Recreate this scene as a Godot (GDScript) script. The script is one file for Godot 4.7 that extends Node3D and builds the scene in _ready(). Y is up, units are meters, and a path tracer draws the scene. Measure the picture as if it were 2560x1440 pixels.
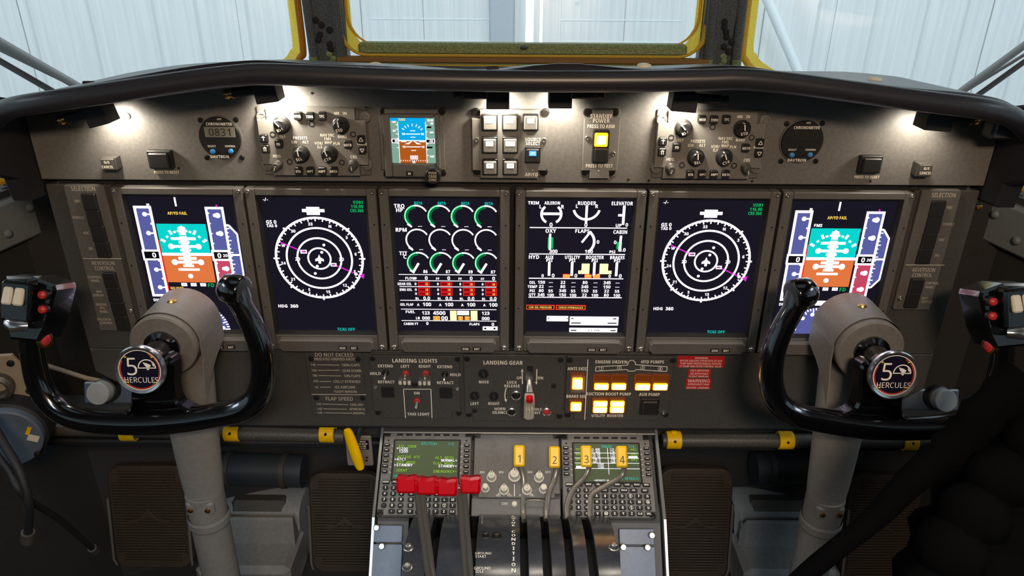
extends Node3D
# A transport aircraft's cockpit in a hangar. Metres, y up; the instrument panel stands in the plane z = 0 and faces +z.

var M := {}
var taken := {}
var screw_cache := {}
var plain_font: SystemFont
var bold_font: SystemFont
var mono_font: SystemFont
var O := Vector2.ZERO          # panel position of the thing being built
var rng := RandomNumberGenerator.new()


class Shape:
	var v := PackedVector3Array()
	var n := PackedVector3Array()

	func tri(a: Vector3, b: Vector3, c: Vector3, na: Vector3, nb: Vector3, nc: Vector3) -> void:
		if (b - a).cross(c - a).dot(na + nb + nc) > 0.0:
			v.append(a); v.append(c); v.append(b); n.append(na); n.append(nc); n.append(nb)
		else:
			v.append(a); v.append(b); v.append(c); n.append(na); n.append(nb); n.append(nc)

	func flat(a: Vector3, b: Vector3, c: Vector3, out: Vector3) -> void:
		var k := (b - a).cross(c - a).normalized()
		if k.dot(out) < 0.0:
			k = -k
		tri(a, b, c, k, k, k)

	func quad(a: Vector3, b: Vector3, c: Vector3, d: Vector3, out: Vector3) -> void:
		flat(a, b, c, out); flat(a, c, d, out)

	func box(xf: Transform3D, s: Vector3, b := 0.0) -> Shape:
		var h := s * 0.5
		b = minf(b, minf(h.x, minf(h.y, h.z)) * 0.95)
		if b <= 0.0:
			for ax in 3:
				for sg in [-1.0, 1.0]:
					var o := Vector3.ZERO; o[ax] = sg
					var q := []
					for k in [[-1, -1], [1, -1], [1, 1], [-1, 1]]:
						var p := Vector3.ZERO; p[ax] = sg * h[ax]; p[(ax + 1) % 3] = k[0] * h[(ax + 1) % 3]; p[(ax + 2) % 3] = k[1] * h[(ax + 2) % 3]
						q.append(xf * p)
					quad(q[0], q[1], q[2], q[3], xf.basis * o)
			return self
		# chamfered: each corner has three points, one on each face
		for ax in 3:
			var ay := (ax + 1) % 3
			var az := (ax + 2) % 3
			for sg in [-1.0, 1.0]:
				var o := Vector3.ZERO; o[ax] = sg
				var q := []
				for k in [[-1, -1], [1, -1], [1, 1], [-1, 1]]:
					var p := Vector3.ZERO; p[ax] = sg * h[ax]; p[ay] = k[0] * (h[ay] - b); p[az] = k[1] * (h[az] - b)
					q.append(xf * p)
				quad(q[0], q[1], q[2], q[3], xf.basis * o)
			for s1 in [-1.0, 1.0]:
				for s2 in [-1.0, 1.0]:
					var o2 := Vector3.ZERO; o2[ay] = s1; o2[az] = s2
					var e := []
					for k2 in [[-1, 0], [1, 0], [1, 1], [-1, 1]]:
						var p2 := Vector3.ZERO; p2[ax] = k2[0] * (h[ax] - b)
						p2[ay] = s1 * (h[ay] - (b if k2[1] == 1 else 0.0)); p2[az] = s2 * (h[az] - (0.0 if k2[1] == 1 else b))
						e.append(xf * p2)
					quad(e[0], e[1], e[2], e[3], xf.basis * o2)
		for c in 8:
			var s3 := Vector3(1 if c & 1 else -1, 1 if c & 2 else -1, 1 if c & 4 else -1)
			var w := []
			for ax2 in 3:
				var p3 := s3 * (h - Vector3(b, b, b)); p3[ax2] = s3[ax2] * h[ax2]
				w.append(xf * p3)
			flat(w[0], w[1], w[2], xf.basis * s3)
		return self

	# a polygon in xy from z0 to z1, its front edge chamfered by ch
	func prism(xf: Transform3D, poly: PackedVector2Array, z0: float, z1: float, ch := 0.0, back := true, smooth := false) -> Shape:
		var p := poly
		if Geometry2D.is_polygon_clockwise(p):
			p = p.duplicate(); p.reverse()
		var cnt := p.size()
		var nm := PackedVector2Array()
		for i in cnt:
			var e0 := (p[i] - p[(i + cnt - 1) % cnt]).normalized()
			var e1 := (p[(i + 1) % cnt] - p[i]).normalized()
			var a := Vector2(e0.y, -e0.x) + Vector2(e1.y, -e1.x)
			nm.append(a.normalized() / maxf(0.5, a.length() * 0.5))
		var q := PackedVector2Array()
		for i in cnt:
			q.append(p[i] - nm[i] * ch)
		var sgn := 1.0 if z1 >= z0 else -1.0
		var zc := z1 - sgn * ch
		for i in cnt:
			var j := (i + 1) % cnt
			var e := (p[j] - p[i]).normalized()
			var na := Vector3(e.y, -e.x, 0)
			var n0 := na
			var n1 := na
			if smooth:
				n0 = Vector3(nm[i].x, nm[i].y, 0).normalized(); n1 = Vector3(nm[j].x, nm[j].y, 0).normalized()
			var a0 := xf * Vector3(p[i].x, p[i].y, z0)
			var b0 := xf * Vector3(p[j].x, p[j].y, z0)
			var a1 := xf * Vector3(p[i].x, p[i].y, zc)
			var b1 := xf * Vector3(p[j].x, p[j].y, zc)
			var g0 := (xf.basis * n0).normalized()
			var g1 := (xf.basis * n1).normalized()
			tri(a0, b0, b1, g0, g1, g1); tri(a0, b1, a1, g0, g1, g0)
			if ch > 0.0:
				var a2 := xf * Vector3(q[i].x, q[i].y, z1)
				var b2 := xf * Vector3(q[j].x, q[j].y, z1)
				var up := (xf.basis * (na + Vector3(0, 0, sgn))).normalized()
				if smooth:
					var u0 := (xf.basis * (n0 + Vector3(0, 0, sgn))).normalized()
					var u1 := (xf.basis * (n1 + Vector3(0, 0, sgn))).normalized()
					tri(a1, b1, b2, u0, u1, u1); tri(a1, b2, a2, u0, u1, u0)
				else:
					quad(a1, b1, b2, a2, up)
		cap(xf, q, z1, sgn)
		if back:
			cap(xf, p, z0, -sgn)
		return self

	func cap(xf: Transform3D, p: PackedVector2Array, zz: float, sgn: float) -> Shape:
		var idx := Geometry2D.triangulate_polygon(p)
		var up := (xf.basis * Vector3(0, 0, sgn)).normalized()
		for i in range(0, idx.size(), 3):
			var w := []
			for k in 3:
				w.append(xf * Vector3(p[idx[i + k]].x, p[idx[i + k]].y, zz))
			tri(w[0], w[1], w[2], up, up, up)
		return self

	# profile of (radius, z) turned about z
	func lathe(xf: Transform3D, prof: Array, seg := 24, smooth := false) -> Shape:
		var pn := []
		for i in prof.size() - 1:
			var d: Vector2 = prof[i + 1] - prof[i]
			pn.append(Vector2(d.y, -d.x).normalized())
		for i in prof.size() - 1:
			var a: Vector2 = prof[i]
			var b: Vector2 = prof[i + 1]
			var na: Vector2 = pn[i]
			var nb: Vector2 = pn[i]
			if smooth:
				na = (pn[i] + pn[maxi(i - 1, 0)]).normalized()
				nb = (pn[i] + pn[mini(i + 1, pn.size() - 1)]).normalized()
			for k in seg:
				var t0 := TAU * k / seg
				var t1 := TAU * (k + 1) / seg
				var c0 := Vector2(cos(t0), sin(t0))
				var c1 := Vector2(cos(t1), sin(t1))
				var p00 := xf * Vector3(a.x * c0.x, a.x * c0.y, a.y)
				var p01 := xf * Vector3(a.x * c1.x, a.x * c1.y, a.y)
				var p10 := xf * Vector3(b.x * c0.x, b.x * c0.y, b.y)
				var p11 := xf * Vector3(b.x * c1.x, b.x * c1.y, b.y)
				var q00 := (xf.basis * Vector3(na.x * c0.x, na.x * c0.y, na.y)).normalized()
				var q01 := (xf.basis * Vector3(na.x * c1.x, na.x * c1.y, na.y)).normalized()
				var q10 := (xf.basis * Vector3(nb.x * c0.x, nb.x * c0.y, nb.y)).normalized()
				var q11 := (xf.basis * Vector3(nb.x * c1.x, nb.x * c1.y, nb.y)).normalized()
				if a.x > 1e-6:
					tri(p00, p01, p11, q00, q01, q11)
				if b.x > 1e-6:
					tri(p00, p11, p10, q00, q11, q10)
		return self

	# a swept round or oval section along pts
	func tube(pts: Array, rads: Array, seg := 14, caps := true, squash := 1.0) -> Shape:
		var cnt := pts.size()
		var fr := []
		var t0: Vector3 = (pts[1] - pts[0]).normalized()
		var u := t0.cross(Vector3(0, 0, 1))
		if u.length() < 0.1:
			u = t0.cross(Vector3(0, 1, 0))
		u = u.normalized()
		var tv := t0
		for i in cnt:
			var t: Vector3 = (pts[mini(i + 1, cnt - 1)] - pts[maxi(i - 1, 0)]).normalized()
			var ax := tv.cross(t)
			if ax.length() > 1e-6:
				u = u.rotated(ax.normalized(), tv.angle_to(t))
			u = (u - t * u.dot(t)).normalized()
			tv = t
			fr.append([u, t.cross(u).normalized(), t])
		var rows := []
		for i in cnt:
			var row := []
			var r: float = rads[i % rads.size()] if rads.size() > 1 else rads[0]
			for k in seg + 1:
				var a := TAU * k / seg
				var d: Vector3 = fr[i][0] * cos(a) + fr[i][1] * sin(a) * squash
				var nn: Vector3 = fr[i][0] * cos(a) * squash + fr[i][1] * sin(a)
				row.append([pts[i] + d * r, nn.normalized()])
			rows.append(row)
		for i in cnt - 1:
			for k in seg:
				var A = rows[i][k]; var B = rows[i][k + 1]; var C = rows[i + 1][k + 1]; var D = rows[i + 1][k]
				tri(A[0], B[0], C[0], A[1], B[1], C[1]); tri(A[0], C[0], D[0], A[1], C[1], D[1])
		if caps:
			for e in [0, cnt - 1]:
				var o: Vector3 = fr[e][2] * (-1.0 if e == 0 else 1.0)
				for k in seg:
					tri(pts[e], rows[e][k][0], rows[e][k + 1][0], o, o, o)
		return self

	func grid(rows: Array) -> Shape:      # a smooth sheet through rows of points
		var nr := []
		for i in rows.size():
			var r := []
			for k in rows[i].size():
				var du: Vector3 = rows[i][mini(k + 1, rows[i].size() - 1)] - rows[i][maxi(k - 1, 0)]
				var dv: Vector3 = rows[mini(i + 1, rows.size() - 1)][k] - rows[maxi(i - 1, 0)][k]
				r.append(du.cross(dv).normalized())
			nr.append(r)
		for i in rows.size() - 1:
			for k in rows[i].size() - 1:
				tri(rows[i][k], rows[i][k + 1], rows[i + 1][k + 1], nr[i][k], nr[i][k + 1], nr[i + 1][k + 1])
				tri(rows[i][k], rows[i + 1][k + 1], rows[i + 1][k], nr[i][k], nr[i + 1][k + 1], nr[i + 1][k])
		return self

	func ring(xf: Transform3D, r0: float, r1: float, a0 := 0.0, a1 := 360.0, seg := 48) -> Shape:
		var up := (xf.basis * Vector3(0, 0, 1)).normalized()
		for k in seg:
			var s := deg_to_rad(lerpf(a0, a1, float(k) / seg))
			var e := deg_to_rad(lerpf(a0, a1, float(k + 1) / seg))
			var p := [xf * Vector3(cos(s) * r0, sin(s) * r0, 0), xf * Vector3(cos(s) * r1, sin(s) * r1, 0), xf * Vector3(cos(e) * r1, sin(e) * r1, 0), xf * Vector3(cos(e) * r0, sin(e) * r0, 0)]
			tri(p[0], p[1], p[2], up, up, up); tri(p[0], p[2], p[3], up, up, up)
		return self

	func bar(xf: Transform3D, a: Vector2, b: Vector2, w: float) -> Shape:      # a flat line
		var d := (b - a).normalized()
		var s := Vector2(-d.y, d.x) * w * 0.5
		return cap(xf, PackedVector2Array([a - s, b - s, b + s, a + s]), 0.0, 1.0)

	func glyphs(xf: Transform3D, font: Font, s: String, h: float, squeeze := 1.0, align := 0) -> Shape:
		var t := TextMesh.new()
		t.font = font; t.font_size = 32; t.depth = 0.0; t.pixel_size = 0.01; t.text = s
		var a := t.get_mesh_arrays()
		var vs: PackedVector3Array = a[Mesh.ARRAY_VERTEX]
		var ix: PackedInt32Array = a[Mesh.ARRAY_INDEX]
		if vs.is_empty():
			return self
		var lo := vs[0]
		var hi := vs[0]
		for p in vs:
			lo = lo.min(p); hi = hi.max(p)
		var k := h / 0.2285         # cap height of this size
		var cx := (lo.x + hi.x) * 0.5 if align == 0 else (lo.x if align < 0 else hi.x)
		var cy := (lo.y + hi.y) * 0.5
		var up := (xf.basis * Vector3(0, 0, 1)).normalized()
		for i in range(0, ix.size(), 3):
			var w := []
			for j in 3:
				var p := vs[ix[i + j]]
				w.append(xf * Vector3((p.x - cx) * k * squeeze, (p.y - cy) * k, 0))
			tri(w[0], w[1], w[2], up, up, up)
		return self

	func mesh() -> ArrayMesh:
		var a := []
		a.resize(Mesh.ARRAY_MAX)
		a[Mesh.ARRAY_VERTEX] = v; a[Mesh.ARRAY_NORMAL] = n
		var m := ArrayMesh.new()
		m.add_surface_from_arrays(Mesh.PRIMITIVE_TRIANGLES, a)
		return m


# ---- small helpers
func S() -> Shape: return Shape.new()
func T(p: Vector3, b := Basis()) -> Transform3D: return Transform3D(b, p)
func at(p: Vector2, z := 0.0) -> Transform3D: return Transform3D(Basis(), Vector3(p.x - O.x, p.y - O.y, z))
func Rz(deg: float) -> Basis: return Basis(Vector3(0, 0, 1), deg_to_rad(deg))
func Rx(deg: float) -> Basis: return Basis(Vector3(1, 0, 0), deg_to_rad(deg))
func Ry(deg: float) -> Basis: return Basis(Vector3(0, 1, 0), deg_to_rad(deg))
func rc(r: Rect2) -> Vector2: return r.position + r.size * 0.5

func rrect(w: float, h: float, r: float, seg := 4) -> PackedVector2Array:
	var p := PackedVector2Array()
	r = minf(r, minf(w, h) * 0.499)
	for q in 4:
		var c := Vector2((w * 0.5 - r) * (1 if q == 0 or q == 3 else -1), (h * 0.5 - r) * (1 if q < 2 else -1))
		for k in seg + 1:
			var a := PI * 0.5 * (q + float(k) / seg)
			p.append(c + Vector2(cos(a), sin(a)) * r)
	return p

func disc(r: float, seg := 28, c := Vector2.ZERO) -> PackedVector2Array:
	var p := PackedVector2Array()
	for k in seg:
		p.append(c + Vector2(cos(TAU * k / seg), sin(TAU * k / seg)) * r)
	return p

# a plate whose corners are cut out for the screws: c is the cut
func notched(w: float, h: float, c: Vector2, which := 15) -> PackedVector2Array:
	var x := w * 0.5
	var y := h * 0.5
	var p := PackedVector2Array()
	for q in 4:
		var s := Vector2(1 if q == 0 or q == 3 else -1, 1 if q < 2 else -1)
		if which & (1 << q):
			var a := Vector2(s.x * x, s.y * (y - c.y))
			var b := Vector2(s.x * (x - c.x), s.y * (y - c.y))
			var d := Vector2(s.x * (x - c.x), s.y * y)
			if q % 2 == 0:
				p.append_array([a, b, d])
			else:
				p.append_array([d, b, a])
		else:
			p.append(Vector2(s.x * x, s.y * y))
	return p

func curve(pts: Array, per := 6) -> Array:      # Catmull-Rom through pts
	var o := []
	for i in pts.size() - 1:
		var a = pts[maxi(i - 1, 0)]; var b = pts[i]; var c = pts[i + 1]; var d = pts[mini(i + 2, pts.size() - 1)]
		for k in per:
			var t := float(k) / per
			o.append(b * (2 * t * t * t - 3 * t * t + 1) + (c - a) * 0.5 * (t * t * t - 2 * t * t + t) + c * (-2 * t * t * t + 3 * t * t) + (d - b) * 0.5 * (t * t * t - t * t))
	o.append(pts[-1])
	return o

func numbered(called: String) -> String:
	taken[called] = taken.get(called, -1) + 1
	return called if taken[called] == 0 else "%s_%03d" % [called, taken[called]]

func thing(called: String, label: String, category: String, where := Vector3.ZERO, basis := Basis(), group := "", kind := "") -> Node3D:
	var o := Node3D.new()
	o.name = numbered(called)
	add_child(o)
	o.transform = Transform3D(basis, where)
	o.set_meta("label", label); o.set_meta("category", category)
	if group: o.set_meta("group", group)
	if kind: o.set_meta("kind", kind)
	O = Vector2(where.x, where.y)
	return o

func part(parent: Node3D, called: String, sh: Shape, mat: Material, label := "") -> MeshInstance3D:
	var o := MeshInstance3D.new()
	o.name = called
	o.mesh = sh.mesh()
	o.material_override = mat
	parent.add_child(o, true)
	if label: o.set_meta("label", label)
	return o

func screw(parent: Node3D, p: Vector2, z: float, r := 0.004, mat = null, slot := "cross") -> void:
	var key := "%s%.4f" % [slot, r]
	if not screw_cache.has(key):
		var s := S()
		if slot == "hex":
			s.lathe(T(Vector3.ZERO), [Vector2(r, 0), Vector2(r, r * 0.5), Vector2(r * 0.8, r * 0.8), Vector2(r * 0.45, r * 0.8), Vector2(r * 0.4, r * 0.1), Vector2(0, r * 0.1)], 14)
		else:
			s.lathe(T(Vector3.ZERO), [Vector2(r, 0), Vector2(r, r * 0.2), Vector2(r * 0.85, r * 0.45), Vector2(r * 0.55, r * 0.5), Vector2(r * 0.5, r * 0.3), Vector2(0, r * 0.3)], 14)
			s.box(T(Vector3(0, 0, r * 0.32), Rz(35)), Vector3(r * 0.95, r * 0.22, r * 0.3))
			if slot == "cross":
				s.box(T(Vector3(0, 0, r * 0.32), Rz(125)), Vector3(r * 0.95, r * 0.22, r * 0.3))
		screw_cache[key] = s.mesh()
	var o := MeshInstance3D.new()
	o.name = "screw"
	o.mesh = screw_cache[key]
	o.material_override = M.screw if mat == null else mat
	parent.add_child(o, true)
	o.transform = at(p, z)

func paint(sh: Shape, p: Vector2, z: float, s: String, h: float, squeeze := 1.0, font: Font = null, align := 0, turn := 0.0) -> void:
	sh.glyphs(Transform3D(Rz(turn), Vector3(p.x - O.x, p.y - O.y, z)), bold_font if font == null else font, s, h, squeeze, align)

func mat(called: String, c: Color, rough: float, metal := 0.0, spec := 0.5) -> StandardMaterial3D:
	var m := StandardMaterial3D.new()
	m.resource_name = called
	m.albedo_color = c; m.roughness = rough; m.metallic = metal; m.metallic_specular = spec
	M[called] = m
	return m

func glow(called: String, c: Color, energy: float, base := Color(0.03, 0.03, 0.03)) -> StandardMaterial3D:
	var m := mat(called, base, 0.3)
	m.emission_enabled = true; m.emission = c; m.emission_energy_multiplier = energy
	return m

func grain(m: StandardMaterial3D, tone: Color, dark: Color, freq: float, scale := 1.0, seed_ := 1, relief := 0.0) -> void:
	var no := FastNoiseLite.new()
	no.seed = seed_; no.frequency = freq; no.fractal_octaves = 5
	var t := NoiseTexture2D.new()
	t.width = 512; t.height = 512; t.seamless = true; t.noise = no
	var g := Gradient.new()
	g.set_color(0, dark); g.set_color(1, tone)
	t.color_ramp = g
	m.albedo_texture = t
	m.albedo_color = Color.WHITE
	m.uv1_triplanar = true; m.uv1_world_triplanar = true
	m.uv1_scale = Vector3(scale, scale, scale)
	if relief > 0.0:
		var t2 := NoiseTexture2D.new()
		t2.width = 512; t2.height = 512; t2.seamless = true; t2.noise = no
		m.heightmap_enabled = true; m.heightmap_texture = t2; m.heightmap_scale = relief

func rgb(r: int, g: int, b: int, a := 255) -> Color: return Color8(r, g, b, a)


func _ready() -> void:
	rng.seed = 7
	# ---- camera
	var cam := Camera3D.new()
	cam.name = "camera"
	cam.fov = rad_to_deg(2.0 * atan(720.0 / 1849.0))
	cam.near = 0.02; cam.far = 60.0
	cam.transform = Transform3D(Rx(-25.0) * Rz(0.40), Vector3(0, 1.25, 0.91))
	add_child(cam)
	cam.current = true
	# ---- the daylight behind the hangar doors
	var we := WorldEnvironment.new()
	we.name = "environment"
	var e := Environment.new()
	e.background_mode = Environment.BG_COLOR
	e.background_color = rgb(236, 246, 255)
	e.background_energy_multiplier = 2.2
	e.tonemap_mode = Environment.TONE_MAPPER_LINEAR
	e.tonemap_exposure = 1.0
	e.sdfgi_enabled = true; e.ssao_enabled = true; e.ssil_enabled = true
	we.environment = e
	add_child(we)
	# ---- hangar lights and the warm cockpit flood lamp (their fittings are built below)
	for x in [-4.2, 0.0, 4.2]:
		area_light("hangar_light", Vector3(x, 5.42, -1.2), Vector3(x * 0.9, 0.6, -5.0), Vector2(2.6, 1.0), rgb(240, 244, 244), 12.5)
	area_light("hangar_light", Vector3(-5.3, 4.2, 1.5), Vector3(0.0, 0.6, 0.9), Vector2(2.4, 1.0), rgb(214, 236, 255), 4.0)
	area_light("hangar_light", Vector3(5.3, 4.2, 1.5), Vector3(0.0, 0.6, 0.9), Vector2(2.4, 1.0), rgb(214, 236, 255), 4.0)
	area_light("hangar_light", Vector3(0.0, 5.30, 6.4), Vector3(0.0, 0.5, 0.3), Vector2(4.0, 1.6), rgb(208, 232, 255), 52.0)
	area_light("flood_light", Vector3(0.16, 1.655, 1.40), Vector3(0.10, 0.8, 0.0), Vector2(0.30, 0.12), rgb(255, 224, 194), 1.2)

	plain_font = SystemFont.new(); plain_font.font_names = PackedStringArray(["Droid Sans"])
	bold_font = SystemFont.new(); bold_font.font_names = PackedStringArray(["Droid Sans"]); bold_font.font_weight = 700
	mono_font = SystemFont.new(); mono_font.font_names = PackedStringArray(["Droid Sans Mono"])
	materials()
	hangar()
	shell()
	windows()
	glareshield()
	instrument_panel()
	displays()
	upper_units()
	eyebrow_lamps()
	selection_panels()
	lower_units()
	pedestal()
	levers()
	yokes()
	footwell()
	surroundings()


func area_light(called: String, where: Vector3, towards: Vector3, size: Vector2, c: Color, energy: float, parent: Node3D = self) -> AreaLight3D:
	var l := AreaLight3D.new()
	l.name = called
	l.area_size = size; l.area_normalize_energy = true
	l.light_color = c; l.light_energy = energy; l.shadow_enabled = true
	l.area_range = 30.0; l.area_attenuation = 2.0
	parent.add_child(l, true)
	l.look_at_from_position(where, towards, Vector3.UP if absf((towards - where).normalized().y) < 0.99 else Vector3.FORWARD)
	return l


func materials() -> void:
	var m := mat("panel", rgb(104, 101, 97), 0.52)
	grain(m, rgb(112, 109, 104), rgb(97, 94, 90), 0.05, 6.0, 3)
	m = mat("panel_dark", rgb(74, 72, 69), 0.5)
	grain(m, rgb(76, 74, 70), rgb(66, 64, 61), 0.05, 6.0, 4)
	m = mat("bezel", rgb(100, 97, 92), 0.5)
	grain(m, rgb(101, 98, 93), rgb(90, 87, 83), 0.05, 7.0, 5)
	m = mat("unit", rgb(112, 109, 103), 0.5)
	grain(m, rgb(120, 117, 110), rgb(106, 103, 98), 0.06, 8.0, 6)
	mat("black", rgb(30, 29, 29), 0.42)
	mat("matt_black", rgb(20, 20, 21), 0.8)
	mat("soft_black", rgb(26, 26, 28), 0.62)
	mat("key", rgb(38, 36, 35), 0.4)
	m = mat("gloss_black", rgb(9, 9, 11), 0.16, 0.0, 0.6)
	m.clearcoat_enabled = true; m.clearcoat = 0.8; m.clearcoat_roughness = 0.06
	m = mat("vinyl", rgb(44, 44, 49), 0.36)
	grain(m, rgb(48, 48, 53), rgb(40, 40, 44), 0.05, 9.0, 8)
	mat("print", rgb(246, 240, 222), 0.6)
	mat("faded_print", rgb(214, 204, 182), 0.6)
	mat("screw", rgb(58, 55, 51), 0.34, 0.7)
	mat("steel", rgb(176, 174, 168), 0.3, 0.9)
	mat("chrome", rgb(225, 225, 228), 0.2, 0.95)
	mat("bright_metal", rgb(205, 196, 196), 0.24, 0.55)
	mat("brass", rgb(190, 150, 80), 0.3, 1.0)
	m = mat("column_paint", rgb(150, 146, 138), 0.42)
	grain(m, rgb(124, 120, 114), rgb(109, 105, 99), 0.04, 5.0, 9)
	m = mat("yellow", rgb(246, 176, 8), 0.34)
	grain(m, rgb(252, 204, 10), rgb(238, 178, 2), 0.03, 6.0, 11)
	mat("plain_yellow", rgb(250, 196, 0), 0.36)
	mat("red", rgb(188, 4, 20), 0.2)
	mat("sticker_red", rgb(190, 32, 34), 0.5)
	mat("red_ink", rgb(66, 4, 10), 0.5)
	mat("ivory", rgb(222, 214, 192), 0.4)
	mat("button_red", rgb(196, 52, 52), 0.4)
	mat("blue_button", rgb(60, 140, 205), 0.4)
	mat("lcd", rgb(120, 118, 104), 0.35)
	mat("lcd_ink", rgb(22, 22, 20), 0.5)
	mat("grey_cap", rgb(150, 156, 160), 0.5)
	m = mat("console_blue", rgb(98, 108, 118), 0.36)
	grain(m, rgb(92, 105, 122), rgb(80, 92, 108), 0.04, 6.0, 12)
	m = mat("quadrant", rgb(60, 63, 68), 0.2)
	grain(m, rgb(52, 55, 60), rgb(42, 44, 49), 0.03, 7.0, 13)
	mat("lever_metal", rgb(132, 126, 114), 0.3, 0.45)
	mat("placard_metal", rgb(150, 140, 128), 0.45, 0.2)
	mat("dark_grey", rgb(72, 69, 64), 0.45)
	m = mat("worn_tube", rgb(88, 84, 76), 0.5, 0.35)
	grain(m, rgb(104, 100, 92), rgb(66, 62, 56), 0.06, 9.0, 14)
	m = mat("pedal_rubber", rgb(62, 55, 46), 0.6)
	grain(m, rgb(74, 60, 45), rgb(52, 42, 31), 0.05, 8.0, 15)
	m = mat("housing", rgb(150, 152, 150), 0.4)
	grain(m, rgb(160, 161, 158), rgb(142, 142, 137), 0.03, 5.0, 16)
	m = mat("green_primer", rgb(92, 108, 62), 0.55)
	grain(m, rgb(150, 164, 112), rgb(84, 98, 58), 0.035, 9.0, 17)
	m = mat("post_paint", rgb(56, 62, 64), 0.5)
	grain(m, rgb(112, 122, 126), rgb(44, 48, 48), 0.05, 10.0, 18)
	m = mat("sealant", rgb(226, 196, 48), 0.45)
	grain(m, rgb(246, 226, 104), rgb(222, 184, 44), 0.04, 14.0, 19)
	m.backlight_enabled = true; m.backlight = rgb(255, 236, 120)
	m = mat("film", rgb(250, 238, 120), 0.5)
	grain(m, rgb(255, 246, 140), rgb(240, 214, 84), 0.04, 12.0, 31)
	m.backlight_enabled = true; m.backlight = rgb(255, 250, 190)
	m = mat("brown_primer", rgb(120, 88, 36), 0.55)
	grain(m, rgb(140, 106, 48), rgb(98, 66, 24), 0.05, 14.0, 32)
	m = mat("old_sealant", rgb(176, 104, 20), 0.5)
	grain(m, rgb(226, 170, 50), rgb(160, 92, 22), 0.05, 14.0, 20)
	m.backlight_enabled = true; m.backlight = rgb(200, 130, 40)
	m = mat("dark_wall", rgb(50, 49, 47), 0.75)
	grain(m, rgb(54, 53, 50), rgb(45, 44, 42), 0.04, 4.0, 21)
	mat("sill_grey", rgb(126, 132, 132), 0.5)
	m = mat("hangar_sheet", rgb(206, 214, 216), 0.7)
	grain(m, rgb(228, 232, 230), rgb(208, 215, 215), 0.02, 0.8, 22)
	m.uv1_scale = Vector3(2.2, 0.06, 0.5)
	mat("hangar_post", rgb(168, 180, 188), 0.6)
	mat("hangar_rib", rgb(222, 230, 230), 0.65)
	mat("hangar_floor", rgb(150, 148, 144), 0.5)
	mat("wiper", rgb(112, 120, 124), 0.5)
	mat("wiper_dark", rgb(52, 58, 62), 0.5)
	m = mat("seat_cover", rgb(22, 21, 20), 1.0, 0.0, 0.1)
	grain(m, rgb(15, 14, 14), rgb(8, 8, 8), 0.08, 14.0, 23)
	mat("flange", rgb(150, 134, 112), 0.5)
	mat("plate_blue", rgb(88, 100, 114), 0.45)
	var g := mat("glass", Color(1, 1, 1, 0.03), 0.02)
	g.transparency = BaseMaterial3D.TRANSPARENCY_ALPHA
	g = mat("clear_handle", rgb(226, 214, 196, 96), 0.12)
	g.transparency = BaseMaterial3D.TRANSPARENCY_ALPHA
	# things that give off light
	glow("scr_dark", rgb(24, 22, 36), 0.8, rgb(8, 8, 10))
	glow("scr_white", rgb(255, 246, 255), 1.7)
	glow("scr_cyan", rgb(0, 212, 206), 1.0)
	glow("scr_orange", rgb(226, 118, 62), 1.0)
	glow("scr_blue", rgb(88, 94, 160), 1.0)
	glow("scr_rose", rgb(198, 70, 100), 1.0)
	glow("scr_green", rgb(0, 190, 96), 1.0)
	glow("scr_teal", rgb(0, 200, 190), 1.0)
	glow("scr_amber", rgb(255, 206, 90), 1.2)
	glow("scr_red", rgb(236, 22, 30), 1.1)
	glow("scr_magenta", rgb(226, 40, 210), 1.1)
	glow("scr_sky", rgb(0, 170, 235), 1.0)
	glow("scr_earth", rgb(176, 88, 26), 1.0)
	glow("scr_grey", rgb(128, 168, 150), 1.0)
	glow("scr_lime", rgb(160, 220, 40), 0.9)
	glow("scr_olive", rgb(84, 94, 62), 0.75, rgb(30, 34, 24))
	glow("scr_cream", rgb(255, 238, 170), 1.5)
	glow("scr_mint", rgb(130, 255, 180), 1.2)
	glow("scr_forest", rgb(0, 112, 60), 0.9)
	glow("scr_maroon", rgb(120, 8, 14), 0.9)
	glow("scr_black", rgb(10, 10, 14), 0.5)
	glow("lamp_amber", rgb(255, 150, 20), 3.4)
	glow("lamp_core", rgb(255, 222, 150), 4.0)
	glow("lamp_dim_amber", rgb(120, 50, 4), 0.6, rgb(44, 26, 12))
	glow("lamp_white", rgb(255, 250, 240), 2.2)
	glow("lamp_blue", rgb(70, 150, 255), 2.4)
	glow("lamp_lens", rgb(255, 248, 232), 6.0)
	glow("hangar_tube", rgb(226, 242, 255), 3.0)
	glow("flood_lens", rgb(255, 210, 160), 2.0)


# ---- outside
func structure(called: String, label: String, category := "wall") -> Node3D:
	return thing(called, label, category, Vector3.ZERO, Basis(), "", "structure")


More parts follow.
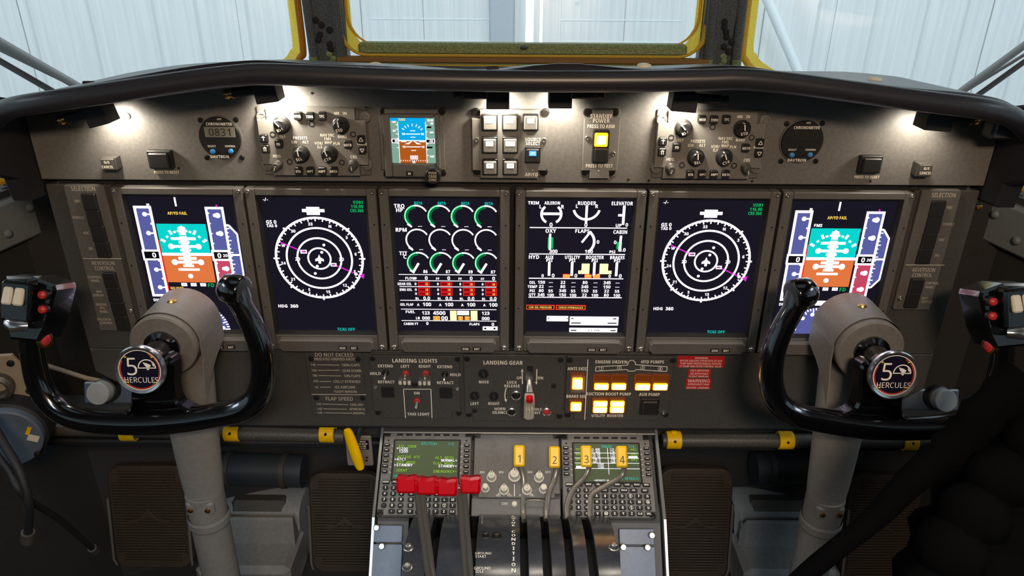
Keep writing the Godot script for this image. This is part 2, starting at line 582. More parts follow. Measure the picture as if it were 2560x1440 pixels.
func hangar() -> void:
	var w := structure("wall_hangar", "pale ribbed hangar wall with tall doors outside the windshield")
	# sheets between the seams, left to right, at z = -5; the gaps let the daylight through
	var xs := [-6.4, -3.7093, -2.6539, -2.072, -1.6419, -1.1393, -0.6793, -0.1802]
	for i in xs.size() - 1:
		part(w, "panel", S().box(T(Vector3((xs[i] + xs[i + 1]) * 0.5, 1.5, -5.0)), Vector3(xs[i + 1] - xs[i] - (0.018 if i in [1, 4] else 0.002), 8.2, 0.06), 0.004), M.hangar_sheet)
	var door := [0.0012, 0.0889, 0.1493, 0.1947, 0.2188, 0.3488]
	part(w, "post", S().box(T(Vector3((xs[-1] + door[0]) * 0.5, 1.5, -5.0)), Vector3(door[0] - xs[-1], 8.2, 0.2), 0.01), M.hangar_post)
	part(w, "panel", S().box(T(Vector3((door[0] + door[1]) * 0.5, 1.5, -5.0)), Vector3(door[1] - door[0], 8.2, 0.06), 0.004), M.hangar_sheet)
	part(w, "panel", S().box(T(Vector3((door[2] + door[3]) * 0.5, 1.5, -5.0)), Vector3(door[3] - door[2], 8.2, 0.06), 0.004), M.hangar_sheet)
	part(w, "panel", S().box(T(Vector3((door[4] + door[5]) * 0.5, 1.5, -5.0)), Vector3(door[5] - door[4], 8.2, 0.06), 0.004), M.hangar_sheet)
	var xr := [door[5], 0.8323, 1.4363, 1.8739, 2.4019, 2.9447, 3.5715, 6.4]
	for i in xr.size() - 1:
		part(w, "panel", S().box(T(Vector3((xr[i] + xr[i + 1]) * 0.5, 1.5, -5.0)), Vector3(xr[i + 1] - xr[i] - (0.016 if i in [2, 5] else 0.002), 8.2, 0.06), 0.004), M.hangar_sheet)
	# a grid of thin battens over the door leaves, ribs on the sheets beside them
	for u in [945.0, 985.0, 1030.0, 1075.0, 1120.0, 1165.0, 1205.0, 1400.0, 1450.0, 1500.0, 1545.0, 1600.0, 1660.0]:
		var x: float = (u - 1280.0) * 0.2884 / 100.0
		part(w, "batten", S().box(T(Vector3(x, 1.5, -4.969)), Vector3(0.010, 8.2, 0.003)), M.hangar_rib)
	for k in 11:
		for side in [[-1.0727, xs[-1]], [door[5], 1.2551]]:
			part(w, "batten", S().box(T(Vector3((side[0] + side[1]) * 0.5, -0.2 + k * 0.155, -4.969)), Vector3(side[1] - side[0], 0.010, 0.003)), M.hangar_rib)
	for x in [-3.55, -3.1, -2.62, -2.3, -1.92, -1.6, -1.3, 2.2, 2.62, 3.0, 3.3, 3.75, 4.2]:
		part(w, "rib", S().prism(T(Vector3(x, -2.6, -4.97), Rx(-90)), PackedVector2Array([Vector2(-0.09, 0), Vector2(-0.05, -0.03), Vector2(0.05, -0.03), Vector2(0.09, 0)]), 0.0, 8.2), M.hangar_sheet)
	var brace := S().tube([Vector3(1.6678, 1.0561, -4.6), Vector3(2.1164, 0.3203, -4.6)], [0.035], 12)
	part(w, "brace", brace, M.hangar_rib)
	var left := structure("wall_hangar_left", "pale hangar side wall beyond the cockpit", "wall")
	part(left, "sheet", S().box(T(Vector3(-6.45, 1.5, 1.5)), Vector3(0.08, 8.2, 13.2)), M.hangar_sheet)
	var right := structure("wall_hangar_right", "pale hangar side wall beyond the opposite cockpit windows", "wall")
	part(right, "sheet", S().box(T(Vector3(6.45, 1.5, 1.5)), Vector3(0.08, 8.2, 13.2)), M.hangar_sheet)
	var back := structure("wall_hangar_back", "pale hangar wall behind the aircraft", "wall")
	part(back, "sheet", S().box(T(Vector3(0, 1.5, 8.1)), Vector3(13, 8.2, 0.08)), M.hangar_sheet)
	var roof := structure("ceiling_hangar", "pale hangar roof above the aircraft", "ceiling")
	part(roof, "sheet", S().box(T(Vector3(0, 5.64, 1.5)), Vector3(13, 0.08, 13.2)), M.hangar_sheet)
	var fl := structure("floor_hangar", "grey concrete hangar floor below the aircraft", "floor")
	part(fl, "slab", S().box(T(Vector3(0, -2.64, 1.5)), Vector3(13, 0.08, 13.2)), M.hangar_floor)
	for x in [-4.2, 0.0, 4.2]:
		fitting(Vector3(x, 5.47, -1.2), Vector3(x * 0.9, 0.6, -5.0), Vector2(2.6, 1.0), ["long white hangar light panel over the wiper beside the pipe flange", "long white hangar light panel over the bright door gap", "long white hangar light panel over the pale brace"][int(x / 4.2) + 1])
	fitting(Vector3(-5.35, 4.24, 1.5), Vector3(0, 0.6, 0.9), Vector2(2.4, 1.0), "white hangar light panel on the wall behind the four-key side")
	fitting(Vector3(0.0, 5.34, 6.45), Vector3(0, 0.5, 0.3), Vector2(4.0, 1.6), "white hangar light panel over the cockpit roof")
	fitting(Vector3(5.35, 4.24, 1.5), Vector3(0, 0.6, 0.9), Vector2(2.4, 1.0), "white hangar light panel on the wall behind the two-key side")


func fitting(where: Vector3, towards: Vector3, size: Vector2, label: String) -> void:
	var f := thing("hangar_lamp", label, "lamp", where, Basis.looking_at(towards - where), "hangar light panels")
	part(f, "housing", S().box(T(Vector3(0, 0, 0.04)), Vector3(size.x + 0.08, size.y + 0.08, 0.06), 0.01), M.hangar_rib)
	part(f, "lamp_diffuser", S().box(T(Vector3(0, 0, 0.004)), Vector3(size.x, size.y, 0.008)), M.hangar_tube)


# ---- the cockpit shell
func wall_run(parent: Node3D, called: String, a: Vector3, b: Vector3, y0: float, y1a: float, y1b: float, m: Material, thick := 0.03) -> void:
	# an upright wall from a to b (plan), its top running from y1a to y1b; thickness to the outside
	var s := S()
	var d := (b - a); d.y = 0
	var out := d.normalized().cross(Vector3.UP) * thick
	var p := [Vector3(a.x, y0, a.z), Vector3(b.x, y0, b.z), Vector3(b.x, y1b, b.z), Vector3(a.x, y1a, a.z)]
	s.quad(p[0], p[1], p[2], p[3], -out)
	s.quad(p[0] + out, p[1] + out, p[2] + out, p[3] + out, out)
	s.quad(p[3], p[2], p[2] + out, p[3] + out, Vector3.UP)
	s.quad(p[0], p[1], p[1] + out, p[0] + out, Vector3.DOWN)
	s.quad(p[0], p[3], p[3] + out, p[0] + out, -d)
	s.quad(p[1], p[2], p[2] + out, p[1] + out, d)
	part(parent, called, s, m)


func shell() -> void:
	var f := structure("floor", "dark cockpit floor under the pedals", "floor")
	part(f, "floor_plate", S().box(T(Vector3(0, -0.02, 0.85)), Vector3(2.3, 0.04, 2.8)), M.dark_wall)
	var c := structure("ceiling", "dark padded cockpit ceiling", "ceiling")
	# an overhead hatch window is open to the hangar light
	for q in [[Vector3(0, 1.735, 0.965), Vector3(2.3, 0.05, 1.13)], [Vector3(0, 1.735, -0.29), Vector3(2.3, 0.05, 0.52)], [Vector3(0, 1.735, 0.185), Vector3(0.30, 0.05, 0.43)], [Vector3(-0.94, 1.735, 0.185), Vector3(0.42, 0.05, 0.43)], [Vector3(0.94, 1.735, 0.185), Vector3(0.42, 0.05, 0.43)], [Vector3(0, 1.735, 2.23), Vector3(2.3, 0.05, 0.06)], [Vector3(-0.80, 1.735, 1.865), Vector3(0.70, 0.05, 0.67)], [Vector3(0.80, 1.735, 1.865), Vector3(0.70, 0.05, 0.67)]]:
		part(c, "roof_skin", S().box(T(q[0]), q[1]), M.dark_wall)
	for s in [-1.0, 1.0]:
		part(c, "eyebrow_pane", S().box(T(Vector3(s * 0.44, 1.735, 0.185)), Vector3(0.59, 0.01, 0.44)), M.glass)
	part(c, "hatch_pane", S().box(T(Vector3(0, 1.735, 1.865)), Vector3(0.92, 0.01, 0.69)), M.glass)
	var b := structure("wall_back", "dark cockpit rear bulkhead", "wall")
	part(b, "bulkhead", S().box(T(Vector3(0, 0.86, 2.24)), Vector3(2.3, 1.76, 0.05)), M.dark_wall)
	var fr := structure("wall_front", "green primed nose bulkhead and window posts under the windshield", "wall")
	wall_run(fr, "bulkhead", Vector3(-0.40, 0, -0.47), Vector3(0.43, 0, -0.47), 0.0, 1.028, 1.028, M.dark_wall)
	part(fr, "header", S().box(T(Vector3(0.015, 1.60, -0.46)), Vector3(0.84, 0.22, 0.03)), M.dark_wall)
	for s in [-1.0, 1.0]:
		var w := structure("wall_nose_left" if s < 0 else "wall_nose_right", "dark slanting nose wall", "wall")
		w.set_meta("label", "dark slanting nose wall with a riveted sill beside the " + ("pipe flange" if s < 0 else "black seat"))
		var x0 := -0.40 if s < 0 else 0.43
		var pts := [Vector3(x0, 1.028, -0.47), Vector3(s * 0.86, 0.875, -0.30), Vector3(s * 1.03, 0.84, 0.15), Vector3(s * 1.06, 0.84, 2.22)]
		for i in 3:
			if i == 2:
				w = structure("wall_left" if s < 0 else "wall_right", "dark cockpit side wall behind the " + ("four-key side" if s < 0 else "two-key side") + " console", "wall")
			var p: Vector3 = pts[i]
			var q: Vector3 = pts[i + 1]
			if s < 0:
				wall_run(w, "lower_panel", q, p, 0.0, q.y, p.y, M.dark_wall)
				wall_run(w, "upper_panel", q, p, 1.47, 1.72, 1.72, M.dark_wall)
			else:
				wall_run(w, "lower_panel", p, q, 0.0, p.y, q.y, M.dark_wall)
				wall_run(w, "upper_panel", p, q, 1.47, 1.72, 1.72, M.dark_wall)
		var nose: Node3D = get_node("wall_nose_left" if s < 0 else "wall_nose_right")
		for p in [Vector3(s * 1.03, 1.2, 0.16), Vector3(s * 1.05, 1.2, 1.1)]:
			part(w, "window_post", S().box(T(p), Vector3(0.05, 0.78, 0.07), 0.008), M.post_paint)
		# riveted sill strip below the side window
		var a: Vector3 = pts[1] + Vector3(s * -0.02, -0.02, 0.0)
		var bq: Vector3 = pts[2] + Vector3(s * -0.02, -0.02, 0.0)
		var mid := (a + bq) * 0.5
		var dir := (bq - a).normalized()
		var bs := Basis(dir, Vector3.UP, dir.cross(Vector3.UP)).orthonormalized()
		part(nose, "sill_strip", S().box(Transform3D(bs, mid + Vector3(s * -0.016, -0.028, 0)), Vector3((bq - a).length(), 0.075, 0.03), 0.004), M.sill_grey)
		part(nose, "seal", S().tube([a + Vector3(s * -0.01, 0.038, 0), bq + Vector3(s * -0.01, 0.038, 0)], [0.007], 10), M.sealant)
		for k in 10:
			var rp := a.lerp(bq, (k + 0.5) / 10.0) + Vector3(s * -0.036, -0.012 - 0.026 * (k % 2), 0.004)
			part(nose, "rivet", S().lathe(Transform3D(Ry(90.0 if s < 0 else -90.0), rp), [Vector2(0.0075, -0.002), Vector2(0.0065, 0.003), Vector2(0.0035, 0.005), Vector2(0, 0.0055)], 10, true), M.sill_grey)
	var lamp := thing("flood_lamp", "warm cockpit flood lamp on the ceiling behind the seats", "lamp", Vector3(0.16, 1.665, 1.418), Basis.looking_at(Vector3(-0.06, -0.855, -1.4)))
	part(lamp, "housing", S().box(T(Vector3(0, 0, 0.03)), Vector3(0.34, 0.16, 0.05), 0.01), M.soft_black)
	part(lamp, "lens", S().box(T(Vector3(0, 0, 0.002)), Vector3(0.30, 0.12, 0.006), 0.002), M.flood_lens)


func post(parent: Node3D, foot: Vector3, head: Vector3, w: float) -> void:
	var up := (head - foot).normalized()
	var bs := Basis(Vector3(1, 0, 0), up, Vector3(1, 0, 0).cross(up)).orthonormalized()
	var len_ := (head - foot).length()
	var mid := (head + foot) * 0.5
	# channel with a dark web between two rounded flanges
	var o := part(parent, "post", S().box(Transform3D(bs, mid - bs.z * 0.022), Vector3(w, len_, 0.03), 0.003), M.post_paint)
	for s in [-1.0, 1.0]:
		part(o, "flange", S().tube([foot + Vector3(s * w * 0.36, 0, -0.004), head + Vector3(s * w * 0.36, 0, -0.004)], [w * 0.13], 12, true, 0.8), M.post_paint)
		part(o, "foot_flange", S().tube([foot + Vector3(s * w * 0.37, 0, 0.0), foot.lerp(head, 0.1) + Vector3(s * w * 0.37, 0, 0.0)], [w * 0.135, w * 0.12], 12, true, 0.8), M.green_primer)
	part(o, "web", S().box(Transform3D(bs, mid + bs.z * (-0.005)), Vector3(w * 0.5, len_, 0.006)), M.post_paint)
	for k in 11:
		var p := foot.lerp(head, 0.015 + k * 0.035) + Vector3(rng.randf_range(-0.2, 0.2) * w, 0, 0.0)
		part(o, "bolt", S().lathe(Transform3D(bs, p), [Vector2(0.006, -0.004), Vector2(0.0055, 0.001), Vector2(0.003, 0.002), Vector2(0.0, 0.002)], 9), M.green_primer if k < 4 else M.matt_black)


func window_outline(x0: float, x1: float, y0: float, y1: float, r: float, z: float) -> Array:
	var o := []
	var pr := rrect(x1 - x0, y1 - y0, r, 7)
	for p in pr:
		o.append(Vector3((x0 + x1) * 0.5 + p.x, (y0 + y1) * 0.5 + p.y, z))
	o.append(o[0]); o.append(o[1])
	return o


func side_radii(o: Array, yb: float, thin: float, thick: float) -> Array:
	var r := []
	for p in o:
		r.append(lerpf(thin, thick, smoothstep(yb + 0.002, yb + 0.045, p.y)))
	return r


func windows() -> void:
	var x0 := -0.2982
	var x1 := 0.33
	var yb := 1.0744
	var w := structure("window_1", "centre windshield pane in a green frame with yellow sealant", "window")
	part(w, "pane", S().box(T(Vector3((x0 + x1) * 0.5, yb + 0.22, -0.462)), Vector3(x1 - x0, 0.46, 0.012)), M.glass)
	part(w, "seal", S().tube(window_outline(x0 - 0.004, x1 + 0.004, yb - 0.004, yb + 0.46, 0.045, -0.44), side_radii(window_outline(x0 - 0.004, x1 + 0.004, yb - 0.004, yb + 0.46, 0.045, -0.44), yb, 0.0026, 0.008), 10, false), M.sealant)
	# sealant smeared over the edge of the glass: a thin translucent film
	var film := S()
	var o1 := rrect(x1 - x0 + 0.012, 0.47, 0.045, 7)
	var o2 := rrect(x1 - x0 - 0.030, 0.452, 0.050, 7)
	var fc := Vector3((x0 + x1) * 0.5, yb + 0.226, -0.4535)
	for k in o1.size():
		var j := (k + 1) % o1.size()
		film.quad(fc + Vector3(o1[k].x, o1[k].y, 0), fc + Vector3(o1[j].x, o1[j].y, 0), fc + Vector3(o2[j].x, o2[j].y, 0), fc + Vector3(o2[k].x, o2[k].y, 0), Vector3(0, 0, 1))
	part(w, "sealant_film", film, M.film)
	part(w, "inner_seal", S().tube(window_outline(x0 + 0.008, x1 - 0.008, yb + 0.012, yb + 0.45, 0.05, -0.455), side_radii(window_outline(x0 + 0.008, x1 - 0.008, yb + 0.012, yb + 0.45, 0.05, -0.455), yb, 0.001, 0.003), 10, false), M.sealant)
	part(w, "frame", S().box(T(Vector3((x0 + x1) * 0.5, yb + 0.006, -0.458)), Vector3(x1 - x0 - 0.05, 0.020, 0.03), 0.004), M.green_primer)
	part(w, "retainer", S().box(T(Vector3((x0 + x1) * 0.5, yb - 0.0105, -0.436)), Vector3(x1 - x0 + 0.02, 0.009, 0.024), 0.002), M.brown_primer)
	part(w, "ledge", S().box(T(Vector3((x0 + x1) * 0.5, yb - 0.026, -0.425)), Vector3(x1 - x0 + 0.04, 0.022, 0.03), 0.003), M.green_primer)
	part(w, "trim", S().box(T(Vector3((x0 + x1) * 0.5, yb - 0.0165, -0.4115)), Vector3(x1 - x0 - 0.02, 0.0022, 0.004)), M.sealant)
	for k in 9:
		part(w, "bolt", S().lathe(T(Vector3(lerpf(x0 + 0.04, x1 - 0.04, k / 8.0), yb - 0.031, -0.41)), [Vector2(0.007, 0), Vector2(0.006, 0.003), Vector2(0, 0.004)], 10), M.old_sealant if k % 2 else M.green_primer)
	part(w, "clip", S().box(T(Vector3(0.018, 1.0852, -0.44)), Vector3(0.014, 0.007, 0.012), 0.003), M.post_paint)
	var fr: Node3D = get_node("wall_front")
	post(fr, Vector3(-0.3273, 1.0442, -0.44), Vector3(-0.3247, 1.2755, -0.4), 0.066)
	post(fr, Vector3(0.368, 1.0441, -0.44), Vector3(0.3536, 1.2798, -0.4), 0.068)
	for s in [-1.0, 1.0]:
		var q := structure("window_2" if s < 0 else "window_3", "side windshield pane beside the green post, " + ("with the grey double wiper arm" if s < 0 else "with the pale brace behind it"), "window")
		var e0 := Vector3(-0.3752, 1.1068, -0.45) if s < 0 else Vector3(0.4074, 1.112, -0.45)
		var far := Vector3(s * 0.86, 0.88, -0.30)
		# frame corner: yellow seal down along the post, round the corner and outwards
		var b0 := Vector3(-0.372, 1.0524, -0.452) if s < 0 else Vector3(0.4057, 1.0522, -0.452)
		var t0 := Vector3(-0.3701, 1.2761, -0.44) if s < 0 else Vector3(0.3971, 1.2809, -0.44)
		var path := [t0, t0.lerp(b0, 0.5), b0 + (t0 - b0) * 0.12, b0 + Vector3(s * 0.006, 0.012, 0), b0 + Vector3(s * 0.028, -0.008, 0.008), b0.lerp(far, 0.25) + Vector3(0, -0.004, 0), b0.lerp(far, 0.6), far + Vector3(0, 0.02, 0)]
		part(q, "seal", S().tube(curve(path, 6), [0.006], 10, false), M.sealant if s > 0 else M.old_sealant)
		var band := S()
		var cp := curve(path, 6)
		for k in cp.size() - 1:
			var off := Vector3(s * 0.020, 0.010, -0.008)
			var low := Vector3(0, 0, -0.008)
			band.quad(cp[k] + low, cp[k + 1] + low, cp[k + 1] + off, cp[k] + off, Vector3(0, 0, 1))
		part(q, "sealant_film", band, M.film)
		part(q, "frame", S().tube(curve([b0 + Vector3(s * 0.012, -0.02, 0), b0.lerp(far, 0.3) + Vector3(0, -0.02, 0), far + Vector3(0, 0.0, 0)], 5), [0.016], 10), M.green_primer)
		var g := S()
		var a := Vector3(b0.x, b0.y, -0.462)
		var bq := Vector3(far.x, far.y + 0.005, far.z - 0.012)
		g.quad(a, bq, Vector3(bq.x, 1.5, bq.z), Vector3(t0.x, 1.5, -0.452), Vector3(0, 0, 1))
		part(q, "pane", g, M.glass)
		var r := thing("windshield_wiper", "grey double wiper arm slanting behind the " + ("windshield beside the wheel with the round fittings" if s < 0 else "windshield with the pale brace"), "wiper", Vector3.ZERO)
		if s < 0:
			part(r, "arm", S().tube([Vector3(-1.0568, 1.0922, -0.62), Vector3(-0.8763, 0.9763, -0.62), Vector3(-0.8021, 0.9179, -0.6)], [0.0085], 10), M.wiper)
			part(r, "link", S().tube([Vector3(-1.0677, 1.0559, -0.62), Vector3(-0.9328, 0.9679, -0.62), Vector3(-0.853, 0.9094, -0.6)], [0.0065], 10), M.wiper_dark)
			part(r, "blade", S().box(Transform3D(Rz(-28.0), Vector3(-0.9853, 1.0306, -0.63)), Vector3(0.22, 0.012, 0.004)), M.wiper)
		else:
			part(r, "arm", S().tube([Vector3(1.0454, 1.1061, -0.62), Vector3(0.8926, 0.97, -0.62), Vector3(0.825, 0.9047, -0.6)], [0.0075], 10), M.wiper)
			part(r, "link", S().tube([Vector3(1.0552, 1.0747, -0.62), Vector3(0.9307, 0.9647, -0.62), Vector3(0.8679, 0.8968, -0.6)], [0.0055], 10), M.wiper_dark)
			part(r, "blade", S().box(Transform3D(Rz(36.0), Vector3(0.9738, 1.0204, -0.63)), Vector3(0.2, 0.006, 0.004)), M.wiper)


# ---- glareshield
func glareshield() -> void:
	var g := thing("glareshield", "black padded glareshield with a rolled lip over the instrument panel", "glareshield")
	var lip := [Vector3(-0.6301, 1.0421, 0.035), Vector3(-0.5853, 1.0679, 0.07), Vector3(-0.5518, 1.082, 0.09), Vector3(-0.5041, 1.0912, 0.1), Vector3(-0.4235, 1.1028, 0.1), Vector3(-0.3483, 1.1138, 0.1), Vector3(-0.3004, 1.1196, 0.1), Vector3(-0.2659, 1.1219, 0.1), Vector3(-0.2064, 1.1202, 0.1), Vector3(-0.1212, 1.1175, 0.1), Vector3(-0.0015, 1.1162, 0.1), Vector3(0.1181, 1.117, 0.1), Vector3(0.2034, 1.1189, 0.1), Vector3(0.2417, 1.12, 0.1), Vector3(0.2892, 1.1165, 0.1), Vector3(0.3504, 1.1094, 0.1), Vector3(0.4389, 1.0986, 0.1), Vector3(0.5057, 1.0909, 0.1), Vector3(0.5447, 1.0817, 0.09), Vector3(0.5775, 1.0669, 0.07), Vector3(0.6231, 1.0413, 0.035)]
	var c := curve(lip, 5)
	part(g, "lip", S().tube(c, [0.0115], 16), M.vinyl)
	# top cover: from the lip forward to the windows, slightly wavy
	var rows := []
	for i in c.size():
		var p: Vector3 = c[i]
		var row := []
		var wave := 0.004 * sin(p.x * 31.0) * exp(-pow((p.x - 0.03) / 0.2, 2.0)) + 0.0022 * sin(p.x * 14.0)
		var k := clampf(1.0 - absf(p.x) / 0.62, 0.0, 1.0)
		row.append(p + Vector3(0, 0.0075, -0.006))
		row.append(p + Vector3(0, 0.0112 + wave, -0.012))
		row.append(p + Vector3(0, 0.0104 + wave, -0.022))
		row.append(Vector3(p.x, p.y - 0.002 + wave * 0.6 + 0.005 * smoothstep(0.28, 0.46, absf(p.x)) * smoothstep(0.57, 0.50, absf(p.x)), minf(p.z, 0.0) - 0.02 - 0.06 * smoothstep(0.28, 0.46, absf(p.x))))
		row.append(Vector3(p.x, lerpf(p.y - 0.06, 1.044 + 0.002 * sin(p.x * 25.0), minf(1.0, k * 3.0)), -0.10 - 0.26 * minf(1.0, k * 2.0)))
		row.append(Vector3(p.x, lerpf(p.y - 0.10, 1.03, minf(1.0, k * 3.0)), -0.14 - 0.26 * minf(1.0, k * 2.0)))
		rows.append(row)
	part(g, "top_cover", S().grid(rows), M.vinyl)
	# underside from the lip back to the panel
	var under := []
	for i in c.size():
		var p: Vector3 = c[i]
		under.append([p + Vector3(0, -0.006, -0.008), p + Vector3(0, -0.004, -0.05), Vector3(p.x, p.y + 0.0, minf(p.z - 0.06, 0.0))])
	part(g, "underside", S().grid(under), M.matt_black)
	for s in [-1.0, 1.0]:
		var poly := PackedVector2Array([Vector2(0.095, 1.07), Vector2(0.10, 1.04), Vector2(0.07, 1.0), Vector2(0.035, 0.985), Vector2(0.03, 0.955), Vector2(-0.03, 0.95), Vector2(-0.05, 1.06), Vector2(0.04, 1.085)])
		var bs := Basis(Vector3(0, 0, 1), Vector3(0, 1, 0), Vector3(-1, 0, 0))
		part(g, "cheek", S().prism(Transform3D(bs, Vector3(s * 0.613, 0, 0)), poly, -0.012, 0.012, 0.003), M.matt_black)
	for p in [Vector3(-0.1594, 1.1202, 0.03), Vector3(0.1503, 1.1214, 0.03), Vector3(0.4234, 1.1059, 0.02)]:
		part(g, "snap_button", S().lathe(T(p + Vector3(0, 0.002, 0), Rx(-90)), [Vector2(0.008, -0.003), Vector2(0.008, 0.001), Vector2(0.004, 0.0025), Vector2(0, 0.0025)], 14, true), M.ivory)


# ---- the panel itself
func instrument_panel() -> void:
	var t := thing("instrument_panel", "grey metal main instrument panel carrying the displays and gauges", "panel", Vector3(0, 0.78, 0))
	part(t, "upper_fascia", S().prism(at(Vector2(0, 0.9735), -0.012), PackedVector2Array([Vector2(-0.6, 0), Vector2(0.6, 0), Vector2(0.6, 0.088), Vector2(0.45, 0.112), Vector2(0.30, 0.128), Vector2(-0.30, 0.128), Vector2(-0.45, 0.112), Vector2(-0.6, 0.088)]), 0.0, 0.012, 0.001), M.panel)
	part(t, "backing", S().box(at(Vector2(0, 0.85), -0.016), Vector3(1.17, 0.25, 0.012)), M.matt_black)
	part(t, "lower_fascia", S().prism(at(Vector2(0, 0.659), -0.012), PackedVector2Array([Vector2(-0.45, -0.062), Vector2(0.45, -0.062), Vector2(0.545, -0.03), Vector2(0.597, 0.01), Vector2(0.597, 0.067), Vector2(-0.597, 0.067), Vector2(-0.597, 0.03), Vector2(-0.545, -0.005), Vector2(-0.50, -0.03)]), 0.0, 0.012, 0.001), M.panel_dark)
	for s in [-1.0, 1.0]:
		part(t, "side_flange", S().prism(at(Vector2(s * 0.5555, 0.847), -0.012), rrect(0.083, 0.240, 0.002), 0.0, 0.012, 0.0008), M.panel_dark)
	for p in [Vector2(-0.4735, 1.0548), Vector2(-0.2436, 1.0839), Vector2(-0.4222, 0.9897), Vector2(-0.0035, 0.9797), Vector2(0.4542, 0.9788), Vector2(0.1729, 0.9773), Vector2(0.304, 0.9777), Vector2(0.1469, 0.9787)]:
		screw(t, p, 0.0, 0.0045 if p.x < -0.4 and p.y > 1.03 else 0.0016, M.steel if p.x < -0.4 and p.y > 1.03 else M.matt_black)
	for p in [Vector2(-0.5887, 0.9511), Vector2(-0.5873, 0.8882), Vector2(0.6029, 0.9442), Vector2(0.5926, 0.915)]:
		screw(t, p, -0.003, 0.0045, M.brass)
	part(t, "lower_lip", S().box(at(Vector2(0, 0.594), -0.018), Vector3(0.90, 0.006, 0.03), 0.002), M.soft_black)


# ---- the six big displays
class Screen:
	var host
	var w: float
	var h: float
	var by := {}
	func p(u: float, v: float) -> Vector2: return Vector2((u - 0.5) * w, (0.5 - v) * h)
	func sh(c: String, layer: int) -> Shape:
		var k := "%s:%d" % [c, layer]
		if not by.has(k): by[k] = Shape.new()
		return by[k]
	func z(layer: int, o := Vector2.ZERO) -> Transform3D: return Transform3D(Basis(), Vector3(o.x, o.y, 0.00025 * layer))
	func fill(c: String, l: int, u0: float, v0: float, u1: float, v1: float) -> void:
		var a := p(u0, v0); var b := p(u1, v1)
		sh(c, l).cap(z(l), PackedVector2Array([a, Vector2(b.x, a.y), b, Vector2(a.x, b.y)]), 0, 1)
	func poly(c: String, l: int, pts: Array) -> void:
		var q := PackedVector2Array()
		for k in pts: q.append(p(k[0], k[1]))
		sh(c, l).cap(z(l), q, 0, 1)
	func line(c: String, l: int, u0: float, v0: float, u1: float, v1: float, t := 0.01) -> void:
		sh(c, l).bar(z(l), p(u0, v0), p(u1, v1), t * w)
	func frame(c: String, l: int, u0: float, v0: float, u1: float, v1: float, t := 0.01) -> void:
		var e := t * 0.5
		line(c, l, u0 - e, v0, u1 + e, v0, t); line(c, l, u0 - e, v1, u1 + e, v1, t); line(c, l, u0, v0, u0, v1, t); line(c, l, u1, v0, u1, v1, t)
	func arc(c: String, l: int, u: float, v: float, r: float, a0 := 0.0, a1 := 360.0, t := 0.012) -> void:
		sh(c, l).ring(z(l, p(u, v)), (r - t * 0.5) * w, (r + t * 0.5) * w, a0, a1, maxi(6, int(absf(a1 - a0) / 6)))
	func dot(c: String, l: int, u: float, v: float, r: float) -> void:
		sh(c, l).cap(z(l, p(u, v)), host.disc(r * w, 14), 0, 1)
	func ray(c: String, l: int, u: float, v: float, a: float, r0: float, r1: float, t := 0.008) -> void:
		var o := p(u, v)
		var d := Vector2(cos(deg_to_rad(a)), sin(deg_to_rad(a)))
		sh(c, l).bar(z(l), o + d * r0 * w, o + d * r1 * w, t * w)
	func text(c: String, l: int, u: float, v: float, s: String, size := 0.02, squeeze := 1.0, align := 0, mono := false) -> void:
		var q := p(u, v)
		sh(c, l).glyphs(Transform3D(Basis(), Vector3(q.x, q.y, 0.00025 * l)), host.mono_font if mono else host.bold_font, s, size * h, squeeze, align)
	func commit(parent: Node3D, off: Vector3) -> void:
		var m := ArrayMesh.new()
		for k in by:
			var a := []
			a.resize(Mesh.ARRAY_MAX)
			a[Mesh.ARRAY_VERTEX] = by[k].v; a[Mesh.ARRAY_NORMAL] = by[k].n
			m.add_surface_from_arrays(Mesh.PRIMITIVE_TRIANGLES, a)
			m.surface_set_material(m.get_surface_count() - 1, host.M["scr_" + k.get_slice(":", 0)])
		var o := MeshInstance3D.new()
		o.name = "screen_marking"
		o.mesh = m
		parent.add_child(o, true)
		o.position = off


func new_screen(w: float, h: float) -> Screen:
	var s := Screen.new()
	s.host = self; s.w = w; s.h = h
	return s


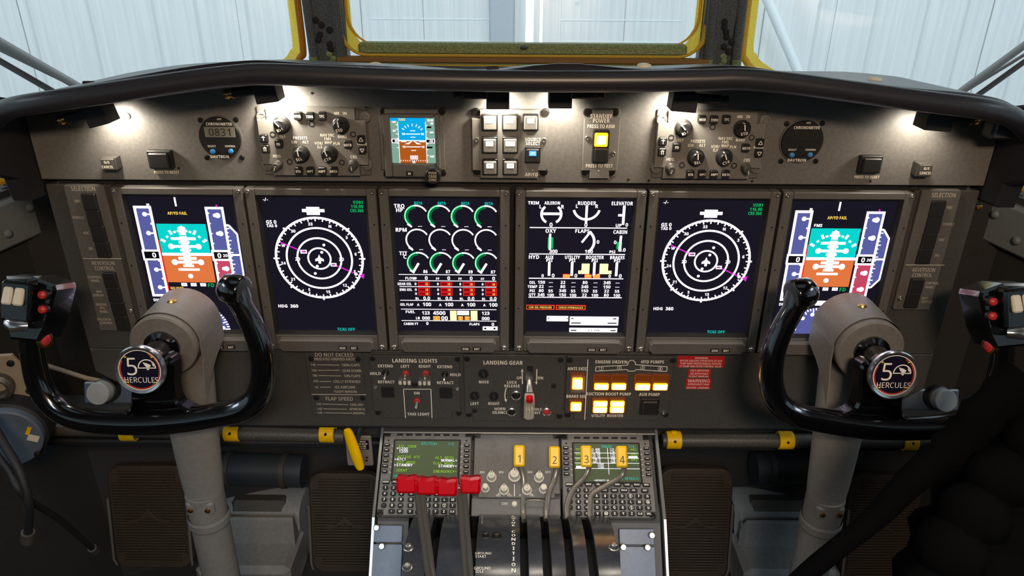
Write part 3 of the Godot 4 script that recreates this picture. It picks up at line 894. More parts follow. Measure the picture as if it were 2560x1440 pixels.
func displays() -> void:
	var labels := [
		"attitude display with blue and orange horizon beside the four-key reversion column",
		"navigation display with compass rings beside the attitude display above the speed placard",
		"engine display with three rows of four round dials",
		"systems display with red check messages and white trim scales",
		"navigation display with compass rings above the red warning stickers",
		"attitude display with blue and orange horizon beside the two-key reversion column"]
	var xs := [-0.4275, -0.2574, -0.0872, 0.0872, 0.2574, 0.4280]
	for i in 6:
		var t := thing("multifunction_display", labels[i], "display", Vector3(xs[i], 0.8485, 0.0), Basis(), "large flight displays")
		O = Vector2(xs[i], 0.8485)
		# bezel: a frame of four bevelled rails round the recessed screen
		var W := 0.1668
		var H := 0.2350
		var sc := Vector2(0.0, 0.0075)       # centre of the screen in the unit
		var sw := 0.142
		var sh_ := 0.201
		var outer := rrect(W, H, 0.003, 2)
		var bez := S()
		for side in [[-1, 0], [1, 0], [0, 1], [0, -1]]:
			var r: Rect2
			if side[0] != 0:
				var xo: float = side[0] * W * 0.5
				var xi: float = side[0] * sw * 0.5
				r = Rect2(minf(xo, xi), -H * 0.5, absf(xo - xi), H)
			else:
				var yo: float = side[1] * H * 0.5
				var yi: float = sc.y + side[1] * sh_ * 0.5
				r = Rect2(-sw * 0.5, minf(yo, yi), sw, absf(yo - yi))
			bez.box(T(Vector3(rc(r).x, rc(r).y, 0.0)), Vector3(r.size.x, r.size.y, 0.016), 0.0012)
		part(t, "bezel", bez, M.bezel)
		# sloping black recess and the screen
		var rec := S()
		var a := [Vector3(-sw * 0.5, sc.y - sh_ * 0.5, 0.0075), Vector3(sw * 0.5, sc.y - sh_ * 0.5, 0.0075), Vector3(sw * 0.5, sc.y + sh_ * 0.5, 0.0075), Vector3(-sw * 0.5, sc.y + sh_ * 0.5, 0.0075)]
		var ins := 0.004
		var b := [Vector3(-sw * 0.5 + ins, sc.y - sh_ * 0.5 + ins, 0.001), Vector3(sw * 0.5 - ins, sc.y - sh_ * 0.5 + ins, 0.001), Vector3(sw * 0.5 - ins, sc.y + sh_ * 0.5 - ins, 0.001), Vector3(-sw * 0.5 + ins, sc.y + sh_ * 0.5 - ins, 0.001)]
		for k in 4:
			rec.quad(a[k], a[(k + 1) % 4], b[(k + 1) % 4], b[k], Vector3(0, 0, 1))
		part(t, "recess", rec, M.matt_black)
		var screen := part(t, "screen", S().box(T(Vector3(0, sc.y, -0.0005)), Vector3(sw - 0.002, sh_ - 0.002, 0.003)), M.scr_dark)
		var led := part(t, "ledge", S().prism(T(Vector3(0, -0.1045, 0.008)), PackedVector2Array([Vector2(-0.066, -0.006), Vector2(-0.061, -0.0115), Vector2(0.061, -0.0115), Vector2(0.066, -0.006), Vector2(0.066, 0.004), Vector2(0.062, 0.008), Vector2(-0.062, 0.008), Vector2(-0.066, 0.004)]), 0.0, 0.009, 0.002), M.bezel)
		for k in 2:
			var btn := part(t, "dimmer_button", S().box(T(Vector3(0.0235 + k * 0.0158, -0.1075, 0.0175)), Vector3(0.0115, 0.0065, 0.003), 0.0008), M.key)
			part(btn, "lettering", S().glyphs(T(Vector3(0.0235 + k * 0.0158, -0.1075, 0.0192)), bold_font, "DIM" if k == 0 else "BRT", 0.0034, 0.9), M.print)
		for s in [-1.0, 1.0]:
			screw(t, O + Vector2(s * 0.0765, -0.1115), 0.008, 0.0042, M.steel, "hex")
			screw(t, O + Vector2(s * 0.079, 0.1135), 0.008, 0.003, M.steel, "hex")
			for k in 3:
				screw(t, O + Vector2(s * 0.0785, 0.07 - 0.06 * k), 0.008, 0.0012, M.matt_black)
		var sc2 := new_screen(sw, sh_)
		match i:
			0, 5: draw_attitude(sc2, i == 5)
			1, 4: draw_navigation(sc2)
			2: draw_engine(sc2)
			3: draw_systems(sc2)
		sc2.commit(screen, Vector3(0, sc.y, 0.0012))
		# the light the screen throws into the cockpit
		area_light("screen_light", Vector3(xs[i], 0.856, 0.012), Vector3(xs[i], 0.856, 1.0), Vector2(sw, sh_), rgb(200, 190, 225), 0.0022 if i in [0, 5] else 0.0010)


func draw_attitude(s: Screen, right: bool) -> void:
	s.line("white", 2, 0.452, 0.025, 0.452, 0.085, 0.016)
	s.text("amber", 2, 0.45, 0.132, "AP/YD FAIL", 0.02, 0.85)
	# speed tape
	s.fill("blue", 1, 0.075, 0.095, 0.205, 0.715)
	s.frame("white", 2, 0.07, 0.092, 0.21, 0.72, 0.024)
	for k in 5:
		var v := 0.14 + k * 0.13
		if absf(v - 0.42) > 0.05:
			s.line("white", 2, 0.17, v, 0.21, v, 0.014); s.dot("white", 2, 0.15, v, 0.022)
			s.line("white", 2, 0.185, v - 0.065, 0.21, v - 0.065, 0.018)
	s.fill("black", 3, 0.06, 0.392, 0.215, 0.455)
	s.frame("white", 4, 0.06, 0.392, 0.215, 0.455, 0.018)
	s.text("white", 4, 0.16, 0.424, "0", 0.035)
	s.line("red", 2, 0.228, 0.32, 0.228, 0.72, 0.012)
	# horizon
	s.fill("cyan", 1, 0.235, 0.205, 0.69, 0.413)
	s.fill("white", 2, 0.235, 0.408, 0.70, 0.428)
	s.fill("orange", 1, 0.235, 0.425, 0.69, 0.622)
	for a in [-60, -45, -30, -20, -10, 10, 20, 30, 45, 60]:
		s.ray("white", 2, 0.463, 0.40, 90.0 + a, 0.20, 0.245 if absi(a) in [30, 60] else 0.22, 0.024)
	s.fill("white", 3, 0.432, 0.225, 0.494, 0.282)
	s.poly("white", 3, [[0.42, 0.24], [0.463, 0.215], [0.506, 0.24]])
	s.line("white", 3, 0.345, 0.307, 0.575, 0.307, 0.026)
	s.line("white", 3, 0.34, 0.362, 0.585, 0.362, 0.026)
	s.dot("white", 3, 0.335, 0.362, 0.028); s.dot("white", 3, 0.59, 0.362, 0.028)
	for k in [[0.05, 0.332], [0.05, 0.388], [0.05, 0.50]]:
		s.line("white", 3, 0.463 - k[0], k[1], 0.463 + k[0], k[1], 0.024)
	s.poly("white", 3, [[0.43, 0.29], [0.497, 0.29], [0.497, 0.5], [0.43, 0.5]])
	s.line("white", 3, 0.38, 0.447, 0.55, 0.447, 0.03)
	s.line("white", 3, 0.345, 0.474, 0.575, 0.474, 0.026)
	s.dot("white", 3, 0.34, 0.474, 0.03); s.dot("white", 3, 0.585, 0.474, 0.03)
	s.line("white", 3, 0.36, 0.527, 0.56, 0.527, 0.024)
	s.dot("white", 3, 0.463, 0.575, 0.024)
	for k in 3:
		s.frame("white", 2, 0.385 + k * 0.09 - 0.02, 0.632, 0.385 + k * 0.09 + 0.02, 0.645, 0.014)
	s.text("green", 2, 0.64, 0.642, "FD", 0.026)
	s.text("amber", 2, 0.31, 0.665, "NO VSPD", 0.017, 0.9)
	# height tape
	s.fill("blue", 1, 0.725, 0.1, 0.862, 0.392)
	s.fill("rose", 1, 0.725, 0.46, 0.862, 0.715)
	s.frame("white", 2, 0.72, 0.095, 0.868, 0.72, 0.022)
	for k in 9:
		var v2 := 0.13 + k * 0.07
		s.poly("white", 2, [[0.722, v2 - 0.012], [0.745, v2], [0.722, v2 + 0.012]])
	for v3 in [0.145, 0.27, 0.52, 0.64]:
		s.dot("white", 2, 0.815, v3, 0.026); s.dot("white", 2, 0.79, v3, 0.018)
	s.fill("black", 3, 0.71, 0.392, 0.862, 0.455)
	s.frame("white", 4, 0.71, 0.392, 0.862, 0.455, 0.02)
	s.text("white", 4, 0.77, 0.424, "0", 0.034); s.text("white", 4, 0.825, 0.424, "20", 0.02)
	s.line("magenta", 2, 0.82, 0.072, 0.82, 0.09, 0.014)
	# vertical speed
	s.poly("blue", 1, [[0.875, 0.215], [0.90, 0.215], [0.965, 0.275], [0.965, 0.565], [0.90, 0.622], [0.875, 0.622]])
	for q in [[0.872, 0.212, 0.902, 0.212], [0.902, 0.212, 0.968, 0.275], [0.968, 0.275, 0.968, 0.565], [0.968, 0.565, 0.902, 0.625], [0.902, 0.625, 0.872, 0.625], [0.872, 0.42, 0.968, 0.42]]:
		s.line("white", 2, q[0], q[1], q[2], q[3], 0.018)
	for k in 14:
		s.line("white", 2, 0.875, 0.235 + k * 0.028, 0.905 if k % 3 == 0 else 0.892, 0.235 + k * 0.028, 0.01)
	# heading arc
	var o := s.p(0.455, 0.99)
	var pts := PackedVector2Array()
	for k in 25:
		var a := deg_to_rad(2.0 + k * 176.0 / 24.0)
		pts.append(o + Vector2(cos(a), sin(a)) * 0.295 * s.w)
	s.sh("blue", 1).cap(s.z(1), pts, 0, 1)
	for k in 33:
		s.ray("white", 2, 0.455, 0.99, 4.0 + k * 5.4, 0.272 if k % 3 else 0.25, 0.297, 0.012)
	for k in 8:
		s.dot("white", 2, 0.455 + 0.232 * cos(deg_to_rad(8 + k * 24.0)), 0.99 - 0.232 * sin(deg_to_rad(8 + k * 24.0)) * 0.7, 0.02)
	s.fill("white", 2, 0.405, 0.727, 0.505, 0.763)
	s.fill("white", 2, 0.37, 0.735, 0.54, 0.753)
	s.poly("white", 2, [[0.40, 1.0], [0.43, 0.955], [0.46, 1.0]])
	s.dot("white", 2, 0.455, 0.91, 0.014); s.dot("white", 2, 0.435, 0.935, 0.014)
	s.text("white", 2, 0.085, 0.755, "DH", 0.02); s.text("white", 2, 0.16, 0.755, "000", 0.02)
	s.line("white", 2, 0.25, 0.735, 0.25, 0.77, 0.016)
	if right:
		s.text("white", 2, 0.29, 0.185, "FMS", 0.02)
		s.text("green", 2, 0.80, 0.745, "29.92IN", 0.022); s.text("teal", 2, 0.93, 0.74, "IN", 0.022)
		s.text("green", 2, 0.82, 0.80, "VOR2", 0.022); s.text("green", 2, 0.80, 0.825, "114.7", 0.02)
		s.frame("white", 2, 0.20, 0.93, 0.26, 0.95, 0.014)


func draw_navigation(s: Screen) -> void:
	var u := 0.505
	var v := 0.442
	s.arc("white", 2, u, v, 0.405, 0, 360, 0.021)
	for k in [[0.305, 0.018], [0.205, 0.017], [0.105, 0.016]]:
		s.arc("white", 2, u, v, k[0], 0, 360, k[1])
	for k in 72:
		s.ray("white", 2, u, v, k * 5.0, 0.372 if k % 2 == 0 else 0.388, 0.402, 0.011)
	for k in 12:
		var a := deg_to_rad(k * 30.0 + 8.0)
		var txt: String = ["6", "3", "N", "33", "30", "W", "24", "21", "S", "15", "12", "E"][k]
		s.text("white", 3, u + 0.347 * cos(a), v - 0.347 * sin(a) * s.w / s.h, txt, 0.02)
	for a in [0, 45, 135, 180, 225, 270, 315]:
		s.ray("white", 2, u, v, a, 0.395, 0.43, 0.016)
	s.fill("white", 2, 0.435, 0.083, 0.555, 0.137)
	s.fill("white", 2, 0.395, 0.097, 0.60, 0.118)
	# course line
	for sg in [1.0, -1.0]:
		s.ray("magenta", 2, u, v, 155.0 if sg > 0 else -25.0, 0.14, 0.40, 0.011)
	s.frame("white", 3, u - 0.165, v - 0.058, u - 0.115, v - 0.04, 0.01)
	s.frame("white", 3, u + 0.105, v + 0.035, u + 0.15, v + 0.052, 0.01)
	s.poly("magenta", 3, [[u + 0.36, v + 0.12], [u + 0.41, v + 0.105], [u + 0.40, v + 0.145]])
	s.dot("white", 3, u - 0.36, v - 0.122, 0.016); s.dot("white", 3, u + 0.33, v + 0.11, 0.016)
	for q in [[0.055, -0.097], [0.028, -0.045], [-0.028, 0.055], [-0.055, 0.108]]:
		s.dot("white", 2, u + q[0], v + q[1], 0.0135)
	s.text("white", 2, u - 0.205, v + 0.004, "20", 0.022); s.text("white", 2, u + 0.205, v + 0.004, "20", 0.022)
	s.poly("white", 3, [[u - 0.012, v + 0.035], [u - 0.012, v + 0.015], [u - 0.04, v + 0.02], [u - 0.04, v + 0.005], [u - 0.012, v - 0.008], [u, v - 0.03], [u + 0.012, v - 0.008], [u + 0.04, v + 0.005], [u + 0.04, v + 0.02], [u + 0.012, v + 0.015], [u + 0.012, v + 0.035]])
	s.text("white", 2, 0.075, 0.035, "-/-", 0.022)
	s.text("white", 2, 0.10, 0.187, "GS 0", 0.024); s.text("white", 2, 0.10, 0.213, "TAS 0", 0.02)
	s.text("green", 2, 0.955, 0.05, "VOR1", 0.021, 0.9, 1); s.text("green", 2, 0.955, 0.078, "116.90", 0.021, 0.9, 1); s.text("green", 2, 0.955, 0.106, "CRS 360", 0.021, 0.8, 1)
	s.text("white", 2, 0.10, 0.795, "HDG", 0.022); s.text("white", 2, 0.21, 0.795, "360", 0.024)
	s.text("teal", 2, 0.69, 0.972, "TCAS OFF", 0.022, 0.9)


func draw_engine(s: Screen) -> void:
	for k in 4:
		var u := 0.235 + k * 0.213
		for row in 3:
			var v: float = [0.142, 0.305, 0.468][row]
			var lit: String = "white" if row == 1 else "mint"
			s.arc(lit, 2, u, v, 0.104, 100 if row != 1 else 30, 240, 0.014)
			if row != 1:
				s.arc("forest", 2, u, v, 0.087, 92, 235, 0.022)
				s.arc("white", 3, u, v, 0.104, 28, 100, 0.014)
			s.line("white", 3, u - 0.085, v + 0.052, u - 0.045, v + 0.072, 0.016)
			if row < 2:
				s.text("white", 2, u + 0.03, v + 0.068, "---", 0.02)
		s.text("teal", 3, u + 0.025, 0.052, "BETA", 0.019, 0.85)
		s.line("white", 3, u + 0.0, 0.47, u - 0.055, 0.535, 0.022)
		s.text("white", 3, u + 0.06, 0.53, ["86", "87", "89", "87"][k], 0.022, 0.9)
		s.text("white", 2, u - 0.04, 0.582, "FF", 0.016); s.text("white", 2, u + 0.065, 0.578, "0", 0.026)
		for q in [[0.607, 0.636], [0.65, 0.678], [0.682, 0.708]]:
			s.fill("maroon", 1, u - 0.015, q[0], u + 0.10, q[1])
			s.frame("red", 2, u - 0.012, q[0] + 0.003, u + 0.092, q[1] - 0.003, 0.009)
			s.line("orange", 3, u + 0.055, q[0] + 0.006, u + 0.055, q[1] - 0.006, 0.008)
			s.text("white", 2, u - 0.04, (q[0] + q[1]) * 0.5, "0", 0.017)
			s.text("amber", 3, u + 0.07, (q[0] + q[1]) * 0.5, "0", 0.016)
		s.text("white", 2, u + 0.06, 0.728, "0.0", 0.024); s.text("white", 2, u - 0.03, 0.73, "BL", 0.016)
		s.text("white", 2, u + 0.06, 0.775, "100", 0.026); s.text("white", 2, u - 0.025, 0.778, "A", 0.018)
	for q in [["TRQ", 0.085, 0.075], ["HP", 0.085, 0.10], ["RPM", 0.09, 0.235], ["TIT", 0.095, 0.40], ["C", 0.11, 0.425]]:
		s.text("white", 2, q[1], q[2], q[0], 0.026)
	s.text("white", 2, 0.15, 0.58, "FLOW", 0.018); s.text("white", 2, 0.09, 0.622, "GEAR OIL", 0.018, 0.85); s.text("white", 2, 0.10, 0.665, "ENG OIL", 0.018, 0.85); s.text("white", 2, 0.10, 0.777, "OIL FLAP", 0.018, 0.85)
	for v in [0.553, 0.598, 0.642, 0.745, 0.812, 0.9]:
		s.line("white", 2, 0.04, v, 0.965, v, 0.006)
	s.text("white", 2, 0.13, 0.832, "FUEL", 0.02); s.text("white", 2, 0.20, 0.88, "LB", 0.018)
	for q in [[0.28, "0"], [0.86, "0"]]:
		s.text("white", 2, q[0], 0.84, "123", 0.024); s.text("white", 2, q[0], 0.88, "000", 0.024)
	s.text("white", 2, 0.41, 0.84, "4500", 0.028); s.fill("amber", 2, 0.35, 0.865, 0.415, 0.895); s.text("red", 3, 0.383, 0.88, "0.0", 0.02); s.text("white", 2, 0.46, 0.88, "00", 0.03)
	s.fill("cream", 2, 0.515, 0.822, 0.578, 0.895); s.fill("cream", 2, 0.715, 0.822, 0.78, 0.895); s.fill("white", 2, 0.585, 0.822, 0.70, 0.855)
	s.fill("amber", 2, 0.59, 0.865, 0.64, 0.893); s.fill("amber", 2, 0.655, 0.865, 0.705, 0.893); s.text("red", 3, 0.615, 0.88, "0.0", 0.018); s.text("red", 3, 0.68, 0.88, "0.0", 0.018)
	s.text("white", 2, 0.13, 0.925, "CABIN FT", 0.018, 0.9); s.text("white", 2, 0.29, 0.922, "0", 0.022); s.text("white", 2, 0.75, 0.925, "FLAPS", 0.018); s.text("white", 2, 0.93, 0.925, "0", 0.024)
	s.fill("white", 2, 0.83, 0.942, 0.975, 0.972); s.fill("dark", 3, 0.845, 0.95, 0.865, 0.964); s.fill("dark", 3, 0.935, 0.95, 0.955, 0.964)


func draw_systems(s: Screen) -> void:
	for v in [0.213, 0.398, 0.574, 0.715]:
		s.line("white", 2, 0.045, v, 0.94, v, 0.009)
	s.text("white", 2, 0.075, 0.045, "TRIM", 0.021); s.text("white", 2, 0.245, 0.045, "AILERON", 0.021, 0.8); s.text("white", 2, 0.56, 0.045, "RUDDER", 0.024, 0.9); s.text("white", 2, 0.88, 0.045, "ELEVATOR", 0.024, 0.85)
	s.arc("white", 2, 0.24, 0.12, 0.09, 130, 240, 0.022); s.arc("white", 2, 0.24, 0.12, 0.09, -60, 50, 0.022)
	s.line("white", 2, 0.15, 0.118, 0.33, 0.118, 0.024); s.text("white", 2, 0.24, 0.193, "0", 0.028)
	s.text("white", 2, 0.14, 0.07, "L", 0.024); s.text("white", 2, 0.34, 0.07, "R", 0.024)
	s.arc("white", 2, 0.56, 0.07, 0.12, 195, 345, 0.022); s.line("white", 2, 0.56, 0.06, 0.56, 0.185, 0.022); s.text("white", 2, 0.47, 0.065, "L", 0.024); s.text("white", 2, 0.65, 0.065, "R", 0.024); s.text("white", 2, 0.56, 0.192, "0", 0.028)
	s.line("white", 2, 0.90, 0.06, 0.90, 0.19, 0.024); s.line("white", 2, 0.85, 0.125, 0.91, 0.125, 0.022); s.text("white", 2, 0.86, 0.195, "UP", 0.022); s.text("white", 2, 0.935, 0.19, "0", 0.024)
	s.text("white", 2, 0.24, 0.235, "OXY", 0.026); s.line("green", 2, 0.24, 0.28, 0.24, 0.36, 0.05); s.line("white", 3, 0.235, 0.255, 0.235, 0.37, 0.02); s.text("white", 3, 0.27, 0.378, "300", 0.024)
	s.text("white", 2, 0.53, 0.235, "FLAPS", 0.024); s.line("white", 2, 0.61, 0.235, 0.53, 0.315, 0.02); s.arc("white", 2, 0.52, 0.31, 0.125, -50, 50, 0.024); s.text("white", 2, 0.68, 0.31, "0", 0.024); s.text("white", 2, 0.60, 0.378, "100", 0.024)
	s.text("white", 2, 0.88, 0.24, "CABIN", 0.024, 0.9); s.line("white", 2, 0.89, 0.265, 0.885, 0.375, 0.022); s.line("green", 1, 0.88, 0.31, 0.88, 0.36, 0.05); s.text("white", 2, 0.84, 0.312, "0", 0.024); s.text("white", 2, 0.82, 0.38, "PSI", 0.02); s.text("white", 2, 0.91, 0.365, "0.0", 0.024)
	s.text("white", 2, 0.09, 0.42, "HYD", 0.026)
	for k in 4:
		var u: float = [0.235, 0.45, 0.66, 0.87][k]
		s.text("white", 2, u, 0.42, ["AUX", "UTILITY", "BOOSTER", "BRAKES"][k], 0.023, 0.85); s.text("white", 2, u, 0.443, "PSI", 0.021)
		s.line("white", 2, u, 0.455, u, 0.555, 0.024)
		s.text("white", 2, u + 0.04, 0.553, "0", 0.026)
		s.text("white", 2, u - 0.06, 0.555, "0", 0.022)
		# rows of engine readings
		for r in 4:
			var w2: float = 0.05 - r * 0.002
			s.text("white", 2, u - 0.07 + (0.0 if k == 0 else -0.01), 0.603 + r * 0.031, ["150", "22", "80", "345"][(r + k) % 4], 0.022)
			s.text("white", 2, u + 0.02, 0.605 + r * 0.031, ["---", "---", "55", "100"][r], 0.021)
	s.fill("cream", 2, 0.54, 0.465, 0.615, 0.538); s.fill("cream", 2, 0.51, 0.515, 0.615, 0.54); s.fill("cream", 2, 0.71, 0.465, 0.79, 0.538); s.fill("cream", 2, 0.71, 0.515, 0.825, 0.54)
	for q in [[0.37, "0.0"], [0.575, "0.0"], [0.655, "0.0"]]:
		s.fill("red", 2, q[0] - 0.005, 0.54, q[0] + 0.065, 0.572); s.fill("amber", 3, q[0], 0.545, q[0] + 0.06, 0.567); s.text("red", 4, q[0] + 0.03, 0.556, q[1], 0.016)
	for r in 4:
		s.text("white", 2, 0.08, 0.605 + r * 0.031, ["OIL", "TEMP", "PSI", "QTY"][r], 0.02, 0.9)
	for q in [[0.02, 0.30, "CHK OIL PRESSURE"], [0.31, 0.60, "CHECK HYDRAULICS"]]:
		s.fill("red", 1, q[0], 0.772, q[1], 0.81); s.fill("black", 2, q[0] + 0.012, 0.779, q[1] - 0.012, 0.803)
		s.frame("orange", 3, q[0] + 0.008, 0.777, q[1] - 0.008, 0.805, 0.004)
		s.text("amber", 3, (q[0] + q[1]) * 0.5, 0.791, q[2], 0.0145, 0.88)
	s.fill("white", 1, 0.225, 0.857, 0.435, 0.898); s.fill("white", 1, 0.45, 0.86, 0.925, 0.928); s.fill("white", 1, 0.45, 0.948, 0.92, 0.985)
	for q in [[0.465, 0.875, 0.485], [0.87, 0.875, 0.905], [0.465, 0.91, 0.56], [0.82, 0.91, 0.91], [0.465, 0.967, 0.52], [0.855, 0.967, 0.905], [0.24, 0.875, 0.25], [0.42, 0.875, 0.43]]:
		s.line("dark", 2, q[0], q[1], q[2], q[1], 0.012)
	s.text("dark", 2, 0.69, 0.967, "4  9  1000", 0.014)


# ---- units on the upper fascia
func plate(t: Node3D, r: Rect2, z: float, depth: float, m: Material, poly = null, called := "faceplate") -> MeshInstance3D:
	var pl: PackedVector2Array = rrect(r.size.x, r.size.y, 0.002, 2) if poly == null else poly
	return part(t, called, S().prism(at(rc(r), z), pl, 0.0, depth, 0.0008), m)

func square_key(t: Node3D, p: Vector2, w: float, h: float, z: float, depth: float, m: Material, called := "button") -> MeshInstance3D:
	return part(t, called, S().prism(at(p, z), rrect(w, h, minf(w, h) * 0.16, 2), 0.0, depth, minf(w, h) * 0.09), m)

func round_knob(t: Node3D, p: Vector2, z: float, r: float, hgt: float, turn: float, cap_text := "", m: Material = null) -> void:
	# skirt, tapered body, a wing with a pale pointer line and a lettered cap
	var mm: Material = M.black if m == null else m
	var k := part(t, "knob", S().lathe(at(p, z), [Vector2(r, 0), Vector2(r, hgt * 0.25), Vector2(r * 0.86, hgt * 0.33), Vector2(r * 0.74, hgt * 0.9), Vector2(r * 0.64, hgt), Vector2(0, hgt)], 26), mm)
	var bs := Rz(turn)
	part(k, "wing", S().box(Transform3D(bs, Vector3(p.x - O.x, p.y - O.y, z + hgt) + bs * Vector3(0, r * 0.28, 0.0)), Vector3(r * 0.42, r * 0.9, hgt * 0.2), r * 0.06), mm)
	part(k, "pointer", S().bar(Transform3D(bs, Vector3(p.x - O.x, p.y - O.y, z + hgt * 1.105)), Vector2(0, r * 0.02), Vector2(0, r * 0.72), r * 0.13), M.print)
	part(k, "pointer", S().box(Transform3D(bs, Vector3(p.x - O.x, p.y - O.y, z + hgt * 0.6) + bs * Vector3(0, r * 0.80, 0)), Vector3(r * 0.13, 0.0006, hgt * 0.7)), M.print)
	if cap_text:
		part(k, "lettering", S().glyphs(Transform3D(Rz(turn * 0.6 + 8.0), Vector3(p.x - O.x, p.y - O.y - r * 0.34, z + hgt * 1.02)), bold_font, cap_text, r * 0.34), M.print)


func upper_units() -> void:
	for i in 2:
		nav_panel(Vector2(-0.2468, 1.0267) if i == 0 else Vector2(0.2414, 1.0261), "grey display control panel with black knobs beside the standby attitude screen" if i == 0 else "grey display control panel with black knobs beside the standby power switch", i)
		chronometer(Vector2(-0.3627, 1.0294) if i == 0 else Vector2(0.3576, 1.03), "round black chronometer reading 0831" if i == 0 else "round black chronometer with a dim digit window", "0831" if i == 0 else "00:40")
	standby_display()
	source_panel()
	standby_power()
	# single push buttons
	for q in [[Rect2(-0.5108, 0.9897, 0.0182, 0.017), "small grey glideslope cancel button over the four-key reversion column"], [Rect2(0.5021, 0.9887, 0.0181, 0.018), "small grey glideslope cancel button over the two-key reversion column"]]:
		var t := thing("cancel_button", q[1], "button", Vector3(rc(q[0]).x, rc(q[0]).y, 0), Basis(), "glideslope cancel buttons")
		part(t, "body", S().box(T(Vector3(0, 0, 0.007)), Vector3(q[0].size.x, q[0].size.y, 0.014), 0.0012), M.dark_grey)
		var c := part(t, "cap", S().box(T(Vector3(0, 0, 0.0155)), Vector3(q[0].size.x * 0.86, q[0].size.y * 0.86, 0.005), 0.0012), M.dark_grey)
		var l := S()
		l.glyphs(T(Vector3(0, 0.0032, 0.0182)), bold_font, "G/S", 0.0032); l.glyphs(T(Vector3(0, -0.0026, 0.0182)), bold_font, "CANCEL", 0.0034, 0.8)
		part(c, "lettering", l, M.print)
	for q in [[Rect2(-0.4556, 0.9906, 0.0302, 0.0231), "square black press to reset button beside the 0831 chronometer"], [Rect2(0.4327, 0.9908, 0.0276, 0.0226), "square black press to reset button beside the dim chronometer"]]:
		var t := thing("reset_button", q[1], "button", Vector3(rc(q[0]).x, rc(q[0]).y, 0), Basis(), "press to reset buttons")
		var sz: Vector2 = q[0].size
		part(t, "frame", S().box(T(Vector3(0, 0, 0.004)), Vector3(sz.x, sz.y, 0.008), 0.001), M.black)
		part(t, "cap", S().box(T(Vector3(0, 0, 0.009)), Vector3(sz.x * 0.82, sz.y * 0.8, 0.006), 0.0015), M.key)
		part(t, "lettering", S().glyphs(T(Vector3(0.002, -sz.y * 0.5 - 0.0065, 0.0003)), bold_font, "PRESS TO RESET", 0.0036, 0.85), M.print)


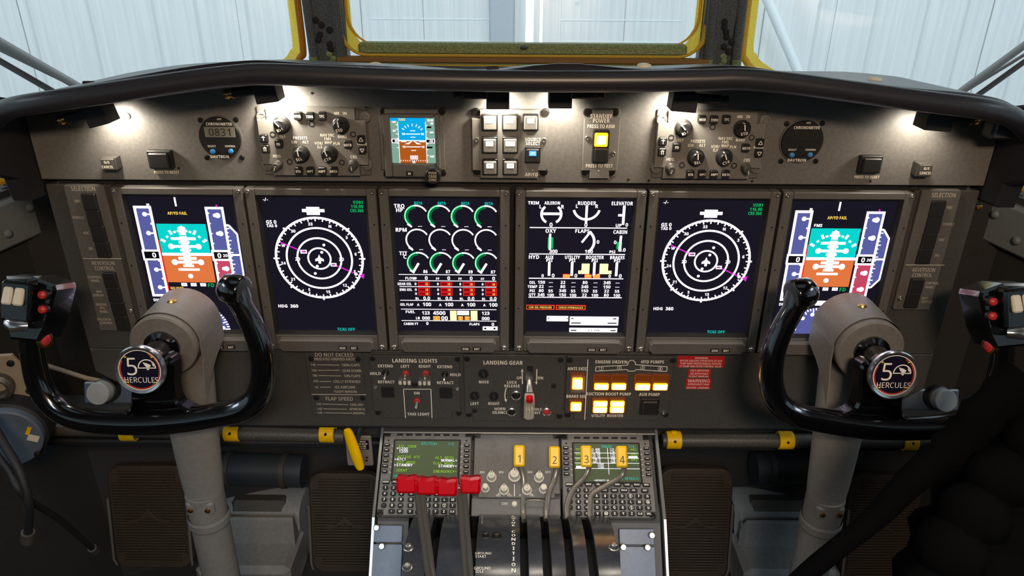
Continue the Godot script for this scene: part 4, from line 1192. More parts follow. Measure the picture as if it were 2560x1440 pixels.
func nav_panel(c: Vector2, label: String, i: int) -> void:
	var t := thing("display_control_panel", label, "control panel", Vector3(c.x, c.y, 0), Basis(), "display control panels")
	O = Vector2(-0.2468, 1.0267)
	var r := Rect2(-0.3121, 0.9837, 0.1323, 0.0839)
	plate(t, r, 0.0, 0.010, M.unit, notched(r.size.x, r.size.y, Vector2(0.012, 0.014), 15))
	plate(t, Rect2(r.position - Vector2(0.001, 0.001), r.size + Vector2(0.002, 0.002)), -0.001, 0.004, M.bezel, null, "mount")
	for q in [[Vector2(-0.281, 1.0483), 40.0, "RST"], [Vector2(-0.2096, 1.0478), 8.0, "STD"], [Vector2(-0.2619, 1.0119), 6.0, "SEL"], [Vector2(-0.2269, 1.0122), 22.0, "CTR"]]:
		round_knob(t, q[0], 0.010, 0.0105, 0.013, q[1], q[2])
	for q in [[Vector2(-0.2922, 0.9984), -20.0], [Vector2(-0.1984, 0.9991), 4.0]]:
		round_knob(t, q[0], 0.010, 0.0062, 0.014, q[1] + 180.0, "", M.dark_grey)
	var l := S()
	for q in [[Vector2(-0.26, 1.0592), "WXR"], [Vector2(-0.2454, 1.0588), "TERR"], [Vector2(-0.2306, 1.0594), "TFC"], [Vector2(-0.2873, 1.0249), "FD"], [Vector2(-0.2023, 1.0245), "MSTR"], [Vector2(-0.2668, 0.9909), "STA"], [Vector2(-0.2522, 0.991), "WPT"], [Vector2(-0.2375, 0.9911), "ARPT"], [Vector2(-0.2228, 0.9912), "DATA"], [Vector2(-0.3048, 1.0318), "↑"], [Vector2(-0.3046, 1.0187), "⇑"], [Vector2(-0.1858, 1.0311), "△"], [Vector2(-0.1854, 1.0181), "▽"]]:
		var b := square_key(t, q[0], 0.0095, 0.0098, 0.010, 0.0055, M.black)
		var s := S()
		var x := at(q[0], 0.0158)
		match q[1]:
			"↑", "⇑":
				for dx in ([0.0] if q[1] == "↑" else [-0.0011, 0.0011]):
					s.bar(x, Vector2(dx, -0.0026), Vector2(dx, 0.0022), 0.0009)
				s.cap(x, PackedVector2Array([Vector2(-0.0027, 0.0012), Vector2(0, 0.0032), Vector2(0.0027, 0.0012)]), 0.0, 1.0)
			"△", "▽":
				var d := 1.0 if q[1] == "△" else -1.0
				var pt := [Vector2(-0.0026, -0.0018 * d), Vector2(0.0026, -0.0018 * d), Vector2(0, 0.0026 * d)]
				for k in 3:
					s.bar(x, pt[k], pt[(k + 1) % 3], 0.0008)
			_:
				s.glyphs(x, bold_font, q[1], 0.0031, 0.85)
		part(b, "lettering", s, M.print)
	for p in [Vector2(-0.2454, 1.0491), Vector2(-0.2944, 1.0359), Vector2(-0.2777, 1.0016), Vector2(-0.2129, 1.0011), Vector2(-0.1958, 1.0365)]:
		part(t, "set_screw", S().lathe(at(p, 0.010), [Vector2(0.0037, 0), Vector2(0.0037, 0.0006), Vector2(0.0026, 0.0006), Vector2(0.0024, -0.001), Vector2(0, -0.001)], 14), M.matt_black)
	for q in [[Vector2(-0.285, 1.0634), "RANGE", 0.0034], [Vector2(-0.2713, 1.0635), "MODE", 0.0034], [Vector2(-0.2137, 1.062), "MB", 0.0034], [Vector2(-0.2039, 1.062), "IN", 0.0034], [Vector2(-0.2094, 1.0335), "BARO", 0.0034], [Vector2(-0.2612, 1.0316), "PRESETS", 0.0037], [Vector2(-0.2692, 1.0265), "GW", 0.0036], [Vector2(-0.2553, 1.0266), "ALT", 0.0036], [Vector2(-0.2276, 1.0353), "NAV SRC", 0.0035], [Vector2(-0.2275, 1.0308), "FMS", 0.0035], [Vector2(-0.239, 1.0252), "VOR/", 0.0035], [Vector2(-0.227, 1.0263), "MAP", 0.0035], [Vector2(-0.2172, 1.0249), "PLN", 0.0035], [Vector2(-0.2385, 1.0207), "ILS", 0.0035], [Vector2(-0.2929, 1.0087), "HDG", 0.0037], [Vector2(-0.1977, 1.0083), "CRS", 0.0037], [Vector2(-0.1859, 1.0246), "RANGE", 0.003], [Vector2(-0.2829, 1.0329), "TILT", 0.003]]:
		paint(l, q[0], 0.0103, q[1], q[2], 0.9)
	part(t, "lettering", l, M.print)
	for p in [Vector2(-0.3065, 1.056), Vector2(-0.1809, 1.0568), Vector2(-0.3076, 0.9957), Vector2(-0.183, 0.9971)]:
		screw(t, p, 0.003, 0.0075, M.unit, "slot")


func chronometer(c: Vector2, label: String, reading: String) -> void:
	var t := thing("chronometer", label, "clock", Vector3(c.x, c.y, 0), Basis(), "round chronometers")
	O = Vector2(-0.3627, 1.0294)
	var r := 0.0262
	part(t, "case", S().lathe(at(O, 0.0), [Vector2(r, 0), Vector2(r, 0.003), Vector2(r * 0.96, 0.0048), Vector2(0, 0.0048)], 40), M.black)
	part(t, "rim", S().lathe(at(O, 0.0), [Vector2(r * 1.04, 0), Vector2(r * 1.04, 0.0028), Vector2(r, 0.003)], 40), M.bezel)
	var w := Rect2(-0.3799, 1.0304, 0.0376, 0.0129)
	part(t, "window", S().box(at(rc(w), 0.0045), Vector3(w.size.x, w.size.y, 0.0014), 0.0003), M.lcd if reading == "0831" else M.key)
	part(t, "digits", S().glyphs(at(rc(w), 0.0056), mono_font, reading, 0.0085, 1.05), M.lcd_ink if reading == "0831" else M.matt_black)
	var l := S()
	paint(l, Vector2(-0.359, 1.0527), 0.0050, "UTC", 0.0022); paint(l, Vector2(-0.3604, 1.0468), 0.0050, "CHRONOMETER", 0.0036, 0.85)
	paint(l, Vector2(-0.3738, 1.0193), 0.0050, "SELECT", 0.0024, 0.9); paint(l, Vector2(-0.3509, 1.0194), 0.0050, "CONTROL", 0.0024, 0.85); paint(l, Vector2(-0.366, 1.0061), 0.0050, "DAVTRON", 0.0036, 1.0)
	part(t, "lettering", l, M.print)
	for p in [Vector2(-0.3734, 1.0127), Vector2(-0.3508, 1.0133)]:
		part(t, "button", S().lathe(at(p, 0.0045), [Vector2(0.0031, 0), Vector2(0.0031, 0.002), Vector2(0.0022, 0.0027), Vector2(0, 0.0027)], 16, true), M.blue_button)
	for p in [Vector2(-0.3844, 1.0505), Vector2(-0.3405, 1.0513), Vector2(-0.384, 1.0034), Vector2(-0.3402, 1.0037)]:
		screw(t, p, 0.0, 0.0034)


func standby_display() -> void:
	var r := Rect2(-0.1644, 0.983, 0.0796, 0.0839)
	var t := thing("standby_display", "small square standby attitude screen with blue sky and brown ground", "display", Vector3(rc(r).x, rc(r).y, 0))
	plate(t, r, 0.0, 0.006, M.panel, notched(r.size.x, r.size.y, Vector2(0.008, 0.008), 15), "mount")
	var b := Rect2(-0.1585, 0.9846, 0.0687, 0.0775)
	var w := Rect2(-0.1495, 1.0013, 0.0542, 0.0567)
	# bezel rails round the screen
	var s := S()
	for q in [Rect2(b.position.x, b.position.y, w.position.x - b.position.x, b.size.y), Rect2(w.end.x, b.position.y, b.end.x - w.end.x, b.size.y), Rect2(w.position.x, w.end.y, w.size.x, b.end.y - w.end.y), Rect2(w.position.x, b.position.y, w.size.x, w.position.y - b.position.y)]:
		s.box(at(rc(q), 0.010), Vector3(q.size.x, q.size.y, 0.012), 0.0012)
	part(t, "bezel", s, M.bezel)
	var scr := part(t, "screen", S().box(at(rc(w), 0.008), Vector3(w.size.x, w.size.y, 0.004)), M.scr_black)
	var d := new_screen(w.size.x, w.size.y)
	d.fill("sky", 1, 0.0, 0.0, 1.0, 0.5); d.fill("earth", 1, 0.0, 0.5, 1.0, 1.0)
	d.fill("grey", 2, 0.0, 0.08, 0.17, 1.0); d.fill("grey", 2, 0.79, 0.0, 1.0, 1.0)
	d.line("white", 3, 0.17, 0.1, 0.17, 1.0, 0.012); d.line("white", 3, 0.79, 0.1, 0.79, 1.0, 0.012); d.line("white", 3, 0.0, 0.505, 1.0, 0.505, 0.02)
	for k in 6:
		d.line("white", 3, 0.12, 0.16 + k * 0.1, 0.17, 0.16 + k * 0.1, 0.014); d.line("white", 3, 0.79, 0.18 + k * 0.13, 0.83, 0.18 + k * 0.13, 0.014)
	for a in [-50, -35, -20, 0, 20, 35, 50]:
		d.ray("white", 3, 0.49, 0.42, 90 + a, 0.24, 0.30, 0.016)
	for v in [0.36, 0.64]:
		d.line("white", 3, 0.33, v, 0.66, v, 0.018); d.text("white", 3, 0.28, v, "10", 0.045); d.text("white", 3, 0.71, v, "10", 0.045)
	for v in [0.29, 0.43, 0.72]:
		d.line("white", 3, 0.44, v, 0.55, v, 0.014)
	d.poly("white", 4, [[0.48, 0.51], [0.30, 0.58], [0.40, 0.58]]); d.poly("white", 4, [[0.50, 0.51], [0.68, 0.58], [0.58, 0.58]])
	d.line("white", 4, 0.22, 0.525, 0.34, 0.525, 0.02); d.line("white", 4, 0.64, 0.525, 0.76, 0.525, 0.02)
	d.fill("black", 4, 0.02, 0.47, 0.17, 0.55); d.frame("white", 5, 0.02, 0.47, 0.17, 0.55, 0.014); d.text("white", 5, 0.12, 0.51, "00", 0.05)
	d.fill("black", 4, 0.79, 0.47, 0.98, 0.55); d.frame("white", 5, 0.79, 0.47, 0.98, 0.55, 0.014); d.text("white", 5, 0.90, 0.51, "-00", 0.045)
	d.fill("black", 4, 0.82, 0.19, 0.92, 0.23); d.fill("black", 4, 0.80, 0.63, 0.93, 0.67)
	d.text("amber", 4, 0.26, 0.05, "TURN", 0.05, 0.8); d.text("green", 4, 0.27, 0.12, "CAGED", 0.05, 0.8)
	d.text("white", 4, 0.08, 0.1, "120", 0.04); d.text("white", 4, 0.08, 0.29, "60", 0.04); d.text("white", 4, 0.9, 0.06, "29.92", 0.045, 0.85); d.text("white", 4, 0.93, 0.13, "IN", 0.04); d.text("white", 4, 0.92, 0.32, "200", 0.035); d.text("white", 4, 0.91, 0.85, "500", 0.04)
	d.frame("white", 4, 0.42, 0.84, 0.58, 0.91, 0.014); d.text("white", 4, 0.5, 0.875, "N50", 0.045)
	for k in 13:
		d.line("white", 4, 0.2 + k * 0.05, 0.93, 0.2 + k * 0.05, 0.96, 0.01)
	d.text("white", 4, 0.49, 0.975, "05", 0.045)
	d.commit(scr, Vector3(rc(w).x - O.x, rc(w).y - O.y, 0.0102))
	var k := part(t, "knob", S().lathe(at(Vector2(-0.0975, 0.9921), 0.010), [Vector2(0.0085, 0), Vector2(0.0085, 0.012), Vector2(0.0095, 0.013), Vector2(0.0095, 0.026), Vector2(0.0085, 0.027), Vector2(0, 0.027)], 26), M.black)
	var kl := S()
	for q in [[0.0042, "PUSH"], [0.0, "CAGE"], [-0.0045, "SYNC"]]:
		kl.glyphs(at(Vector2(-0.0975, 0.9921) + Vector2(0, q[0]), 0.0373), bold_font, q[1], 0.0033, 0.85)
	part(k, "lettering", kl, M.faded_print)
	var m := square_key(t, Vector2(-0.1284, 0.9898), 0.009, 0.006, 0.016, 0.002, M.key)
	part(m, "lettering", S().glyphs(at(Vector2(-0.1284, 0.9898), 0.0182), bold_font, "M", 0.003), M.print)
	for p in [Vector2(-0.1579, 1.0638), Vector2(-0.0865, 1.0643), Vector2(-0.1591, 0.9854), Vector2(-0.0881, 0.9864)]:
		screw(t, p, 0.003, 0.0042)


func source_panel() -> void:
	var r := Rect2(-0.0505, 0.9823, 0.092, 0.0845)
	var t := thing("source_select_panel", "grey panel of lit square buttons marked source select", "control panel", Vector3(rc(r).x, rc(r).y, 0))
	plate(t, r, 0.0, 0.011, M.unit, notched(r.size.x, r.size.y, Vector2(0.010, 0.010), 15))
	plate(t, r, -0.001, 0.004, M.bezel, null, "mount")
	var at_ := [Vector2(-0.0284, 1.053), Vector2(-0.0039, 1.0532), Vector2(0.0211, 1.0534), Vector2(-0.0286, 1.0252), Vector2(-0.0033, 1.0254), Vector2(-0.0283, 0.9977), Vector2(-0.0031, 0.9979), Vector2(0.0243, 1.0135)]
	var words := ["HDG", "NAV", "ALT", "VS", "APPR", "BC", "IAS", "AFD"]
	for k in 8:
		var p: Vector2 = at_[k]
		var b := part(t, "annunciator_button", S().box(at(p, 0.0115), Vector3(0.0194, 0.0205, 0.007), 0.0008), M.black)
		part(b, "cap", S().box(at(p, 0.0165), Vector3(0.0160, 0.0165, 0.005), 0.0012), M.key if k == 7 else M.unit)
		part(b, "light_window", S().box(at(p + Vector2(0, 0.0030), 0.0190), Vector3(0.0088 if k != 4 else 0.0118, 0.0060, 0.0008), 0.0002), M.lamp_blue if k == 7 else M.lamp_white)
		part(b, "lettering", S().glyphs(at(p + Vector2(0, 0.0032), 0.0195), bold_font, words[k], 0.0030, 0.8), M.lcd if k != 7 else M.print)
	var l := S()
	paint(l, Vector2(0.0245, 1.0321), 0.0114, "SOURCE", 0.0042, 0.9); paint(l, Vector2(0.0246, 1.0271), 0.0114, "SELECT", 0.0042, 0.9); paint(l, Vector2(0.0233, 0.9877), 0.0114, "AP/FD", 0.0044, 0.9)
	paint(l, Vector2(0.0247, 0.9935), 0.0114, ".", 0.006)
	part(t, "lettering", l, M.print)
	for p in [Vector2(-0.0455, 1.0636), Vector2(0.0391, 1.0637), Vector2(-0.045, 0.9899), Vector2(0.0389, 0.9894)]:
		screw(t, p, 0.004, 0.0052, M.screw)
	for p in [Vector2(-0.0445, 1.0311), Vector2(0.0379, 1.0312)]:
		screw(t, p, 0.011, 0.0036, M.steel, "hex")


func standby_power() -> void:
	var r := Rect2(0.0862, 0.9826, 0.0442, 0.0854)
	var t := thing("standby_power_switch", "narrow grey standby power panel with an amber lit switch", "switch", Vector3(rc(r).x, rc(r).y, 0))
	plate(t, r, 0.0, 0.010, M.unit, notched(r.size.x, r.size.y, Vector2(0.010, 0.010), 15))
	plate(t, r, -0.001, 0.004, M.bezel, null, "mount")
	var w := Rect2(0.0977, 1.0044, 0.0199, 0.0407)
	part(t, "switch_body", S().box(at(rc(w), 0.012), Vector3(w.size.x, w.size.y, 0.010), 0.001), M.black)
	part(t, "amber_light", S().box(at(Vector2(0.1072, 1.0337), 0.0175), Vector3(0.0162, 0.0168, 0.004), 0.0012), M.lamp_amber)
	part(t, "light_core", S().box(at(Vector2(0.1072, 1.0337), 0.0197), Vector3(0.0112, 0.0106, 0.0008), 0.0002), M.lamp_core)
	part(t, "dark_half", S().box(at(Vector2(0.1078, 1.0146), 0.0175), Vector3(0.0162, 0.0168, 0.004), 0.0012), M.key)
	var l := S()
	paint(l, Vector2(0.1066, 1.0608), 0.0103, "STANDBY", 0.0050, 0.86); paint(l, Vector2(0.107, 1.0554), 0.0103, "POWER", 0.0050, 0.86); paint(l, Vector2(0.1069, 1.0486), 0.0103, "PRESS TO ARM", 0.0043, 0.82); paint(l, Vector2(0.1076, 0.9992), 0.0103, "PRESS TO TEST", 0.0043, 0.82)
	l.cap(at(Vector2(0.1075, 0.993), 0.0103), PackedVector2Array([Vector2(-0.001, -0.001), Vector2(0.0012, 0), Vector2(-0.001, 0.001)]), 0.0, 1.0)
	part(t, "lettering", l, M.print)
	for p in [Vector2(0.0899, 1.0641), Vector2(0.1235, 1.0643), Vector2(0.0905, 0.9898), Vector2(0.1238, 0.99)]:
		screw(t, p, 0.004, 0.0050, M.screw)
	for p in [Vector2(0.0913, 1.0341), Vector2(0.1238, 1.0147)]:
		screw(t, p, 0.010, 0.0032, M.steel, "hex")


func eyebrow_lamps() -> void:
	var names := [
		"black eyebrow lamp over the glideslope cancel and reset buttons, lit",
		"black eyebrow lamp over the range knob beside the 0831 chronometer, brightly lit",
		"black eyebrow lamp over the lit source select buttons",
		"black eyebrow lamp between the source select panel and the standby power switch",
		"black eyebrow lamp over the control panel beside the standby power switch",
		"black eyebrow lamp beside the small grey box at the panel's end"]
	# head rectangle on the picture of the panel, side of the socket, strength
	var q := [[Rect2(-0.4985, 1.0508, 0.0246, 0.0244), -1.0, 0.022], [Rect2(-0.2972, 1.0789, 0.0256, 0.0211), -1.0, 0.034], [Rect2(-0.0309, 1.0738, 0.0261, 0.0212), -1.0, 0.022], [Rect2(0.0409, 1.0752, 0.0266, 0.0202), 1.0, 0.022], [Rect2(0.183, 1.072, 0.0289, 0.0212), 1.0, 0.024], [Rect2(0.4803, 1.052, 0.0316, 0.0207), 1.0, 0.012]]
	for i in 6:
		var r: Rect2 = q[i][0]
		var s: float = q[i][1]
		var t := thing("eyebrow_lamp", names[i], "lamp", Vector3(rc(r).x, rc(r).y, 0.0), Basis(), "eyebrow lamps under the glareshield")
		var tilt := -14.0 if i == 0 else (-8.0 if i == 1 else (0.0 if i < 4 else 4.0))
		var b := Rz(-tilt)
		var hs := Vector3(r.size.x, r.size.y * 1.0, 0.030)
		# a hood open at the bottom and towards the panel
		var hood := S()
		hood.box(Transform3D(b, b * Vector3(0, 0.002, 0.047)), Vector3(hs.x, hs.y, 0.004), 0.001)
		hood.box(Transform3D(b, b * Vector3(-hs.x * 0.47, 0.002, 0.034)), Vector3(0.002, hs.y, 0.028), 0.0005)
		hood.box(Transform3D(b, b * Vector3(hs.x * 0.47, 0.002, 0.034)), Vector3(0.002, hs.y, 0.028), 0.0005)
		hood.box(Transform3D(b, b * Vector3(0, hs.y * 0.45, 0.034)), Vector3(hs.x, 0.003, 0.028), 0.0005)
		part(t, "hood", hood, M.soft_black)
		part(t, "arm", S().box(Transform3D(b, b * Vector3(s * (hs.x * 0.5 + 0.014), 0.006, 0.034)), Vector3(0.030, hs.y * 0.44, 0.016), 0.002), M.soft_black)
		part(t, "socket", S().lathe(Transform3D(b * Ry(90.0 * s), b * Vector3(s * (hs.x * 0.5 + 0.026), 0.006, 0.034)), [Vector2(0.0062, 0), Vector2(0.0062, 0.004), Vector2(0.0048, 0.005), Vector2(0.0048, 0.008), Vector2(0.0058, 0.009), Vector2(0.0058, 0.012), Vector2(0.003, 0.013), Vector2(0, 0.013)], 18), M.brass if i in [0, 1, 5] else M.soft_black)
		part(t, "bracket", S().box(T(Vector3(s * 0.006, hs.y * 0.5 + 0.012, 0.034)), Vector3(0.014, 0.03, 0.004), 0.001), M.soft_black)
		part(t, "lamp_lens", S().box(Transform3D(b, b * Vector3(0, 0.004, 0.034)), Vector3(hs.x * 0.6, hs.y * 0.5, 0.006), 0.002), M.lamp_lens)
		var l := SpotLight3D.new()
		l.name = "eyebrow_light"
		l.spot_angle = 78.0; l.spot_angle_attenuation = 0.6; l.spot_range = 3.0; l.spot_attenuation = 2.0
		l.light_color = rgb(255, 244, 226); l.light_energy = q[i][2]; l.light_size = 0.008; l.shadow_enabled = true
		t.add_child(l)
		l.look_at_from_position(Vector3(rc(r).x, rc(r).y - 0.004, 0.029), Vector3(rc(r).x - s * 0.012, rc(r).y - 0.05, 0.0), Vector3(0, 0, 1))
	var bx := thing("switch_box", "small grey box hung beside the last eyebrow lamp", "box", Vector3(0.5715, 1.0565, 0.04))
	part(bx, "case", S().box(T(Vector3.ZERO), Vector3(0.026, 0.024, 0.022), 0.003), M.soft_black)
	part(bx, "lid", S().box(T(Vector3(0, 0, 0.012)), Vector3(0.021, 0.019, 0.003), 0.001), M.wiper_dark)


func selection_panels() -> void:
	for i in 2:
		var r := Rect2(-0.5711, 0.7584, 0.0518, 0.2091) if i == 0 else Rect2(0.5201, 0.7997, 0.0502, 0.1696)
		var t := thing("selection_panel", "narrow grey selection panel with two columns of four black keys" if i == 0 else "narrow grey selection panel with four keys above two", "control panel", Vector3(rc(r).x, rc(r).y, 0), Basis(), "selection panels")
		plate(t, r, -0.002, 0.008, M.bezel)
		var l := S()
		var ks: Array
		if i == 0:
			ks = [Vector2(-0.5403, 0.9471), Vector2(-0.5397, 0.9249), Vector2(-0.5389, 0.9032), Vector2(-0.5381, 0.8812), Vector2(-0.5384, 0.837), Vector2(-0.5377, 0.8155), Vector2(-0.537, 0.7936), Vector2(-0.5365, 0.7725)]
			for q in [[Vector2(-0.5461, 0.9637), "SELECTION", 0.0052], [Vector2(-0.5438, 0.861), "REVERSION", 0.005], [Vector2(-0.5439, 0.8534), "CONTROL", 0.005], [Vector2(-0.5573, 0.947), "FMS", 0.0034], [Vector2(-0.5616, 0.9247), "VOR/ILS", 0.0034], [Vector2(-0.5562, 0.9037), "ADC", 0.0034], [Vector2(-0.5555, 0.8816), "IRS", 0.0034], [Vector2(-0.5603, 0.8404), "CONTROL", 0.0034], [Vector2(-0.5599, 0.8351), "PANEL", 0.0034], [Vector2(-0.5587, 0.819), "NAV", 0.0034], [Vector2(-0.561, 0.8135), "DISPLAY", 0.0034], [Vector2(-0.5604, 0.7995), "ENGINE", 0.0034], [Vector2(-0.56, 0.794), "PFD", 0.0034], [Vector2(-0.559, 0.7885), "PANEL", 0.0034], [Vector2(-0.5617, 0.7767), "ENG/DATA", 0.0034], [Vector2(-0.5602, 0.7711), "CONTROL", 0.0034]]:
				paint(l, q[0], 0.0063, q[1], q[2], 0.86, plain_font)
			l.bar(at(Vector2(-0.5434, 0.8674), 0.0063), Vector2(-0.0255, 0), Vector2(0.0255, 0), 0.0009)
		else:
			ks = [Vector2(0.5433, 0.9454), Vector2(0.5435, 0.9235), Vector2(0.543, 0.9018), Vector2(0.5424, 0.8802), Vector2(0.5421, 0.8364), Vector2(0.5416, 0.8154)]
			for q in [[Vector2(0.5481, 0.9631), "SELECTION", 0.0052], [Vector2(0.548, 0.8594), "REVERSION", 0.005], [Vector2(0.5476, 0.8518), "CONTROL", 0.005], [Vector2(0.5595, 0.9466), "FMS", 0.0034], [Vector2(0.5641, 0.9242), "VOR/ILS", 0.0034], [Vector2(0.5607, 0.9025), "ADC", 0.0034], [Vector2(0.5599, 0.8803), "IRS", 0.0034], [Vector2(0.5634, 0.8401), "CONTROL", 0.0034], [Vector2(0.5616, 0.8342), "PANEL", 0.0034], [Vector2(0.559, 0.8179), "NAV", 0.0034], [Vector2(0.5636, 0.8125), "DISPLAY", 0.0034]]:
				paint(l, q[0], 0.0063, q[1], q[2], 0.86, plain_font)
			l.bar(at(Vector2(0.5479, 0.8664), 0.0063), Vector2(-0.0255, 0), Vector2(0.0255, 0), 0.0009)
		part(t, "lettering", l, M.faded_print)
		for p in ks:
			part(t, "key", S().box(at(p, 0.008), Vector3(0.0178, 0.0224, 0.006), 0.0012), M.key)
		screw(t, Vector2(-0.5218, 0.79) if i == 0 else Vector2(0.5259, 0.8177), 0.006, 0.0036, M.steel, "hex")


# ---- units on the lower fascia
func toggle(t: Node3D, p: Vector2, tip: Vector2, z: float, nut: Material) -> void:
	var n := part(t, "toggle_switch", S().lathe(at(p, z), [Vector2(0.0046, 0), Vector2(0.0046, 0.003), Vector2(0.0034, 0.0036), Vector2(0.003, 0.002), Vector2(0, 0.002)], 16), nut)
	var a := Vector3(p.x - O.x, p.y - O.y, z + 0.002)
	var b := Vector3(lerpf(p.x, tip.x, 0.55) - O.x, lerpf(p.y, tip.y, 0.55) - O.y, z + 0.011)
	part(n, "bat", S().tube([a, a.lerp(b, 0.5), a.lerp(b, 0.9), b], [0.0015, 0.0021, 0.0026, 0.0014], 12), M.steel)


func lower_units() -> void:
	# speed limits placard
	var r := Rect2(-0.2927, 0.6178, 0.081, 0.1073)
	var t := thing("speed_placard", "grey engraved placard of flap and speed limits", "placard", Vector3(rc(r).x, rc(r).y, 0))
	plate(t, r, 0.0, 0.0018, M.panel_dark)
	var l := S()
	paint(l, Vector2(-0.2511, 0.7205), 0.002, "DO NOT EXCEED", 0.0058, 0.92, plain_font)
	paint(l, Vector2(-0.2507, 0.7133), 0.002, "INDICATED AIRSPEED KNOTS", 0.0040, 0.82, plain_font)
	var rows := [[910, "145", "100% FLAPS", 789, 794, 850, 876], [924, "168", "GEAR DOWN", 791, 796, 851, 879], [937, "180", "50% FLAPS", 792, 797, 853, 881], [951, "250", "LDG LT EXTENDED", 794, 799, 829, 868], [966, "Va", "SEE AIRPLANE", 796, 800, 829, 862]]
	var ra := [Vector2(-0.2824, 0.7038), Vector2(-0.2822, 0.6945), Vector2(-0.282, 0.6858), Vector2(-0.2819, 0.6764), Vector2(-0.2818, 0.6662)]
	var rb := [Vector2(-0.2767, 0.7038), Vector2(-0.2765, 0.6946), Vector2(-0.2768, 0.6859), Vector2(-0.2767, 0.6757), Vector2(-0.2766, 0.6662)]
	var rd := [Vector2(-0.2453, 0.7034), Vector2(-0.2455, 0.6948), Vector2(-0.2447, 0.6854), Vector2(-0.26, 0.6759), Vector2(-0.2609, 0.6664)]
	var rt := [Vector2(-0.2293, 0.7036), Vector2(-0.2284, 0.6943), Vector2(-0.2286, 0.6856), Vector2(-0.2369, 0.6761), Vector2(-0.2406, 0.6665)]
	for k in 5:
		paint(l, ra[k], 0.002, rows[k][1], 0.0036, 0.9, plain_font); paint(l, rt[k], 0.002, rows[k][2], 0.0040, 0.86, plain_font)
		l.bar(Transform3D(Basis(), Vector3(-O.x, -O.y, 0.002)), rb[k], rd[k], 0.0008)
	paint(l, Vector2(-0.2401, 0.659), 0.002, "FLIGHT MANUAL", 0.0038, 0.86, plain_font)
	l.bar(Transform3D(Basis(), Vector3(-O.x, -O.y, 0.002)), Vector2(-0.2901, 0.6538), Vector2(-0.2109, 0.6538), 0.0010)
	paint(l, Vector2(-0.2506, 0.6465), 0.002, "FLAP SPEED", 0.0058, 0.95, plain_font)
	var fa := [Vector2(-0.2813, 0.6372), Vector2(-0.281, 0.6288), Vector2(-0.2811, 0.6218)]
	var fb := [Vector2(-0.276, 0.6373), Vector2(-0.2757, 0.6289), Vector2(-0.2758, 0.6219)]
	var fd := [Vector2(-0.2386, 0.6362), Vector2(-0.2411, 0.6285), Vector2(-0.2352, 0.6215)]
	var ft := [Vector2(-0.2263, 0.6363), Vector2(-0.2263, 0.6286), Vector2(-0.2252, 0.6216)]
	for k in 3:
		paint(l, fa[k], 0.002, ["143", "143", "145"][k], 0.0036, 0.9, plain_font); paint(l, ft[k], 0.002, ["TAKE-OFF", "APPROACH", "LANDING"][k], 0.0038, 0.86, plain_font)
		l.bar(Transform3D(Basis(), Vector3(-O.x, -O.y, 0.002)), fb[k], fd[k], 0.0008)
	part(t, "lettering", l, M.faded_print)
	for p in [Vector2(-0.2842, 0.7137), Vector2(-0.2177, 0.7135), Vector2(-0.2837, 0.6483), Vector2(-0.2166, 0.6482)]:
		screw(t, p, 0.0018, 0.0042, M.matt_black)
	landing_light_panel()
	landing_gear_panel()
	hydraulic_panel()
	var st := [[Rect2(0.2357, 0.703, 0.0671, 0.0184), ["WARNING", "BEFORE GROUND OPERATION OF AUX", "PUMP VERIFY PROPER MANUAL POSITION", "OF RAMP AND DOOR CONTROL VALVE"], "wide red warning sticker about the pump on the lower panel"], [Rect2(0.2531, 0.6863, 0.0321, 0.014), ["FOR Q LIMITATIONS", "SEE APPLICABLE", "FLIGHT MANUAL"], "small red sticker about flight manual limits, middle of three"], [Rect2(0.2515, 0.6666, 0.0363, 0.0176), ["WARNING", "DEPRESSURIZE CABIN", "BEFORE LANDING"], "small red warning sticker about cabin pressure, lowest of three"]]
	for q in st:
		var rr: Rect2 = q[0]
		var s := thing("warning_sticker", q[2], "sticker", Vector3(rc(rr).x, rc(rr).y, 0.0), Basis(), "red stickers on the lower panel")
		part(s, "sheet", S().box(T(Vector3(0, 0, 0.0004)), Vector3(rr.size.x, rr.size.y, 0.0008), 0.0001), M.sticker_red)
		var tx := S()
		var n: int = q[1].size()
		for k in n:
			var big: bool = k == 0 and n == 3 and q[1][0] == "WARNING"
			tx.glyphs(T(Vector3(0, rr.size.y * (0.5 - (k + 0.6) / n), 0.001)), plain_font, q[1][k], 0.0050 if big else 0.0030, minf(1.0, rr.size.x * 0.94 / (0.0030 * 0.84 * maxf(8, q[1][k].length())) if not big else 1.0))
		part(s, "lettering", tx, M.print)


